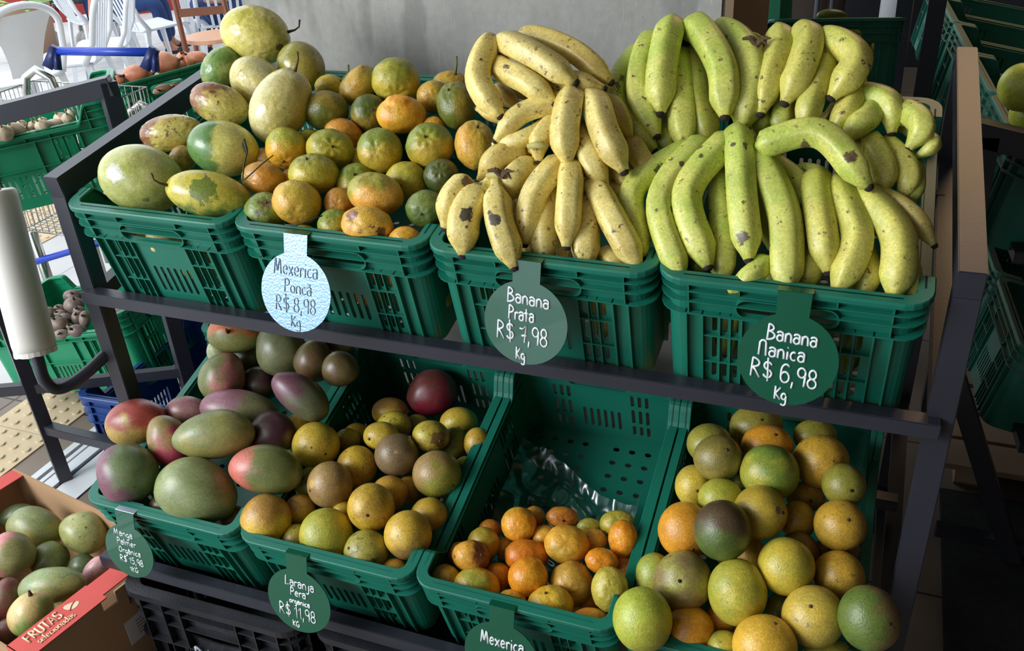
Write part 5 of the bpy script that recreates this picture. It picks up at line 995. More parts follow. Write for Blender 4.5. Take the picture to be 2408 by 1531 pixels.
for i, (n, k, g, lab, key, loc, a, b, ax, fd) in enumerate(FR):
    nm = ('passion_fruit', 'tangerine', 'mango', 'orange', 'mandarin', 'onion', 'garlic_bulb', 'beetroot', 'lime', 'pepper')[n]
    fruit(i, nm, ('passion', 'tang', 'mango', 'orange', 'onion', 'garlic', 'beet')[k], GRP[g] if g >= 0 else None, lab, 'obk2' if (key == 'obk' and nm == 'orange') else key, Vector(loc), a, b, ax, fd, {'garlic_bulb': 'garlic'}.get(nm, nm.replace('_', ' ')))

# ---------------------------------------------------------------- bananas
def banana_mesh(P, R, name, roll=0.0, neck=True):
    """P: list of 3D points stem->tip (world), R radius"""
    P = [Vector(p) for p in P]
    # Catmull-Rom sampling
    Q = [P[0] * 2 - P[1]] + P + [P[-1] * 2 - P[-2]]; pts = []
    for i in range(1, len(Q) - 2):
        for k in range(8):
            t = k / 8; a, b, c, d = Q[i - 1:i + 3]
            pts.append(.5 * ((2 * b) + (c - a) * t + (2 * a - 5 * b + 4 * c - d) * t * t + (3 * b - a - 3 * c + d) * t ** 3))
    pts.append(P[-1])
    L = [0]
    for i in range(1, len(pts)): L.append(L[-1] + (pts[i] - pts[i - 1]).length)
    n = 25; vs = []; T = L[-1]; fs = []
    F = Vector(CZ); m = len(pts); x = None
    for i, p in enumerate(pts):
        d = (pts[min(i + 1, m - 1)] - pts[max(i - 1, 0)]).normalized()
        if x is None: x = d.cross(F).normalized()
        x = (x - d * x.dot(d)).normalized(); y = d.cross(x)
        s = L[i] / T; e = T - L[i]; h = L[i]
        r = 1
        if neck: r = min(r, .42 + .58 * sstep((h - .018) / .035))
        else: r = min(r, math.sqrt(max(.02, min(1, h / .014))))
        r = min(r, .34 + .66 * sstep(e / .036) ** .75)
        for k in range(n):
            a = 2 * PI * k / n
            am = (a - roll) % (2 * PI / 5) - PI / 5; rr = R * 1.04 * r * (.55 * math.cos(PI / 5) / math.cos(am) * 1.12 + .45)
            vs.append(p + (x * math.cos(a) + y * math.sin(a)) * rr)
    for i in range(m - 1):
        for k in range(n): fs.append((i * n + k, i * n + (k + 1) % n, (i + 1) * n + (k + 1) % n, (i + 1) * n + k))
    fs.append(tuple(reversed(range(n)))); fs.append(tuple(range((m - 1) * n, m * n)))
    return vs, fs, pts
def banana(P, R, key, i, parent=None, origin=None, neck=True, name='banana'):
    vs, fs, pts = banana_mesh(P, R, name, roll=(i * 1.3) % 1.2, neck=neck)
    o0 = Vector(origin) if origin else Vector(P[1]); d = (pts[-1] - pts[0]).normalized(); X = d.cross(Vector(CZ)).normalized(); Zz = X.cross(d)
    Rm = Matrix((X, d, Zz)).transposed()
    inv = Rm.transposed()
    me = D.meshes.new(name); me.from_pydata([tuple(inv @ (v - o0)) for v in vs], [], fs); me.update()
    o = link(name, me, MATS['banana_skin'], parent, smooth=True)
    o.matrix_world = Matrix.Translation(o0) @ Rm.to_4x4() if parent is None else o.matrix_world
    if parent is not None:
        o.matrix_parent_inverse = Matrix.Identity(4); o.matrix_basis = Matrix.Translation(o0 - parent.location) @ Rm.to_4x4()
    paint(o, key, i)
    e = (pts[-1] - pts[-2]).normalized(); mb = MB(); q = [inv @ (pts[-1] + e * t - o0) for t in (-.003, .002, .0055)]
    mb.tube(q, [R * .37, R * .34, R * .22], 9); mb.build('blossom_tip', BTIP, o, smooth=True)
    return o
BA = [
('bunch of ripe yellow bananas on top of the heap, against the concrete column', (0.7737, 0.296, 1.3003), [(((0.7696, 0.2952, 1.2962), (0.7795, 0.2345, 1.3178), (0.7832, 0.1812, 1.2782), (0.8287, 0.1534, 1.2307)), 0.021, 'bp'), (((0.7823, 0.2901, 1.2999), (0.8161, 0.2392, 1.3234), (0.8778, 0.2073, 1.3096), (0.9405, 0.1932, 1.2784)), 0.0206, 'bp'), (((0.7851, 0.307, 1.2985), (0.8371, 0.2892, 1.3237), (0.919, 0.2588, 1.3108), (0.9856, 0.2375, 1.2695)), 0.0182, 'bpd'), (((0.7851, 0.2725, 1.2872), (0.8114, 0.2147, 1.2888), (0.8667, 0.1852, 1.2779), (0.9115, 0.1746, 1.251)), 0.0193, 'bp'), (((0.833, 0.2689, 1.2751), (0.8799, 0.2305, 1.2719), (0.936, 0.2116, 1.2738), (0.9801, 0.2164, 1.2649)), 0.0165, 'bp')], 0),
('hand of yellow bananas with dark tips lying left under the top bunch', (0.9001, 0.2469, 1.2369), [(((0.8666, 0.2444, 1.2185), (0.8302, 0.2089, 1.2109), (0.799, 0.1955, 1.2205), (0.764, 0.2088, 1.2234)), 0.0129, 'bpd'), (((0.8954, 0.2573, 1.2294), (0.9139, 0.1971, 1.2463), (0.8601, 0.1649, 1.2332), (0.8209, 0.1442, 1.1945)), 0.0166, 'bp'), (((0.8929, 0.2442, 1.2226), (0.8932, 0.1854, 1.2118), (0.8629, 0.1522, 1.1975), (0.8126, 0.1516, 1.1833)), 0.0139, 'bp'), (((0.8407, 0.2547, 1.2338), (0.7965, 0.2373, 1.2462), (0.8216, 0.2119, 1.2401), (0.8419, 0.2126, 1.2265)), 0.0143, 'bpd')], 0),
('hand of yellow bananas hanging tips down in the middle of the heap', (0.9207, 0.2479, 1.2376), [(((0.9196, 0.2427, 1.2343), (0.9362, 0.1827, 1.2543), (0.9423, 0.1349, 1.2223), (0.9524, 0.1087, 1.1763)), 0.0221, 'bp'), (((0.91, 0.2355, 1.2219), (0.9054, 0.1759, 1.2155), (0.8976, 0.1421, 1.2003), (0.8978, 0.1296, 1.1709)), 0.0178, 'bp'), (((0.9365, 0.2366, 1.2339), (0.9746, 0.1865, 1.2483), (1.0048, 0.139, 1.2168), (1.0406, 0.113, 1.1705)), 0.0219, 'bp'), (((0.9302, 0.2252, 1.2157), (0.9537, 0.169, 1.2065), (0.9846, 0.1265, 1.1808), (1.0133, 0.108, 1.1435)), 0.0187, 'bp'), (((0.9154, 0.2608, 1.2297), (0.922, 0.244, 1.2359), (0.9586, 0.2304, 1.2445), (0.986, 0.2461, 1.2485)), 0.0112, 'bpd'), (((0.9325, 0.2569, 1.2295), (0.9867, 0.2331, 1.2367), (1.0128, 0.2004, 1.2227), (1.0319, 0.1873, 1.1916)), 0.015, 'bpd')], 0),
('lower hand of yellow bananas fanned above the front rim', (0.9185, 0.174, 1.1473), [(((0.9276, 0.1623, 1.1452), (0.958, 0.1074, 1.1631), (0.9703, 0.058, 1.1296), (0.9748, 0.027, 1.0776)), 0.0197, 'bp'), (((0.9135, 0.1842, 1.1402), (0.9269, 0.1243, 1.163), (0.9073, 0.0779, 1.1329), (0.9032, 0.0372, 1.0693)), 0.0202, 'bp'), (((0.914, 0.1679, 1.131), (0.9217, 0.1094, 1.1189), (0.9279, 0.063, 1.0886), (0.9362, 0.0331, 1.0377)), 0.0203, 'bp'), (((0.9404, 0.1579, 1.1288), (0.979, 0.1099, 1.1239), (0.9948, 0.0609, 1.0908), (1.002, 0.0301, 1.0384)), 0.0213, 'bp'), (((0.9571, 0.1495, 1.1344), (1.0004, 0.1044, 1.1381), (1.0404, 0.0598, 1.1104), (1.0865, 0.0276, 1.056)), 0.0209, 'bp'), (((0.9336, 0.13, 1.0714), (0.9503, 0.0859, 1.0419), (0.9586, 0.0599, 1.0368), (0.9616, 0.0582, 1.0197)), 0.0123, 'bpd'), (((0.884, 0.1652, 1.1176), (0.855, 0.1268, 1.0998), (0.8656, 0.1022, 1.0956), (0.8645, 0.0981, 1.076)), 0.0112, 'bpd'), (((0.8918, 0.1302, 1.0728), (0.8853, 0.0859, 1.0437), (0.897, 0.062, 1.0406), (0.8998, 0.06, 1.0235)), 0.0111, 'bpd')], 0),
('pair of upright ripe bananas joined at a dry crown, dark smudges like faces', (0.8432, 0.0858, 1.156), [(((0.8378, 0.0986, 1.1481), (0.8433, 0.0836, 1.1453), (0.866, 0.0312, 1.1075), (0.9024, -0.0055, 1.049)), 0.0221, 'bp'), (((0.8378, 0.0986, 1.1481), (0.8286, 0.0901, 1.143), (0.8048, 0.0409, 1.1089), (0.8119, 0.0065, 1.0533)), 0.0253, 'bp')], 0),
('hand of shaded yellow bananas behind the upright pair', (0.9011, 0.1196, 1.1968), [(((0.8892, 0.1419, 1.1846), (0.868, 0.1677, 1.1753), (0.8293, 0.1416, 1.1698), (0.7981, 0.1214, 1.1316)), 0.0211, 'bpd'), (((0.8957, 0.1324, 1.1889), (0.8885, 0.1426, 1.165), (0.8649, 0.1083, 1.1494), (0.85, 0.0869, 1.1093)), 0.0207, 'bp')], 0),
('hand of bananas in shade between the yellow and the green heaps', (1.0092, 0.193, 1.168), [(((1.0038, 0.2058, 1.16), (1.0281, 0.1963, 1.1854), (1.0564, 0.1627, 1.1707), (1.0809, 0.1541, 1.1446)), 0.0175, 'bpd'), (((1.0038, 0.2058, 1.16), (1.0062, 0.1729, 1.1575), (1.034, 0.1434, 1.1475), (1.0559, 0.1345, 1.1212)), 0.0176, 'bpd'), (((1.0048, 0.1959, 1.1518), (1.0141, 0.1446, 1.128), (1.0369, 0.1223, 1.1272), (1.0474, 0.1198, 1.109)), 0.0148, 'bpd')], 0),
('blunt ripe banana with its top snapped off and a dry brown flap', None, [(((0.7921, 0.1013, 1.1416), (0.7774, 0.0651, 1.1231), (0.7688, 0.0409, 1.0799)), 0.0236, 'bp')], 0),
('ripe banana lying low in the front right corner of the yellow heap', None, [(((1.0138, 0.0753, 1.0542), (1.043, 0.0501, 1.0501), (1.0716, 0.0502, 1.0345)), 0.0146, 'bp')], 0),
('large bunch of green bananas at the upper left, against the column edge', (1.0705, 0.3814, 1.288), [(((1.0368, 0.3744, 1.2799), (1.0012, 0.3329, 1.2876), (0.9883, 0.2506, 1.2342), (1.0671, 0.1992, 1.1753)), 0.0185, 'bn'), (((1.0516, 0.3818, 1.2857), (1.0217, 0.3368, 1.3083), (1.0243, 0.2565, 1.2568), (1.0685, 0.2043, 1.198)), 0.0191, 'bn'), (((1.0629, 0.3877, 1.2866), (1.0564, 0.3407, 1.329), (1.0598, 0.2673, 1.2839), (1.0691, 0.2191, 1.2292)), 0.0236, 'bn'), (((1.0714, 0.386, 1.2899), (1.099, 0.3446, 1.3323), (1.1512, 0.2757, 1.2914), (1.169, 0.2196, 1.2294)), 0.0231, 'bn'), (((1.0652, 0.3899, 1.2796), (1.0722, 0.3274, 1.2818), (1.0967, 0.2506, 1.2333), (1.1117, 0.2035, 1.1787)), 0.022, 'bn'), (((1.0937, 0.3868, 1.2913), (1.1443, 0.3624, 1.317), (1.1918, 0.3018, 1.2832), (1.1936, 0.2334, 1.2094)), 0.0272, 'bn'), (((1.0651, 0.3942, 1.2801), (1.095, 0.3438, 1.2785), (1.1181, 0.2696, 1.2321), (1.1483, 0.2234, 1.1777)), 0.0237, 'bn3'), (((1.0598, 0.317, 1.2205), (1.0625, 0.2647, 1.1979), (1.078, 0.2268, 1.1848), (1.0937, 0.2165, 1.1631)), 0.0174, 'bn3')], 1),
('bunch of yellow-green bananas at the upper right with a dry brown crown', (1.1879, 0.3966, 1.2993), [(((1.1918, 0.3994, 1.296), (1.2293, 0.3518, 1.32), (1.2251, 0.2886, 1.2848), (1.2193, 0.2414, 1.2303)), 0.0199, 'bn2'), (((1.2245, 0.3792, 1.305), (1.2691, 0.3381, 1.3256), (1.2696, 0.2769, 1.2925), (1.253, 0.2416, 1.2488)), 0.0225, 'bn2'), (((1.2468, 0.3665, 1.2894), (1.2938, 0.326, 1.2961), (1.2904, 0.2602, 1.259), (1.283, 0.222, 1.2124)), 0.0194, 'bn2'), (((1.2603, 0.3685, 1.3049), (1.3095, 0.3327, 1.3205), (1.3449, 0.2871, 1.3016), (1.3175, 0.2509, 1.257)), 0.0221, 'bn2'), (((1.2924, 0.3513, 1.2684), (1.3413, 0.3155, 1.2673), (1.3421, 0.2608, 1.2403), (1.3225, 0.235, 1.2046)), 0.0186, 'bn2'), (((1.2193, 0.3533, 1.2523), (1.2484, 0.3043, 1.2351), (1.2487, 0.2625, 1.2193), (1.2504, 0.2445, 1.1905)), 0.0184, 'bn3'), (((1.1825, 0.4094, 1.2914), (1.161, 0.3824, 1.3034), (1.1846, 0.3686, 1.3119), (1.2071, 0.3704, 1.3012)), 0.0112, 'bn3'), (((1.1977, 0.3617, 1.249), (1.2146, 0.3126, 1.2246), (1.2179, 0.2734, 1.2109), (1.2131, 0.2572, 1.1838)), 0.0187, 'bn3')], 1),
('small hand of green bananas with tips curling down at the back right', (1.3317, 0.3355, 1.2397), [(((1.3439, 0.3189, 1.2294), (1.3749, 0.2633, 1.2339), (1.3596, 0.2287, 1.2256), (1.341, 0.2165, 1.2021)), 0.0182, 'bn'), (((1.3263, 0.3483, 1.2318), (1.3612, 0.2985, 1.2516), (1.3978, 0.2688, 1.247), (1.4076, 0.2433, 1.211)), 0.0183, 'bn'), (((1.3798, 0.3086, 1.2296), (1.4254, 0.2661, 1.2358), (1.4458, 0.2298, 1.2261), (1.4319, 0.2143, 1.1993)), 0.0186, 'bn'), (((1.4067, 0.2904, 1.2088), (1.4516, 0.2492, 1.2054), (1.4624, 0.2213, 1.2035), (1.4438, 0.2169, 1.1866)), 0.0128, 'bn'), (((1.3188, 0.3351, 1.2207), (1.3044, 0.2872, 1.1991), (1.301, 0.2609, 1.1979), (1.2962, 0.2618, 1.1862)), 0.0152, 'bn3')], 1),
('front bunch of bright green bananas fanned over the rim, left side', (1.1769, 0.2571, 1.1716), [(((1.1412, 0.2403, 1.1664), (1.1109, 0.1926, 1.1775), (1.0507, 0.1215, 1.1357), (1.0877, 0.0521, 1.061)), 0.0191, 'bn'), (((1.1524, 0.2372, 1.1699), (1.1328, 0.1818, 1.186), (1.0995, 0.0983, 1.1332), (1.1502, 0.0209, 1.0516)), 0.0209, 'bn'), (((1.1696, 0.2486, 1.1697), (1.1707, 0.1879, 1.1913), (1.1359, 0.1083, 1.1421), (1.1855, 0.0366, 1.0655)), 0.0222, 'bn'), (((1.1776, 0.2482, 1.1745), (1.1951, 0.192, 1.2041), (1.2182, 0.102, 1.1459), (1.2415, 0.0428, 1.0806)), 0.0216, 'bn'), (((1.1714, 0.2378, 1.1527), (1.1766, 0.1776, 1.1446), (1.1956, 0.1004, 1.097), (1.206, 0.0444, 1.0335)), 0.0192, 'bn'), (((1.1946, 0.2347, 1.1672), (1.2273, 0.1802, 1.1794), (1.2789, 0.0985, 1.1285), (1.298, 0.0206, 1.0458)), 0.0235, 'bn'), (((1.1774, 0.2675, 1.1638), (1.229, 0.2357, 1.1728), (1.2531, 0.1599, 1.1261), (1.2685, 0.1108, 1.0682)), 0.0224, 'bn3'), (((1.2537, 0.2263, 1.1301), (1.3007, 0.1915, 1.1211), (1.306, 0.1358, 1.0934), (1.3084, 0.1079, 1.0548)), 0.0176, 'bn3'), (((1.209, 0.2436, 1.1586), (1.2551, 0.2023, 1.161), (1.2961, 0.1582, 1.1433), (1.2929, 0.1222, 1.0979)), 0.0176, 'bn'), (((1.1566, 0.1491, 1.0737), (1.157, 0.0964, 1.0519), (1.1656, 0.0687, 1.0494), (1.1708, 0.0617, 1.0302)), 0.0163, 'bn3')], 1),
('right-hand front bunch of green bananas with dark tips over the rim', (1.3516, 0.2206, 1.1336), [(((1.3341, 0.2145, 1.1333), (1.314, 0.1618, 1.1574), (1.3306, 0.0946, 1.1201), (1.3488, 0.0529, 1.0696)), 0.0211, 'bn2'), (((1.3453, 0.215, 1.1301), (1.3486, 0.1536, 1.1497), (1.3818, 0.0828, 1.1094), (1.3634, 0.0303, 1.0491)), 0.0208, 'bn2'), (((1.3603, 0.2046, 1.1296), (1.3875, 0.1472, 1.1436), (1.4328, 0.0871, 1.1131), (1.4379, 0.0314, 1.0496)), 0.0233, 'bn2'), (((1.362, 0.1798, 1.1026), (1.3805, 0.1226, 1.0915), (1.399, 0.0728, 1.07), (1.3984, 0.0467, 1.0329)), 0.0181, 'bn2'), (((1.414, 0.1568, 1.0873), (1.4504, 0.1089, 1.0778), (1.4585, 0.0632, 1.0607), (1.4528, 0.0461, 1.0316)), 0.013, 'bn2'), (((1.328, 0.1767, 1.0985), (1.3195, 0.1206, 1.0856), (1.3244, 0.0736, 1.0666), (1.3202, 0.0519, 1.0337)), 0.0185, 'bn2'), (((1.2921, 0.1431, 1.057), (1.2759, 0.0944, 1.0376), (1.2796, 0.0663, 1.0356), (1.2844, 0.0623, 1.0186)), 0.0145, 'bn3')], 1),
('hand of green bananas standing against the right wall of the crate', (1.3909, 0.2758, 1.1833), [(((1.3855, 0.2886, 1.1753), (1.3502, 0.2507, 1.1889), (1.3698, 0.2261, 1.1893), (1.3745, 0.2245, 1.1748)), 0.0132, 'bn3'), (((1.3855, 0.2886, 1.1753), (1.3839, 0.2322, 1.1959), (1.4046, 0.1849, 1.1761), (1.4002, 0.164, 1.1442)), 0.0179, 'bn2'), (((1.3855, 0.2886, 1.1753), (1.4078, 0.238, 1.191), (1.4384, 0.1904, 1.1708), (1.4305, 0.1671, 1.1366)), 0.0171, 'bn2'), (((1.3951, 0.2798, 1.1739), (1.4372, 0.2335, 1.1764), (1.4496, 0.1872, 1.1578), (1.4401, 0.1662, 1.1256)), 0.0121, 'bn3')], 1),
('single big green banana lying across the top of the front bunches', None, [(((1.2227, 0.1697, 1.2027), (1.3113, 0.1721, 1.2273), (1.3862, 0.1235, 1.1722)), 0.0207, 'bn')], 0),
('single yellow ripe banana poking out over the right rim of the green heap', None, [(((1.3886, 0.1732, 1.1472), (1.4416, 0.1348, 1.1357), (1.4804, 0.1108, 1.1003)), 0.0146, 'bp')], 0),
('green banana lying low over the front rim, dark tip pointing left', None, [(((1.2649, 0.069, 1.0742), (1.2511, 0.0324, 1.0647), (1.2202, 0.0176, 1.0386)), 0.0156, 'bn')], 0),
('banana half hidden under the big one lying across', None, [(((1.2774, 0.2167, 1.1544), (1.3104, 0.1987, 1.1604), (1.3465, 0.1945, 1.1431)), 0.0111, 'bn')], 0)]
bi = 0
for (label, crown, lst, kind) in BA:
    if crown:
        root = empty('banana_bunch', crown); tag(root, label, 'bananas', 'bunches of green bananas' if kind else 'bunches of yellow bananas')
        for (P, R, key) in lst:
            bi += 1; banana(P, R, key, bi, root, P[1])
        cs = MB(); c = Vector(crown)
        firsts = [Vector(P[0]) for P, R, key in lst]
        av = sum(firsts, Vector()) / len(firsts)
        cs.tube([c + Vector((-.016, .0, .0)), c + Vector((0, 0, .004)), c + Vector((.016, .0, .002))], [.004, .006, .004], 9)
        cs.v = [tuple(Vector(v) - c) for v in cs.v]
        cs.build('crown', mat('pale_stem', (176, 168, 96), .6, var=.15, vscale=60) if kind == 0 else mat('pale_green_stem', (140, 152, 80), .6, var=.15, vscale=60), root, smooth=True)
    else:
        (P, R, key) = lst[0]; bi += 1
        o = banana(P, R, key, bi, None, P[1], neck=False); tag(o, label, 'banana', None)
# dry crown of the upright pair and of the green bunch
def dry_crown(loc, label):
    mb = MB(); rnd = random.Random(5); c = Vector((0, 0, 0))
    for k in range(6):
        a = rnd.uniform(-.6, .9); L = rnd.uniform(.014, .026)
        mb.tube([c, Vector((math.cos(a) * L * .5 * (1 if k % 2 else -1), -.004, .006 + L * .2)), Vector((math.cos(a) * L * (1 if k % 2 else -1), -.006, .004 + math.sin(a) * L * .5))], [.006, .004, .001], 6)
    o = mb.build('dry_crown', STEM); o.location = loc; return o
for nm, (loc, par) in {'dry_crown': [[0.8659, 0.0566, 1.1701], 'pair of upright'], 'dry_crown ': [[1.1977, 0.3059, 1.3184], 'bunch of yellow-green bananas at the upper right']}.items():
    o = dry_crown(loc, nm)
    root = [r for r in D.objects if r.get('label', '').startswith(par)][0]
    o.parent = root; o.matrix_parent_inverse = Matrix.Identity(4); o.location = Vector(loc) - root.location

# ---------------------------------------------------------------- single bruises and spots
from mathutils.bvhtree import BVHTree
def mark(o, px, py, rad, col, slot='marka'):
    d = (Vector(CX) * ((px - 1204) / FPX) + Vector(CY) * ((py - 765.5) / FPX) + Vector(CZ)).normalized()
    M = o.matrix_world.inverted(); t = BVHTree.FromPolygons([v.co for v in o.data.vertices], [tuple(p.vertices) for p in o.data.polygons])
    h = t.ray_cast(M @ CP, (M.to_3x3() @ d).normalized())
    if h[0] is None: return
    o[slot + '_pos'] = list(h[0]); o[slot + '_radius'] = rad; o[slot + '_colour'] = list(s2l(col))
FPX = cam.data.lens / 36 * 2408
bpy.context.view_layer.update()
def by(prefix): return [r for r in D.objects if r.get('label', '').startswith(prefix)][0]
PRB = [c for c in by('pair of upright').children if c.name.startswith('banana')]
MK = [(PRB[1], 1097, 507, .0105, (48, 38, 44), 'marka'), (PRB[1], 1097, 533, .003, (80, 54, 44), 'markb'), (PRB[0], 1163, 513, .011, (48, 38, 44), 'marka'), (PRB[0], 1150, 500, .004, (60, 44, 44), 'markb'),
      (by('elongated passion'), 478, 447, .024, (104, 122, 50), 'marka'), (by('orange tangerine with two brown'), 828, 503, .011, (146, 100, 76), 'marka'), (by('orange tangerine with two brown'), 897, 548, .009, (92, 56, 40), 'markb'),
      (by('brown russet orange with one'), 733, 1137, .008, (212, 166, 74), 'marka'), (by('large yellow-green passion'), 658, 110, .009, (98, 76, 52), 'marka'), (by('green tangerine with grey-brown'), 628, 478, .010, (112, 92, 72), 'marka'),
      (by('yellow orange with a brown scab'), 1035, 1032, .018, (120, 84, 44), 'marka'), (by('yellow orange with two black'), 732, 1053, .003, (50, 44, 30), 'marka'), (by('yellow orange with two black'), 765, 1068, .004, (70, 56, 34), 'markb'),
      (by('blunt ripe banana'), 1101, 425, .012, (110, 80, 56), 'marka'), (by('biggest passion fruit'), 268, 405, .017, (206, 208, 188), 'marka'), (by('biggest passion fruit'), 345, 470, .006, (120, 118, 70), 'markb'),
      (by('grey-brown russet orange with a pale'), 932, 1062, .004, (180, 150, 90), 'marka'), (by('mandarin with a scorched'), 1128, 1290, .013, (124, 66, 40), 'marka'), (by('large golden orange with dark pits'), 1985, 1112, .003, (70, 50, 34), 'marka'), (by('large golden orange with dark pits'), 1950, 1128, .008, (130, 84, 50), 'markb'),
      (by('golden orange with a grey navel'), 1830, 1200, .006, (96, 92, 84), 'marka'), (by('brown and green orange'), 1025, 1092, .010, (150, 140, 60), 'marka'), (by('pale cream passion'), 589, 212, .010, (184, 166, 110), 'marka'), (by('single big green banana'), 1895, 340, .008, (92, 64, 50), 'marka'), (by('single big green banana'), 2000, 370, .009, (92, 64, 50), 'markb')]
GB = [c for c in by('front bunch of bright').children if c.name.startswith('banana')]
MK += [(GB[0], 1553, 405, .013, (44, 38, 44), 'marka'), (GB[1], 1604, 385, .005, (70, 50, 44), 'marka'), (GB[2], 1648, 365, .006, (70, 50, 44), 'marka'), (GB[3], 1745, 560, .010, (92, 70, 60), 'marka'), (GB[3], 1724, 340, .005, (70, 50, 44), 'markb')]
for o, x, y, r, c, sl in MK: mark(o, x, y, r, c, sl)

# fruit lower in the crates, seen only through the slots and holes of the front walls
def low(crate_i, x, y, z, a, b, nm, kind, key, label, grp, row='t'):
    M = (tiltm(TOP + Vector((crate_i * WC, 0, 0)), TT) if row == 't' else tiltm(BOT + Vector((crate_i * WC, 0, 0)), TL))
    n = len(D.objects); fruit(n, nm, kind, grp, label, key, M @ Vector((x, y, z)), a, b, CX, tuple(-v for v in CZ), nm.replace('_', ' '))
gp = GRP[0]; gtg = GRP[1]
for k, (x, z) in enumerate(((.085, -.13), (.19, -.16), (.285, -.13))):
    low(0, x, .085, z, .050, .042, 'passion_fruit', 'passion', 'py', 'yellow passion fruit seen only through the front slots of the leftmost top crate, ' + ('left', 'middle', 'right')[k] + ' one', gp)
for k, (x, z) in enumerate(((.07, -.15), (.205, -.16), (.275, -.115), (.325, -.165))):
    low(1, x, .068, z, .036, .034, 'tangerine', 'tang', ('my', 'o2', 'mo', 'o')[k], 'tangerine seen only through the front slots of its crate, ' + ('left of the tag', 'right of the tag', 'upper one at right', 'lowest one at right')[k], gtg)
for k, (x, z) in enumerate(((.26, -.11), (.32, -.16))):
    low(2, x, .064, z, .033, .031, 'mandarin', 'tang', 'o2', 'mandarin seen only through the front slots of its crate, ' + ('upper', 'lower')[k] + ' one', GRP[4], 'b')
for ci, key, xs in ((2, 'bpd', (.06, .27, .32)), (3, 'bn3', (.06, .10, .28, .33))):
    M = tiltm(TOP + Vector((ci * WC, 0, 0)), TT)
    for k, x in enumerate(xs):
        P = [tuple(M @ Vector((x + .01, .075, -.06))), tuple(M @ Vector((x, .052, -.125))), tuple(M @ Vector((x - .006, .066, -.195)))]
        bi += 1; o = banana(P, .0175, key, bi, None, P[1], neck=False)
        tag(o, ('yellow' if ci == 2 else 'green') + ' banana seen only through the front slots of its crate, ' + (('far left one', 'middle one', 'rightmost one') if ci == 2 else ('far left one', 'second from the left', 'third from the left', 'rightmost one'))[k], 'banana', 'bananas behind the slots of their crate')

# ---------------------------------------------------------------- bag roll on its hook
def bag_roll():
    a = Vector((-.129, -.053, .757)); b = Vector((-.178, .018, 1.076)); ax = (b - a).normalized()
    root = empty('bag_roll', a); tag(root, 'thick white roll of plastic bags hanging upright at the left', 'bag roll')
    mb = MB(); prof = [(0, .012), (0, .036), (.003, .0395), (.02, .041), (.16, .0405), (.31, .040), (.322, .0385), (.325, .034), (.322, .012)]
    x = ax.orthogonal().normalized(); y = ax.cross(x); n = 40
    for h, r in prof:
        for k in range(n):
            an = 2 * PI * k / n; rr = r * (1 + .006 * math.sin(an * 5 + h * 20)); mb.v.append(tuple(ax * h + (x * math.cos(an) + y * math.sin(an)) * rr))
    for i in range(len(prof) - 1):
        for k in range(n): mb.f.append((i * n + k, i * n + (k + 1) % n, (i + 1) * n + (k + 1) % n, (i + 1) * n + k))
    mb.build('bags', BAG, root, smooth=True)
    c = MB(); c.tube([ax * -.004, ax * .334], .0135, 16); c.build('core', CARD, root, smooth=True)
    sk = MB()
    for k in range(24):
        a0 = 2 * PI * k / 24; a1 = 2 * PI * (k + 1) / 24; pt = lambda q, h, r: x * math.cos(q) * r + y * math.sin(q) * r + ax * h
        n0 = len(sk.v); sk.v += [tuple(pt(a0, .006, .0405)), tuple(pt(a1, .006, .0405)), tuple(pt(a1, -.004 - .001 * math.sin(k * 2.1), .041)), tuple(pt(a0, -.004 - .001 * math.sin(k * 2.1 - 2.1), .041))]; sk.f.append((n0, n0 + 1, n0 + 2, n0 + 3))
    sk.build('loose_edge', BAG, root)
    h = MB(); pts = [(-.056, .050, .705), (-.075, .01, .683), (-.096, -.03, .668), (-.110, -.055, .672), (-.120, -.064, .70), tuple(a - ax * .02), tuple(a + ax * .05)]
    # smooth the hook path
    P = [Vector(p) for p in pts]; Q = []
    for i in range(len(P) - 1):
        p0, p1, p2, p3 = P[max(0, i - 1)], P[i], P[i + 1], P[min(len(P) - 1, i + 2)]
        for k in range(5):
            t = k / 5; Q.append(.5 * ((2 * p1) + (p2 - p0) * t + (2 * p0 - 5 * p1 + 4 * p2 - p3) * t * t + (3 * p1 - p0 - 3 * p2 + p3) * t ** 3))
    h.tube(Q, .0125, 14); o = h.build('bag_roll_hook', STEEL, smooth=True); tag(o, 'bent black tube hook welded to the rack post, carrying the bag roll', 'hook')
bag_roll()

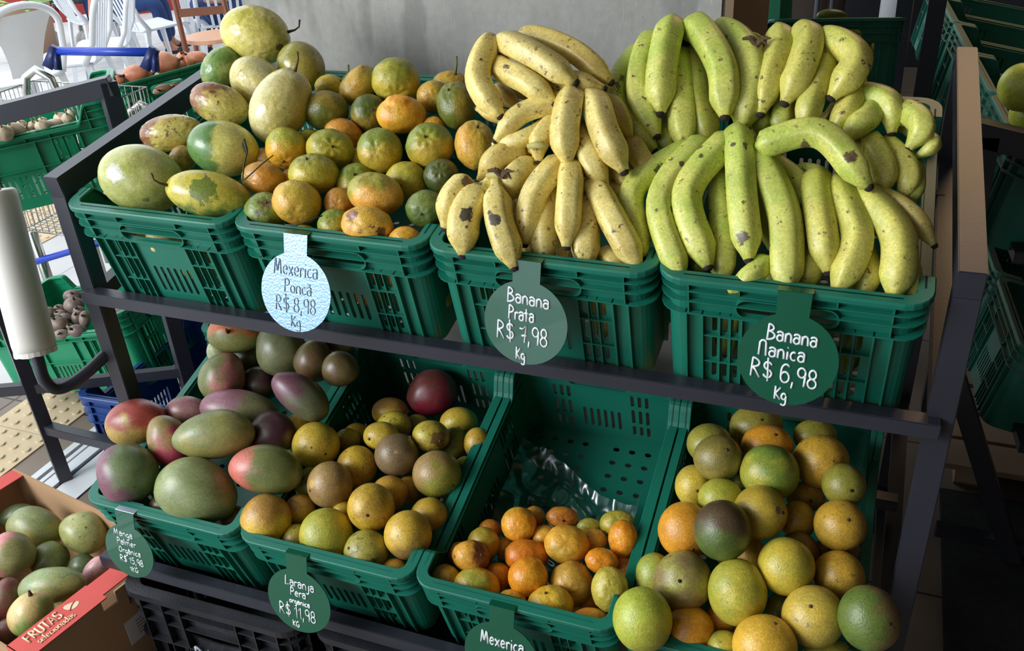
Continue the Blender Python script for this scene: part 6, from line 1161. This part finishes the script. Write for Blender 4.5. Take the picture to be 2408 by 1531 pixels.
# ---------------------------------------------------------------- clear bag in the mandarin crate
def clear_bag():
    m = D.materials.new('clear_film'); m.use_nodes = True; N = m.node_tree.nodes; Lk = m.node_tree.links
    for n in list(N): N.remove(n)
    out = N.new('ShaderNodeOutputMaterial'); t = N.new('ShaderNodeBsdfTransparent'); g = N.new('ShaderNodeBsdfGlossy'); g.inputs['Roughness'].default_value = .22; g.inputs['Color'].default_value = (.9, .95, 1, 1)
    t.inputs['Color'].default_value = (.9, .93, .94, 1); d = N.new('ShaderNodeBsdfTranslucent'); d.inputs['Color'].default_value = (.8, .85, .9, 1)
    fr = N.new('ShaderNodeLayerWeight'); fr.inputs['Blend'].default_value = .35; mx = N.new('ShaderNodeMixShader'); m2 = N.new('ShaderNodeMixShader'); m2.inputs[0].default_value = .12
    mr = N.new('ShaderNodeMapRange'); mr.inputs['To Min'].default_value = .09; mr.inputs['To Max'].default_value = .75; Lk.new(fr.outputs['Facing'], mr.inputs['Value']); Lk.new(mr.outputs['Result'], mx.inputs[0])
    Lk.new(t.outputs[0], m2.inputs[1]); Lk.new(d.outputs[0], m2.inputs[2]); Lk.new(m2.outputs[0], mx.inputs[1]); Lk.new(g.outputs[0], mx.inputs[2]); Lk.new(mx.outputs[0], out.inputs['Surface'])
    M = tiltm(BOT + Vector((2 * WC, 0, 0)), TL); mb = MB(); nx, ny = 70, 60
    for j in range(ny + 1):
        for i in range(nx + 1):
            u = i / nx; v = j / ny
            x = .03 + u * .315; y = .12 + v * (.34 - .12 * u)
            ed = max(0, (u - .86) / .14)
            p = Vector((u * 2.3, v * 2.1, .3)); r1 = 1 - abs(noise.noise(p * 1.7)) * 2.2; r2 = 1 - abs(noise.noise(p * 4.1 + Vector((3, 1, 0)))) * 2.5
            z = -.205 + .016 * max(0, r1) + .006 * max(0, r2) + .085 * ed ** 1.5 + .03 * max(0, .12 - u) / .12
            z += .02 * (v > .9) * (v - .9) * 10 * (.5 + .5 * math.sin(u * 9))
            mb.v.append(tuple(M @ Vector((x - .02 * ed, y + .012 * math.sin(u * 7), z))))
    for j in range(ny):
        for i in range(nx): a = j * (nx + 1) + i; mb.f.append((a, a + 1, a + nx + 2, a + nx + 1))
    o = mb.build('plastic_bag', m, smooth=True); tag(o, 'crumpled clear plastic bag lying behind the mandarins in the half-empty crate', 'plastic bag')
clear_bag()

# ---------------------------------------------------------------- cardboard box with FRUTAS strip
def fruit_box():
    yaw = math.radians(-10.4); Q = Vector((-.045, -.365, .235))
    root = empty('cardboard_box', (Q.x, Q.y, 0), (0, 0, yaw)); tag(root, 'open cardboard fruit box on the floor with a red printed strip, full of mangoes', 'box')
    W, L, H, t = .60, .36, .235, .005
    b = MB(); b.box((-W, 0, 0), (0, L, .004))
    b.box((-t, 0, 0), (0, L, H - .03)).box((-t, .0, H - .03), (0, .17, H)).box((-t, .205, H - .03), (0, L, H))
    b.box((-W, 0, 0), (-W + t, L, H)).box((-W, 0, 0), (0, t, H - .012)).box((-W, L - t, 0), (-.02, L, H + .005)).box((-.055, L - t, H), (-.02, L, H + .03))
    b.build('body', CARD, root)
    s = MB(); s.box((-.070, -.002, H), (.001, .185, H + .003)).box((-.066, .185, H), (-.012, L + .0, H + .003)).box((-.070, -.003, H - .05), (.001, .0, H + .003))
    s.build('red_strip', RED, root)
    s2 = MB(); s2.box((-W - .001, 0, H), (-W + .046, L, H + .003)); s2.build('red_strip', RED, root)
    lettering([('FRUTAS', .026, 0, 0, 0, .85)], .0021, root, 'lettering', CREAM, pos=lambda x, y: (-.034 - y, .066 + x, H + .0038))
    lettering([('selecionadas', .018, 0, 0, 0, .88)], .0012, root, 'lettering', CREAM, pos=lambda x, y: (-.012 - y, .078 + x, H + .0038))
    lf = MB(); n = 14; pts = []
    for k in range(n): a = 2 * PI * k / n; pts.append((-.046 + .012 * math.sin(a) * (1 - .4 * math.cos(a)), .133 + .014 * math.cos(a) + .005 * math.sin(a), H + .0035))
    lf.add(pts, [tuple(range(n))]); lf.build('leaf_emblem', CREAM, root)
    vein = MB(); vein.tube([(-.036, .121, H + .0042), (-.047, .134, H + .0042), (-.051, .144, H + .0042)], .0008, 5); vein.build('leaf_vein', RED, root)
    DK = mat('dark_print', (70, 62, 52), .8)
    lettering([('FRUTAS', .022, 0, 0, 0, .95)], .0016, root, 'side_lettering', DK, pos=lambda x, y: (.0008, .265 + x, .178 + y))
    lettering([('selecionadas', .014, 0, 0, 0, .95)], .0011, root, 'side_lettering', DK, pos=lambda x, y: (.0008, .275 + x, .150 + y))
    lb = MB(); lb.box((0, .20, .075), (.0012, .31, .142)); lb.build('white_label', mat('paper_label', (206, 206, 206), .7), root)
    pr = MB()
    for k in range(5): pr.box((.0012, .225, .126 - k * .009), (.0016, .265 + (k % 2) * .012, .1275 - k * .009))
    pr.box((.0012, .28, .112), (.0016, .295, .122)); pr.build('label_print', DK, root)
fruit_box()

# ---------------------------------------------------------------- twigs among the fruit
def twig(pts, r, label, leaf=None):
    o0 = Vector(pts[0]); mb = MB(); mb.tube([Vector(p) - o0 for p in pts], r, 7)
    if leaf:
        p = Vector(leaf) - o0; q = Vector(CX) * .004; up = Vector((0, 0, 1))
        mb.add([p - up * .018, p + q * 1.2 - up * .004, p + up * .012, p - q], [(0, 1, 2, 3)])
    o = mb.build('twig', mat('dark_green_stem', (52, 60, 40), .8, var=.2, vscale=60), smooth=True); o.location = o0; tag(o, label, 'twig')
twig([(.474, -.034, 1.232), (.480, -.040, 1.214), (.478, -.052, 1.196), (.474, -.058, 1.172)], [.0022, .0013, .0013, .001], 'dark upright twig with a leaf scrap between the passion fruit and the orange tangerine', (.474, -.036, 1.222))
twig([(.474, -.054, 1.172), (.492, -.026, 1.190), (.505, -.010, 1.200)], [.0012, .001, .0008], 'thin slanting twig crossing below the upright one')
twig([(.590, -.126, 1.139), (.606, -.122, 1.138), (.620, -.112, 1.142), (.640, -.100, 1.148)], [.0012, .0014, .0012, .001], 'thin curved stalk lying under the golden tangerine near the price tag clip')

# ---------------------------------------------------------------- shopping cart
def cart():
    root = empty('shopping_cart', (-1.35, 1.3, 0)); tag(root, 'wire shopping cart with a blue handle behind the garlic crate', 'shopping cart')
    off = Vector((1.35, -1.3, 0))
    def part(name, m, f, smooth=True):
        mb = MB(); f(mb); mb.v = [tuple(Vector(v) + off) for v in mb.v]; mb.build(name, m, root, smooth=smooth)
    hl, hr = Vector((-1.27, 1.262, 1.002)), Vector((-.885, 1.305, 1.000)); u = (hr - hl).normalized()
    part('handle', CBLUE, lambda m: m.tube([hl, hr], .0145, 14))
    for c, sg in ((hl, -1), (hr, 1)):
        part('handle_end', mat('navy_plastic', (20, 36, 92), .4), lambda m: m.bar(c + Vector((0, 0, .012)), c + Vector((-.04, -.02, -.05)), .03, .034).bar(c + Vector((0, -.004, 0)), c + Vector((-.0, -.02, -.06)), .016, .02))
        b = c + Vector((-.035, -.02, -.05 if sg < 0 else -.16))
        part('frame_tube', CHROME, lambda m: m.tube([b + Vector((-.095, -.045, -.75)), b + Vector((-.095, -.045, -.08)), b + Vector((-.082, -.038, -.03)), b + Vector((-.048, -.02, -.006)), b + Vector((-.008, 0, -.04)), b + Vector((0, .002, -.09)), b + Vector((0, .002, -.75))], .015, 12))
    x0, x1, y0, y1, z0, z1 = -1.42, -.92, .90, 1.24, .42, .90
    y0 = 1.02
    def basket(m):
        P = lambda a, b, c: Vector((x0 + (x1 - x0) * a + .02 * c, y0 + (y1 - y0) * b, z0 + (z1 - z0) * c))
        for c in (0, .16, .5, .84, 1):
            m.tube([P(0, 0, c), P(1, 0, c), P(1, 1, c), P(0, 1, c), P(0, 0, c)], .0028 if c in (0, 1) else .0018, 6)
        for k in range(17):
            a = k / 16
            for b in (0, 1): m.tube([P(a, b, 0), P(a, b, 1)], .0015, 5)
            m.tube([P(a, 0, 0), P(a, 1, 0)], .0015, 5)
        for k in range(13):
            b = k / 12
            for a in (0, 1): m.tube([P(a, b, 0), P(a, b, 1)], .0015, 5)
            m.tube([P(0, b, 0), P(1, b, 0)], .0015, 5)
    part('basket', CHROME, basket)
    part('bottom_bar', CBLUE, lambda m: m.tube([(-1.42, .98, .30), (-.98, 1.22, .40)], .012, 10))
    for x in (-1.38, -.96):
        for y in (1.02, 1.26):
            part('wheel', mat('grey_rubber', (90, 90, 94), .7), lambda m: m.tube([(x - .012, y, .05), (x + .012, y, .05)], .05, 18))
            part('fork', CHROME, lambda m: m.bar((x, y, .05), (x, y, .42), .02, .03))
cart()

# ---------------------------------------------------------------- terrace furniture
K = .87
def chair_mesh_parts(style):
    """white stacking plastic chair, origin on the floor, facing +y"""
    P = {}
    w = .22; zs = .42; r = .024
    seat = MB(); n = 10
    vs = []
    for j in range(n + 1):
        for i in range(n + 1):
            x = -w + 2 * w * i / n; y = -.20 + .42 * j / n
            x *= 1 - .06 * (j / n < .3); vs.append((x, y, zs + .012 * (abs(x) / w) ** 3 - .012 * math.cos(x / w * 1.4) * math.cos((y - .02) * 6) - .03 * max(0, (j / n - .9) * 10) ** 2 * .5))
    m0 = len(vs); vs += [(x, y, z - .018) for x, y, z in vs]
    fs = []
    for j in range(n):
        for i in range(n):
            a = j * (n + 1) + i; fs += [(a, a + 1, a + n + 2, a + n + 1), (m0 + a, m0 + a + n + 1, m0 + a + n + 2, m0 + a + 1)]
    edge = [i for i in range(n + 1)] + [(j + 1) * (n + 1) - 1 for j in range(1, n + 1)] + [n * (n + 1) + i for i in range(n - 1, -1, -1)] + [j * (n + 1) for j in range(n - 1, 0, -1)]
    for k in range(len(edge)): a, b = edge[k], edge[(k + 1) % len(edge)]; fs.append((a, m0 + a, m0 + b, b))
    seat.add(vs, fs); P['seat'] = seat
    def leg(x, y, sx, sy):
        m = MB(); a = Vector((x, y, zs)); b = Vector((x + sx * .035, y + sy * .05, 0)); s = .03
        pr = []
        for t, ww in ((0, .05), (.15, .036), (.6, .028), (1, .022)):
            p = a.lerp(b, t); pr.append([(p.x - sx * ww, p.y, p.z), (p.x, p.y, p.z), (p.x, p.y - sy * ww, p.z), (p.x - sx * .006, p.y - sy * ww, p.z), (p.x - sx * .006, p.y - sy * .006, p.z), (p.x - sx * ww, p.y - sy * .006, p.z)])
        base = 0
        for q in pr: m.v += q
        for i in range(3):
            for k in range(6): m.f.append((i * 6 + k, i * 6 + (k + 1) % 6, (i + 1) * 6 + (k + 1) % 6, (i + 1) * 6 + k))
        m.f.append((12 + 6, 12 + 7, 12 + 8, 12 + 9, 12 + 10, 12 + 11)); return m
    P['legs'] = [leg(-w, .2, -1, 1), leg(w, .2, 1, 1), leg(-w + .01, -.19, -1, -1), leg(w - .01, -.19, 1, -1)]
    fr = MB(); lean = lambda z: -.20 - (z - zs) * .28
    pts = []
    for k in range(17):
        a = PI - PI * k / 16; z = zs + .26 + .14 * math.sin(a) if 0 < k < 16 else zs + .26
        pts.append((w * .98 * math.cos(a) if 0 < k < 16 else (-w * .98 if k == 0 else w * .98), lean(z), z))
    pts = [(-w, -.16, zs)] + [(-w, lean(zs + .12), zs + .12)] + pts + [(w, lean(zs + .12), zs + .12), (w, -.16, zs)]
    fr.tube(pts, .019, 8); P['back_frame'] = fr
    P['slats'] = []
    if style == 'slat':
        for k in range(5):
            x = -.13 + .065 * k; m = MB(); zt = zs + .26 + .14 * math.sqrt(max(0, 1 - (x / w) ** 2))
            m.bar((x * .8, -.20, zs), (x, lean(zt), zt), .022, .008, (0, 1, .3)); P['slats'].append(m)
    else:
        m = MB(); nn = 10
        for j in range(nn + 1):
            z = zs + .03 + .33 * j / nn; ww = .09 + .10 * (j / nn) ** 2
            for s in (-1, -.5, 0, .5, 1): m.v.append((s * ww, lean(z) - .012 * (1 - s * s), z))
        for j in range(nn):
            for i in range(4): a = j * 5 + i; m.f.append((a, a + 1, a + 6, a + 5))
        n0 = len(m.v); m.v += [(x, y + .008, z) for x, y, z in m.v]; m.f += [tuple(reversed([i + n0 for i in f])) for f in m.f]
        P['slats'].append(m)
    return P
PROTO = {}
def chair(loc, face, style, label):
    root = empty('plastic_chair', loc, (0, 0, math.atan2(face[1], face[0]) - PI / 2)); root.scale = (K, K, K)
    tag(root, label, 'chair', 'white plastic chairs on the terrace')
    if style not in PROTO:
        P = chair_mesh_parts(style); L = []
        L.append(P['seat'].build('seat', WPLAS, None, True, .003)); L += [m.build('leg', WPLAS, None) for m in P['legs']]
        L.append(P['back_frame'].build('back_frame', WPLAS, None, True)); L += [m.build('slat' if style == 'slat' else 'back_panel', WPLAS, None, style != 'slat') for m in P['slats']]
        PROTO[style] = [(o.name.split('.')[0], o.data) for o in L]
        for o in L: D.objects.remove(o)
    for nme, me in PROTO[style]:
        o = D.objects.new(nme, me); COL.objects.link(o); o.parent = root
    return root
chair((-3.30, 2.74, 0), (-1, .25), 'panel', 'white plastic chair with a solid back panel at the far left').scale = (1.04,) * 3
chair((-3.34, 3.22, 0), (-.9, -.5), 'slat', 'white plastic chair just right of the solid-backed one').scale = (1.0,) * 3
chair((-3.62, 3.80, 0), (-.9, -.6), 'slat', 'white plastic chair nested close behind the second one')
chair((-3.70, 4.42, 0), (.35, 1), 'slat', 'white slatted chair standing alone above the blue cart handle')
chair((-4.40, 4.60, 0), (.5, 1), 'slat', 'white chair the person in jeans sits beside, left of the slatted one')
chair((-3.22, 4.62, 0), (-.9, .9), 'slat', 'white chair carrying the person in the beige shirt')
def plastic_table():
    root = empty('plastic_table', (-4.1, 5.35, 0)); tag(root, 'white plastic table with wide ribbed legs, its top out of the picture', 'table')
    m = MB(); m.box((-.42, -.42, .60), (.42, .42, .625)); m.box((-.38, -.38, .57), (.38, .38, .60)); m.build('table_top', WPLAS, root, bevel=.006)
    for sx in (-1, 1):
        for sy in (-1, 1):
            m = MB()
            for dx in (-.028, 0, .028): m.bar((sx * .33 + dx, sy * .33, .58), (sx * .385 + dx * .7, sy * .385, 0), .027, .055)
            m.build('leg', WPLAS, root, bevel=.003)
plastic_table()
WOOD = mat('brown_wood', (122, 70, 42), .45, var=.12, vscale=12); WOODL = mat('tan_seat_wood', (208, 158, 126), .5, var=.08)
def wooden_chair():
    root = empty('wooden_chair', (-2.82, 3.98, 0), (0, 0, .5)); tag(root, 'brown wooden chair with a tan round seat and arched legs', 'chair')
    m = MB(); n = 28; m.add([(.19 * math.cos(2 * PI * k / n), .19 * math.sin(2 * PI * k / n), z) for z in (.385, .41) for k in range(n)], [tuple(range(n, 2 * n)), tuple(reversed(range(n)))] + [(k, (k + 1) % n, n + (k + 1) % n, n + k) for k in range(n)]); m.build('seat', WOODL, root, bevel=.004)
    for sx in (-1, 1):
        MB().tube([(sx * .15, .15, .38), (sx * .19, .20, 0)], [.018, .013], 10).build('leg', WOOD, root, True)
        MB().tube([(sx * .17, -.24, 0), (sx * .155, -.18, .38), (sx * .15, -.22, .82)], [.014, .018, .016], 10).build('back_post', WOOD, root, True)
        MB().tube([(sx * .155, -.16, .12), (sx * .15, -.08, .30), (sx * .15, .06, .30), (sx * .165, .14, .12)], .008, 8).build('arch', WOOD, root, True)
    for z in (.60, .78): MB().bar((-.15, -.205, z), (.15, -.205, z), .012, .05).build('back_rail', WOOD, root, bevel=.003)
wooden_chair()
def stroller():
    root = empty('stroller', (-5.22, 5.25, 0)); tag(root, 'grey stroller with small paired wheels beyond the chairs', 'stroller')
    G = mat('grey_frame', (120, 122, 128), .4, metal=.3)
    for x in (-.2, .2):
        for y in (-.22, .22):
            m = MB()
            for dx in (-.025, .025):
                m.tube([(x + dx - .009, y, .075), (x + dx + .009, y, .075)], .075, 20)
            m.build('wheel', mat('pale_rubber', (170, 168, 166), .7), root, True)
        MB().tube([(x, -.22, .075), (x, 0, .5), (x, .25, .95)], .011, 8).build('side_tube', G, root, True)
        MB().tube([(x, .22, .075), (x, 0, .5)], .011, 8).build('side_tube', G, root, True)
    MB().box((-.18, -.15, .36), (.18, .12, .40)).box((-.18, .1, .40), (.18, .14, .8)).build('fabric_seat', mat('dark_fabric', (60, 58, 66), .9), root, bevel=.01)
stroller()
def plant():
    root = empty('potted_plant', (-5.3, 4.75, 0)); tag(root, 'bright green leafy plant in a planter at the top left corner', 'plant')
    MB().tube([(0, 0, 0), (0, 0, .42)], [.16, .2], 20).build('pot', mat('clay_pot', (150, 120, 100), .8), root, True)
    m = MB(); rnd = random.Random(4)
    for k in range(180):
        a = rnd.uniform(0, 2 * PI); r = rnd.uniform(.02, .34); c = Vector((r * math.cos(a), r * math.sin(a), .45 + rnd.uniform(0, .32) - r * .3)); d = Vector((math.cos(a), math.sin(a), rnd.uniform(-.3, .6))).normalized(); s = d.cross(Vector((0, 0, 1))).normalized()
        L = rnd.uniform(.06, .11); m.add([c, c + d * L * .5 + s * L * .28, c + d * L, c + d * L * .5 - s * L * .28], [(0, 1, 2, 3)])
    m.build('foliage', mat('fresh_leaves', (120, 190, 70), .5, var=.2, vscale=20), root)
plant()

# ---------------------------------------------------------------- people at the terrace tables
def body(name, joints, edges, m, parent, lvl=2):
    me = D.meshes.new(name); me.from_pydata([j[0] for j in joints], edges, []); o = D.objects.new(name, me); COL.objects.link(o)
    md = o.modifiers.new('s', 'SKIN'); md.use_smooth_shade = True; o.modifiers.new('u', 'SUBSURF').levels = lvl; o.modifiers['u'].render_levels = lvl
    for i, j in enumerate(joints):
        r = j[1]; me.skin_vertices[0].data[i].radius = (r, r) if not isinstance(r, tuple) else r
    me.skin_vertices[0].data[0].use_root = True
    dg = bpy.context.evaluated_depsgraph_get(); dg.update(); nm = D.meshes.new_from_object(o.evaluated_get(dg)); D.objects.remove(o)
    return link(name, nm, m, parent, True)
SKIN = mat('skin', (186, 128, 98), .5, var=.05); JEANS = mat('blue_denim', (36, 62, 112), .85, bump=.3, bscale=300, var=.18, vscale=20); SHOE = mat('dark_shoe', (30, 32, 40), .6)
def person(label, hip, face, kneeL, footL, kneeR, footR, shirt, handL, handR, jeans=JEANS):
    """seated figure; coordinates in world metres; one continuous body, clothes as its children"""
    hip = Vector(hip); f = Vector(face).normalized(); s = f.cross(Vector((0, 0, 1))).normalized(); up = Vector((0, 0, 1))
    root = empty('person', (hip.x, hip.y, 0)); tag(root, label, 'person'); o0 = root.location.copy()
    V = lambda v: tuple(Vector(v) - o0)
    ch = hip + up * .26 - f * .03; nk = hip + up * .44; hd = hip + up * .56 + f * .02
    sl, sr = hip + up * .39 - s * .155, hip + up * .39 + s * .155
    el = sl.lerp(Vector(handL), .5) - up * .08 - s * .04; er = sr.lerp(Vector(handR), .5) - up * .08 + s * .04
    J = [(V(hip), .12), (V(ch), .135), (V(nk), .048), (V(hd), .078), (V(hd + up * .10), .07), (V(sl), .052), (V(el), .038), (V(handL), .024), (V(sr), .052), (V(er), .038), (V(handR), .024),
         (V(hip - s * .08), .085), (V(kneeL), .058), (V(Vector(footL) + up * .06), .038), (V(hip + s * .08), .085), (V(kneeR), .058), (V(Vector(footR) + up * .06), .038), (V(Vector(footL) + f * .12), .03), (V(Vector(footR) + f * .12), .03)]
    E = [(0, 1), (1, 2), (2, 3), (3, 4), (2, 5), (5, 6), (6, 7), (2, 8), (8, 9), (9, 10), (0, 11), (11, 12), (12, 13), (0, 14), (14, 15), (15, 16), (13, 17), (16, 18)]
    b = body('body', J, E, SKIN, root)
    # jeans, shirt and shoes follow the limbs
    g = 1.12
    body('trousers', [(V(hip + up * .05), .135), (V(hip - s * .08), .098), (V(kneeL), .068), (V(Vector(footL) + up * .09), .052), (V(hip + s * .08), .098), (V(kneeR), .068), (V(Vector(footR) + up * .09), .052)], [(0, 1), (1, 2), (2, 3), (0, 4), (4, 5), (5, 6)], jeans, root)
    body('shirt', [(V(hip + up * .02), .138), (V(ch), .152), (V(hip + up * .385), .10), (V(sl), .062), (V(sl.lerp(el, .7)), .052), (V(sr), .062), (V(sr.lerp(er, .7)), .052)], [(0, 1), (1, 2), (2, 3), (3, 4), (2, 5), (5, 6)], shirt, root)
    for ft in (footL, footR):
        ft = Vector(ft); body('shoe', [(V(ft - f * .04 + up * .035), (.036, .036)), (V(ft + f * .08 + up * .03), (.038, .028)), (V(ft + f * .16 + up * .025), (.034, .022))], [(0, 1), (1, 2)], SHOE, root, 1)
    for hnd, el_ in ((handL, el), (handR, er)):
        hnd = Vector(hnd); d = (hnd - el_).normalized(); sd = d.cross(up).normalized(); nrm = sd.cross(d)
        JJ = [(V(hnd), .018), (V(hnd + d * .045), .022)]; EE = [(0, 1)]
        for k, (off, L) in enumerate(((-.022, .05), (-.008, .058), (.008, .055), (.021, .044))):
            n = len(JJ); a = hnd + d * .06 + sd * off; JJ += [(V(a), .0085), (V(a + d * L * .55 - nrm * .008), .008), (V(a + d * L - nrm * .026), .0068)]; EE += [(1, n), (n, n + 1), (n + 1, n + 2)]
        n = len(JJ); a = hnd + d * .02 - sd * .026; JJ += [(V(a), .0095), (V(a + d * .028 - sd * .012), .0085)]; EE += [(0, n), (n, n + 1)]
        body('hand', JJ, EE, SKIN, root, 1)
    hb = MB(); c = hd + up * .06; vs, fs = ico(3)
    hb.add([V(c - f * .008 + Vector((v.x * .098, v.y * .098, v.z * .108 + .012))) for v in vs if True], fs)
    keep = [fc for fc in hb.f if sum((Vector(hb.v[i]) + o0 - c).dot(f) for i in fc) / 3 < .03 or sum(hb.v[i][2] for i in fc) / 3 > (c.z + .06)]
    hb.f = keep; hb.build('hair', mat('dark_hair', (44, 34, 28), .7, bump=.5, bscale=120), root, True)
    fc = MB(); e = c + f * .088
    fc.tube([V(e + up * .01), V(e + f * .018 - up * .018), V(e - up * .024)], [.008, .012, .006], 7); fc.build('nose', SKIN, root, True)
    for sg in (-1, 1):
        MB().tube([V(c + f * .083 + s * sg * .028 + up * .012), V(c + f * .088 + s * sg * .028 + up * .012)], [.010, .006], 10).build('eye', mat('eye', (40, 30, 26), .2), root, True)
        MB().tube([V(c + s * sg * .082 + up * .02), V(c + s * sg * .092), V(c + s * sg * .082 - up * .024)], [.009, .013, .008], 7).build('ear', SKIN, root, True)
    MB().tube([V(c + f * .082 - s * .02 - up * .048), V(c + f * .090 - up * .050), V(c + f * .082 + s * .02 - up * .048)], [.003, .0055, .003], 7).build('mouth', mat('lips', (160, 84, 76), .5), root, True)
    return root
person('seated person in blue jeans and dark shoes behind the slatted chair', (-4.36, 4.66, .46), (.62, .55, 0), (-4.03, 4.93, .47), (-4.10, 5.02, .03), (-3.93, 4.76, .46), (-3.98, 4.84, .03), mat('navy_shirt', (44, 60, 92), .9), (-4.28, 4.95, .50), (-4.20, 4.34, .40))
person('seated person in a beige shirt and jeans on a white chair near the column', (-3.20, 4.60, .44), (-.75, .75, 0), (-3.62, 4.86, .44), (-3.66, 4.93, .03), (-3.47, 5.02, .44), (-3.50, 5.10, .03), mat('beige_shirt', (214, 190, 160), .9), (-3.55, 4.78, .52), (-3.36, 5.02, .52))

# ---------------------------------------------------------------- background on the right
def right_background():
    o = MB().tube([(1.412, 3.745, 0), (1.412, 3.745, 3.7)], .075, 28).build('trim_4', WPLAS, smooth=True); struct(o); o['label'] = 'round white column far behind the pepper crate'
    o = MB().box((.70, 4.5, 0), (1.14, 4.62, 3.7)).build('trim_5', tiles_mat('brown_brick', (96, 62, 44), (84, 54, 40), (54, 40, 34), .09)); struct(o); o['label'] = 'narrow strip of brown brick wall'
    o = MB()
    for k in range(2): o.tube([(1.00 + .08 * k, 4.44, 0), (1.00 + .08 * k, 4.44, 3.6)], .014, 10)
    o = o.build('trim_6', mat('grey_pipe', (112, 118, 124), .5), smooth=True); struct(o); o['label'] = 'two thin grey pipes on the brick strip'
    r = empty('folded_umbrella', (.80, 3.7, 0)); tag(r, 'green fabric panel hanging right of the concrete column', 'umbrella')
    mb = MB(); n = 22; vs = []
    for z in (.35, 2.3):
        for k in range(n): a = 2 * PI * k / n; rr = (.13 if z < 1 else .05) * (1 + .16 * math.cos(a * 7)); vs.append((rr * math.cos(a), rr * math.sin(a), z))
    mb.add(vs, [(k, (k + 1) % n, n + (k + 1) % n, n + k) for k in range(n)]); mb.build('canopy', mat('green_canvas', (22, 96, 66), .9), r, smooth=False)
    MB().tube([(0, 0, 0), (0, 0, 2.4)], .018, 10).build('pole', STEEL, r, True); MB().tube([(0, 0, 0), (0, 0, .06)], .2, 20).build('base', CONC, r)
    # wooden pallet and rubber mat on the floor at the right
    r = empty('wooden_pallet', (1.67, 1.04, 0)); tag(r, 'pale wooden pallet boards on the floor under the right-hand rack', 'pallet')
    for k, (y0, y1) in enumerate(((0, .12), (.135, .26), (.275, .40), (.42, .54))): MB().box((0, y0, .045), (.85, y1, .062)).build('board', mat('pallet_wood', (150, 124, 98), .8, var=.15, vscale=5), r, bevel=.001)
    for x in (.04, .40, .78): MB().box((x, 0, 0), (x + .06, .54, .045)).build('bearer', mat('pallet_wood', (150, 124, 98), .8), r)
    o = MB().box((1.675, .30, 0), (2.6, 1.0, .012)).build('rubber_mat', mat('black_rubber', (30, 31, 32), .9, bump=1, bscale=90, var=.3, vscale=40), bevel=.003); tag(o, 'black rough rubber mat on the floor in the lower right corner', 'mat')
    # onion skins in the blue crate
    rnd = random.Random(2); mb = MB()
    for k in range(26):
        c = Vector((rnd.uniform(-.06, .05), rnd.uniform(-.05, .05), rnd.uniform(0, .03))); a = rnd.uniform(0, 6); s = rnd.uniform(.012, .026)
        mb.add([c, c + Vector((s * math.cos(a), s * math.sin(a), .006)), c + Vector((s * .8 * math.cos(a + 1), s * .8 * math.sin(a + 1), .014)), c + Vector((s * .4 * math.cos(a + 2), s * .4 * math.sin(a + 2), .010))], [(0, 1, 2, 3)])
    o = mb.build('onion_skins', mat('onion_skin', (196, 104, 62), .6, var=.2, vscale=60)); o.location = (-.300, .440, .22); tag(o, 'loose orange onion skins lying in the blue crate behind the red mango', 'onion skins', kind='stuff')
right_background()
bpy.context.view_layer.update()
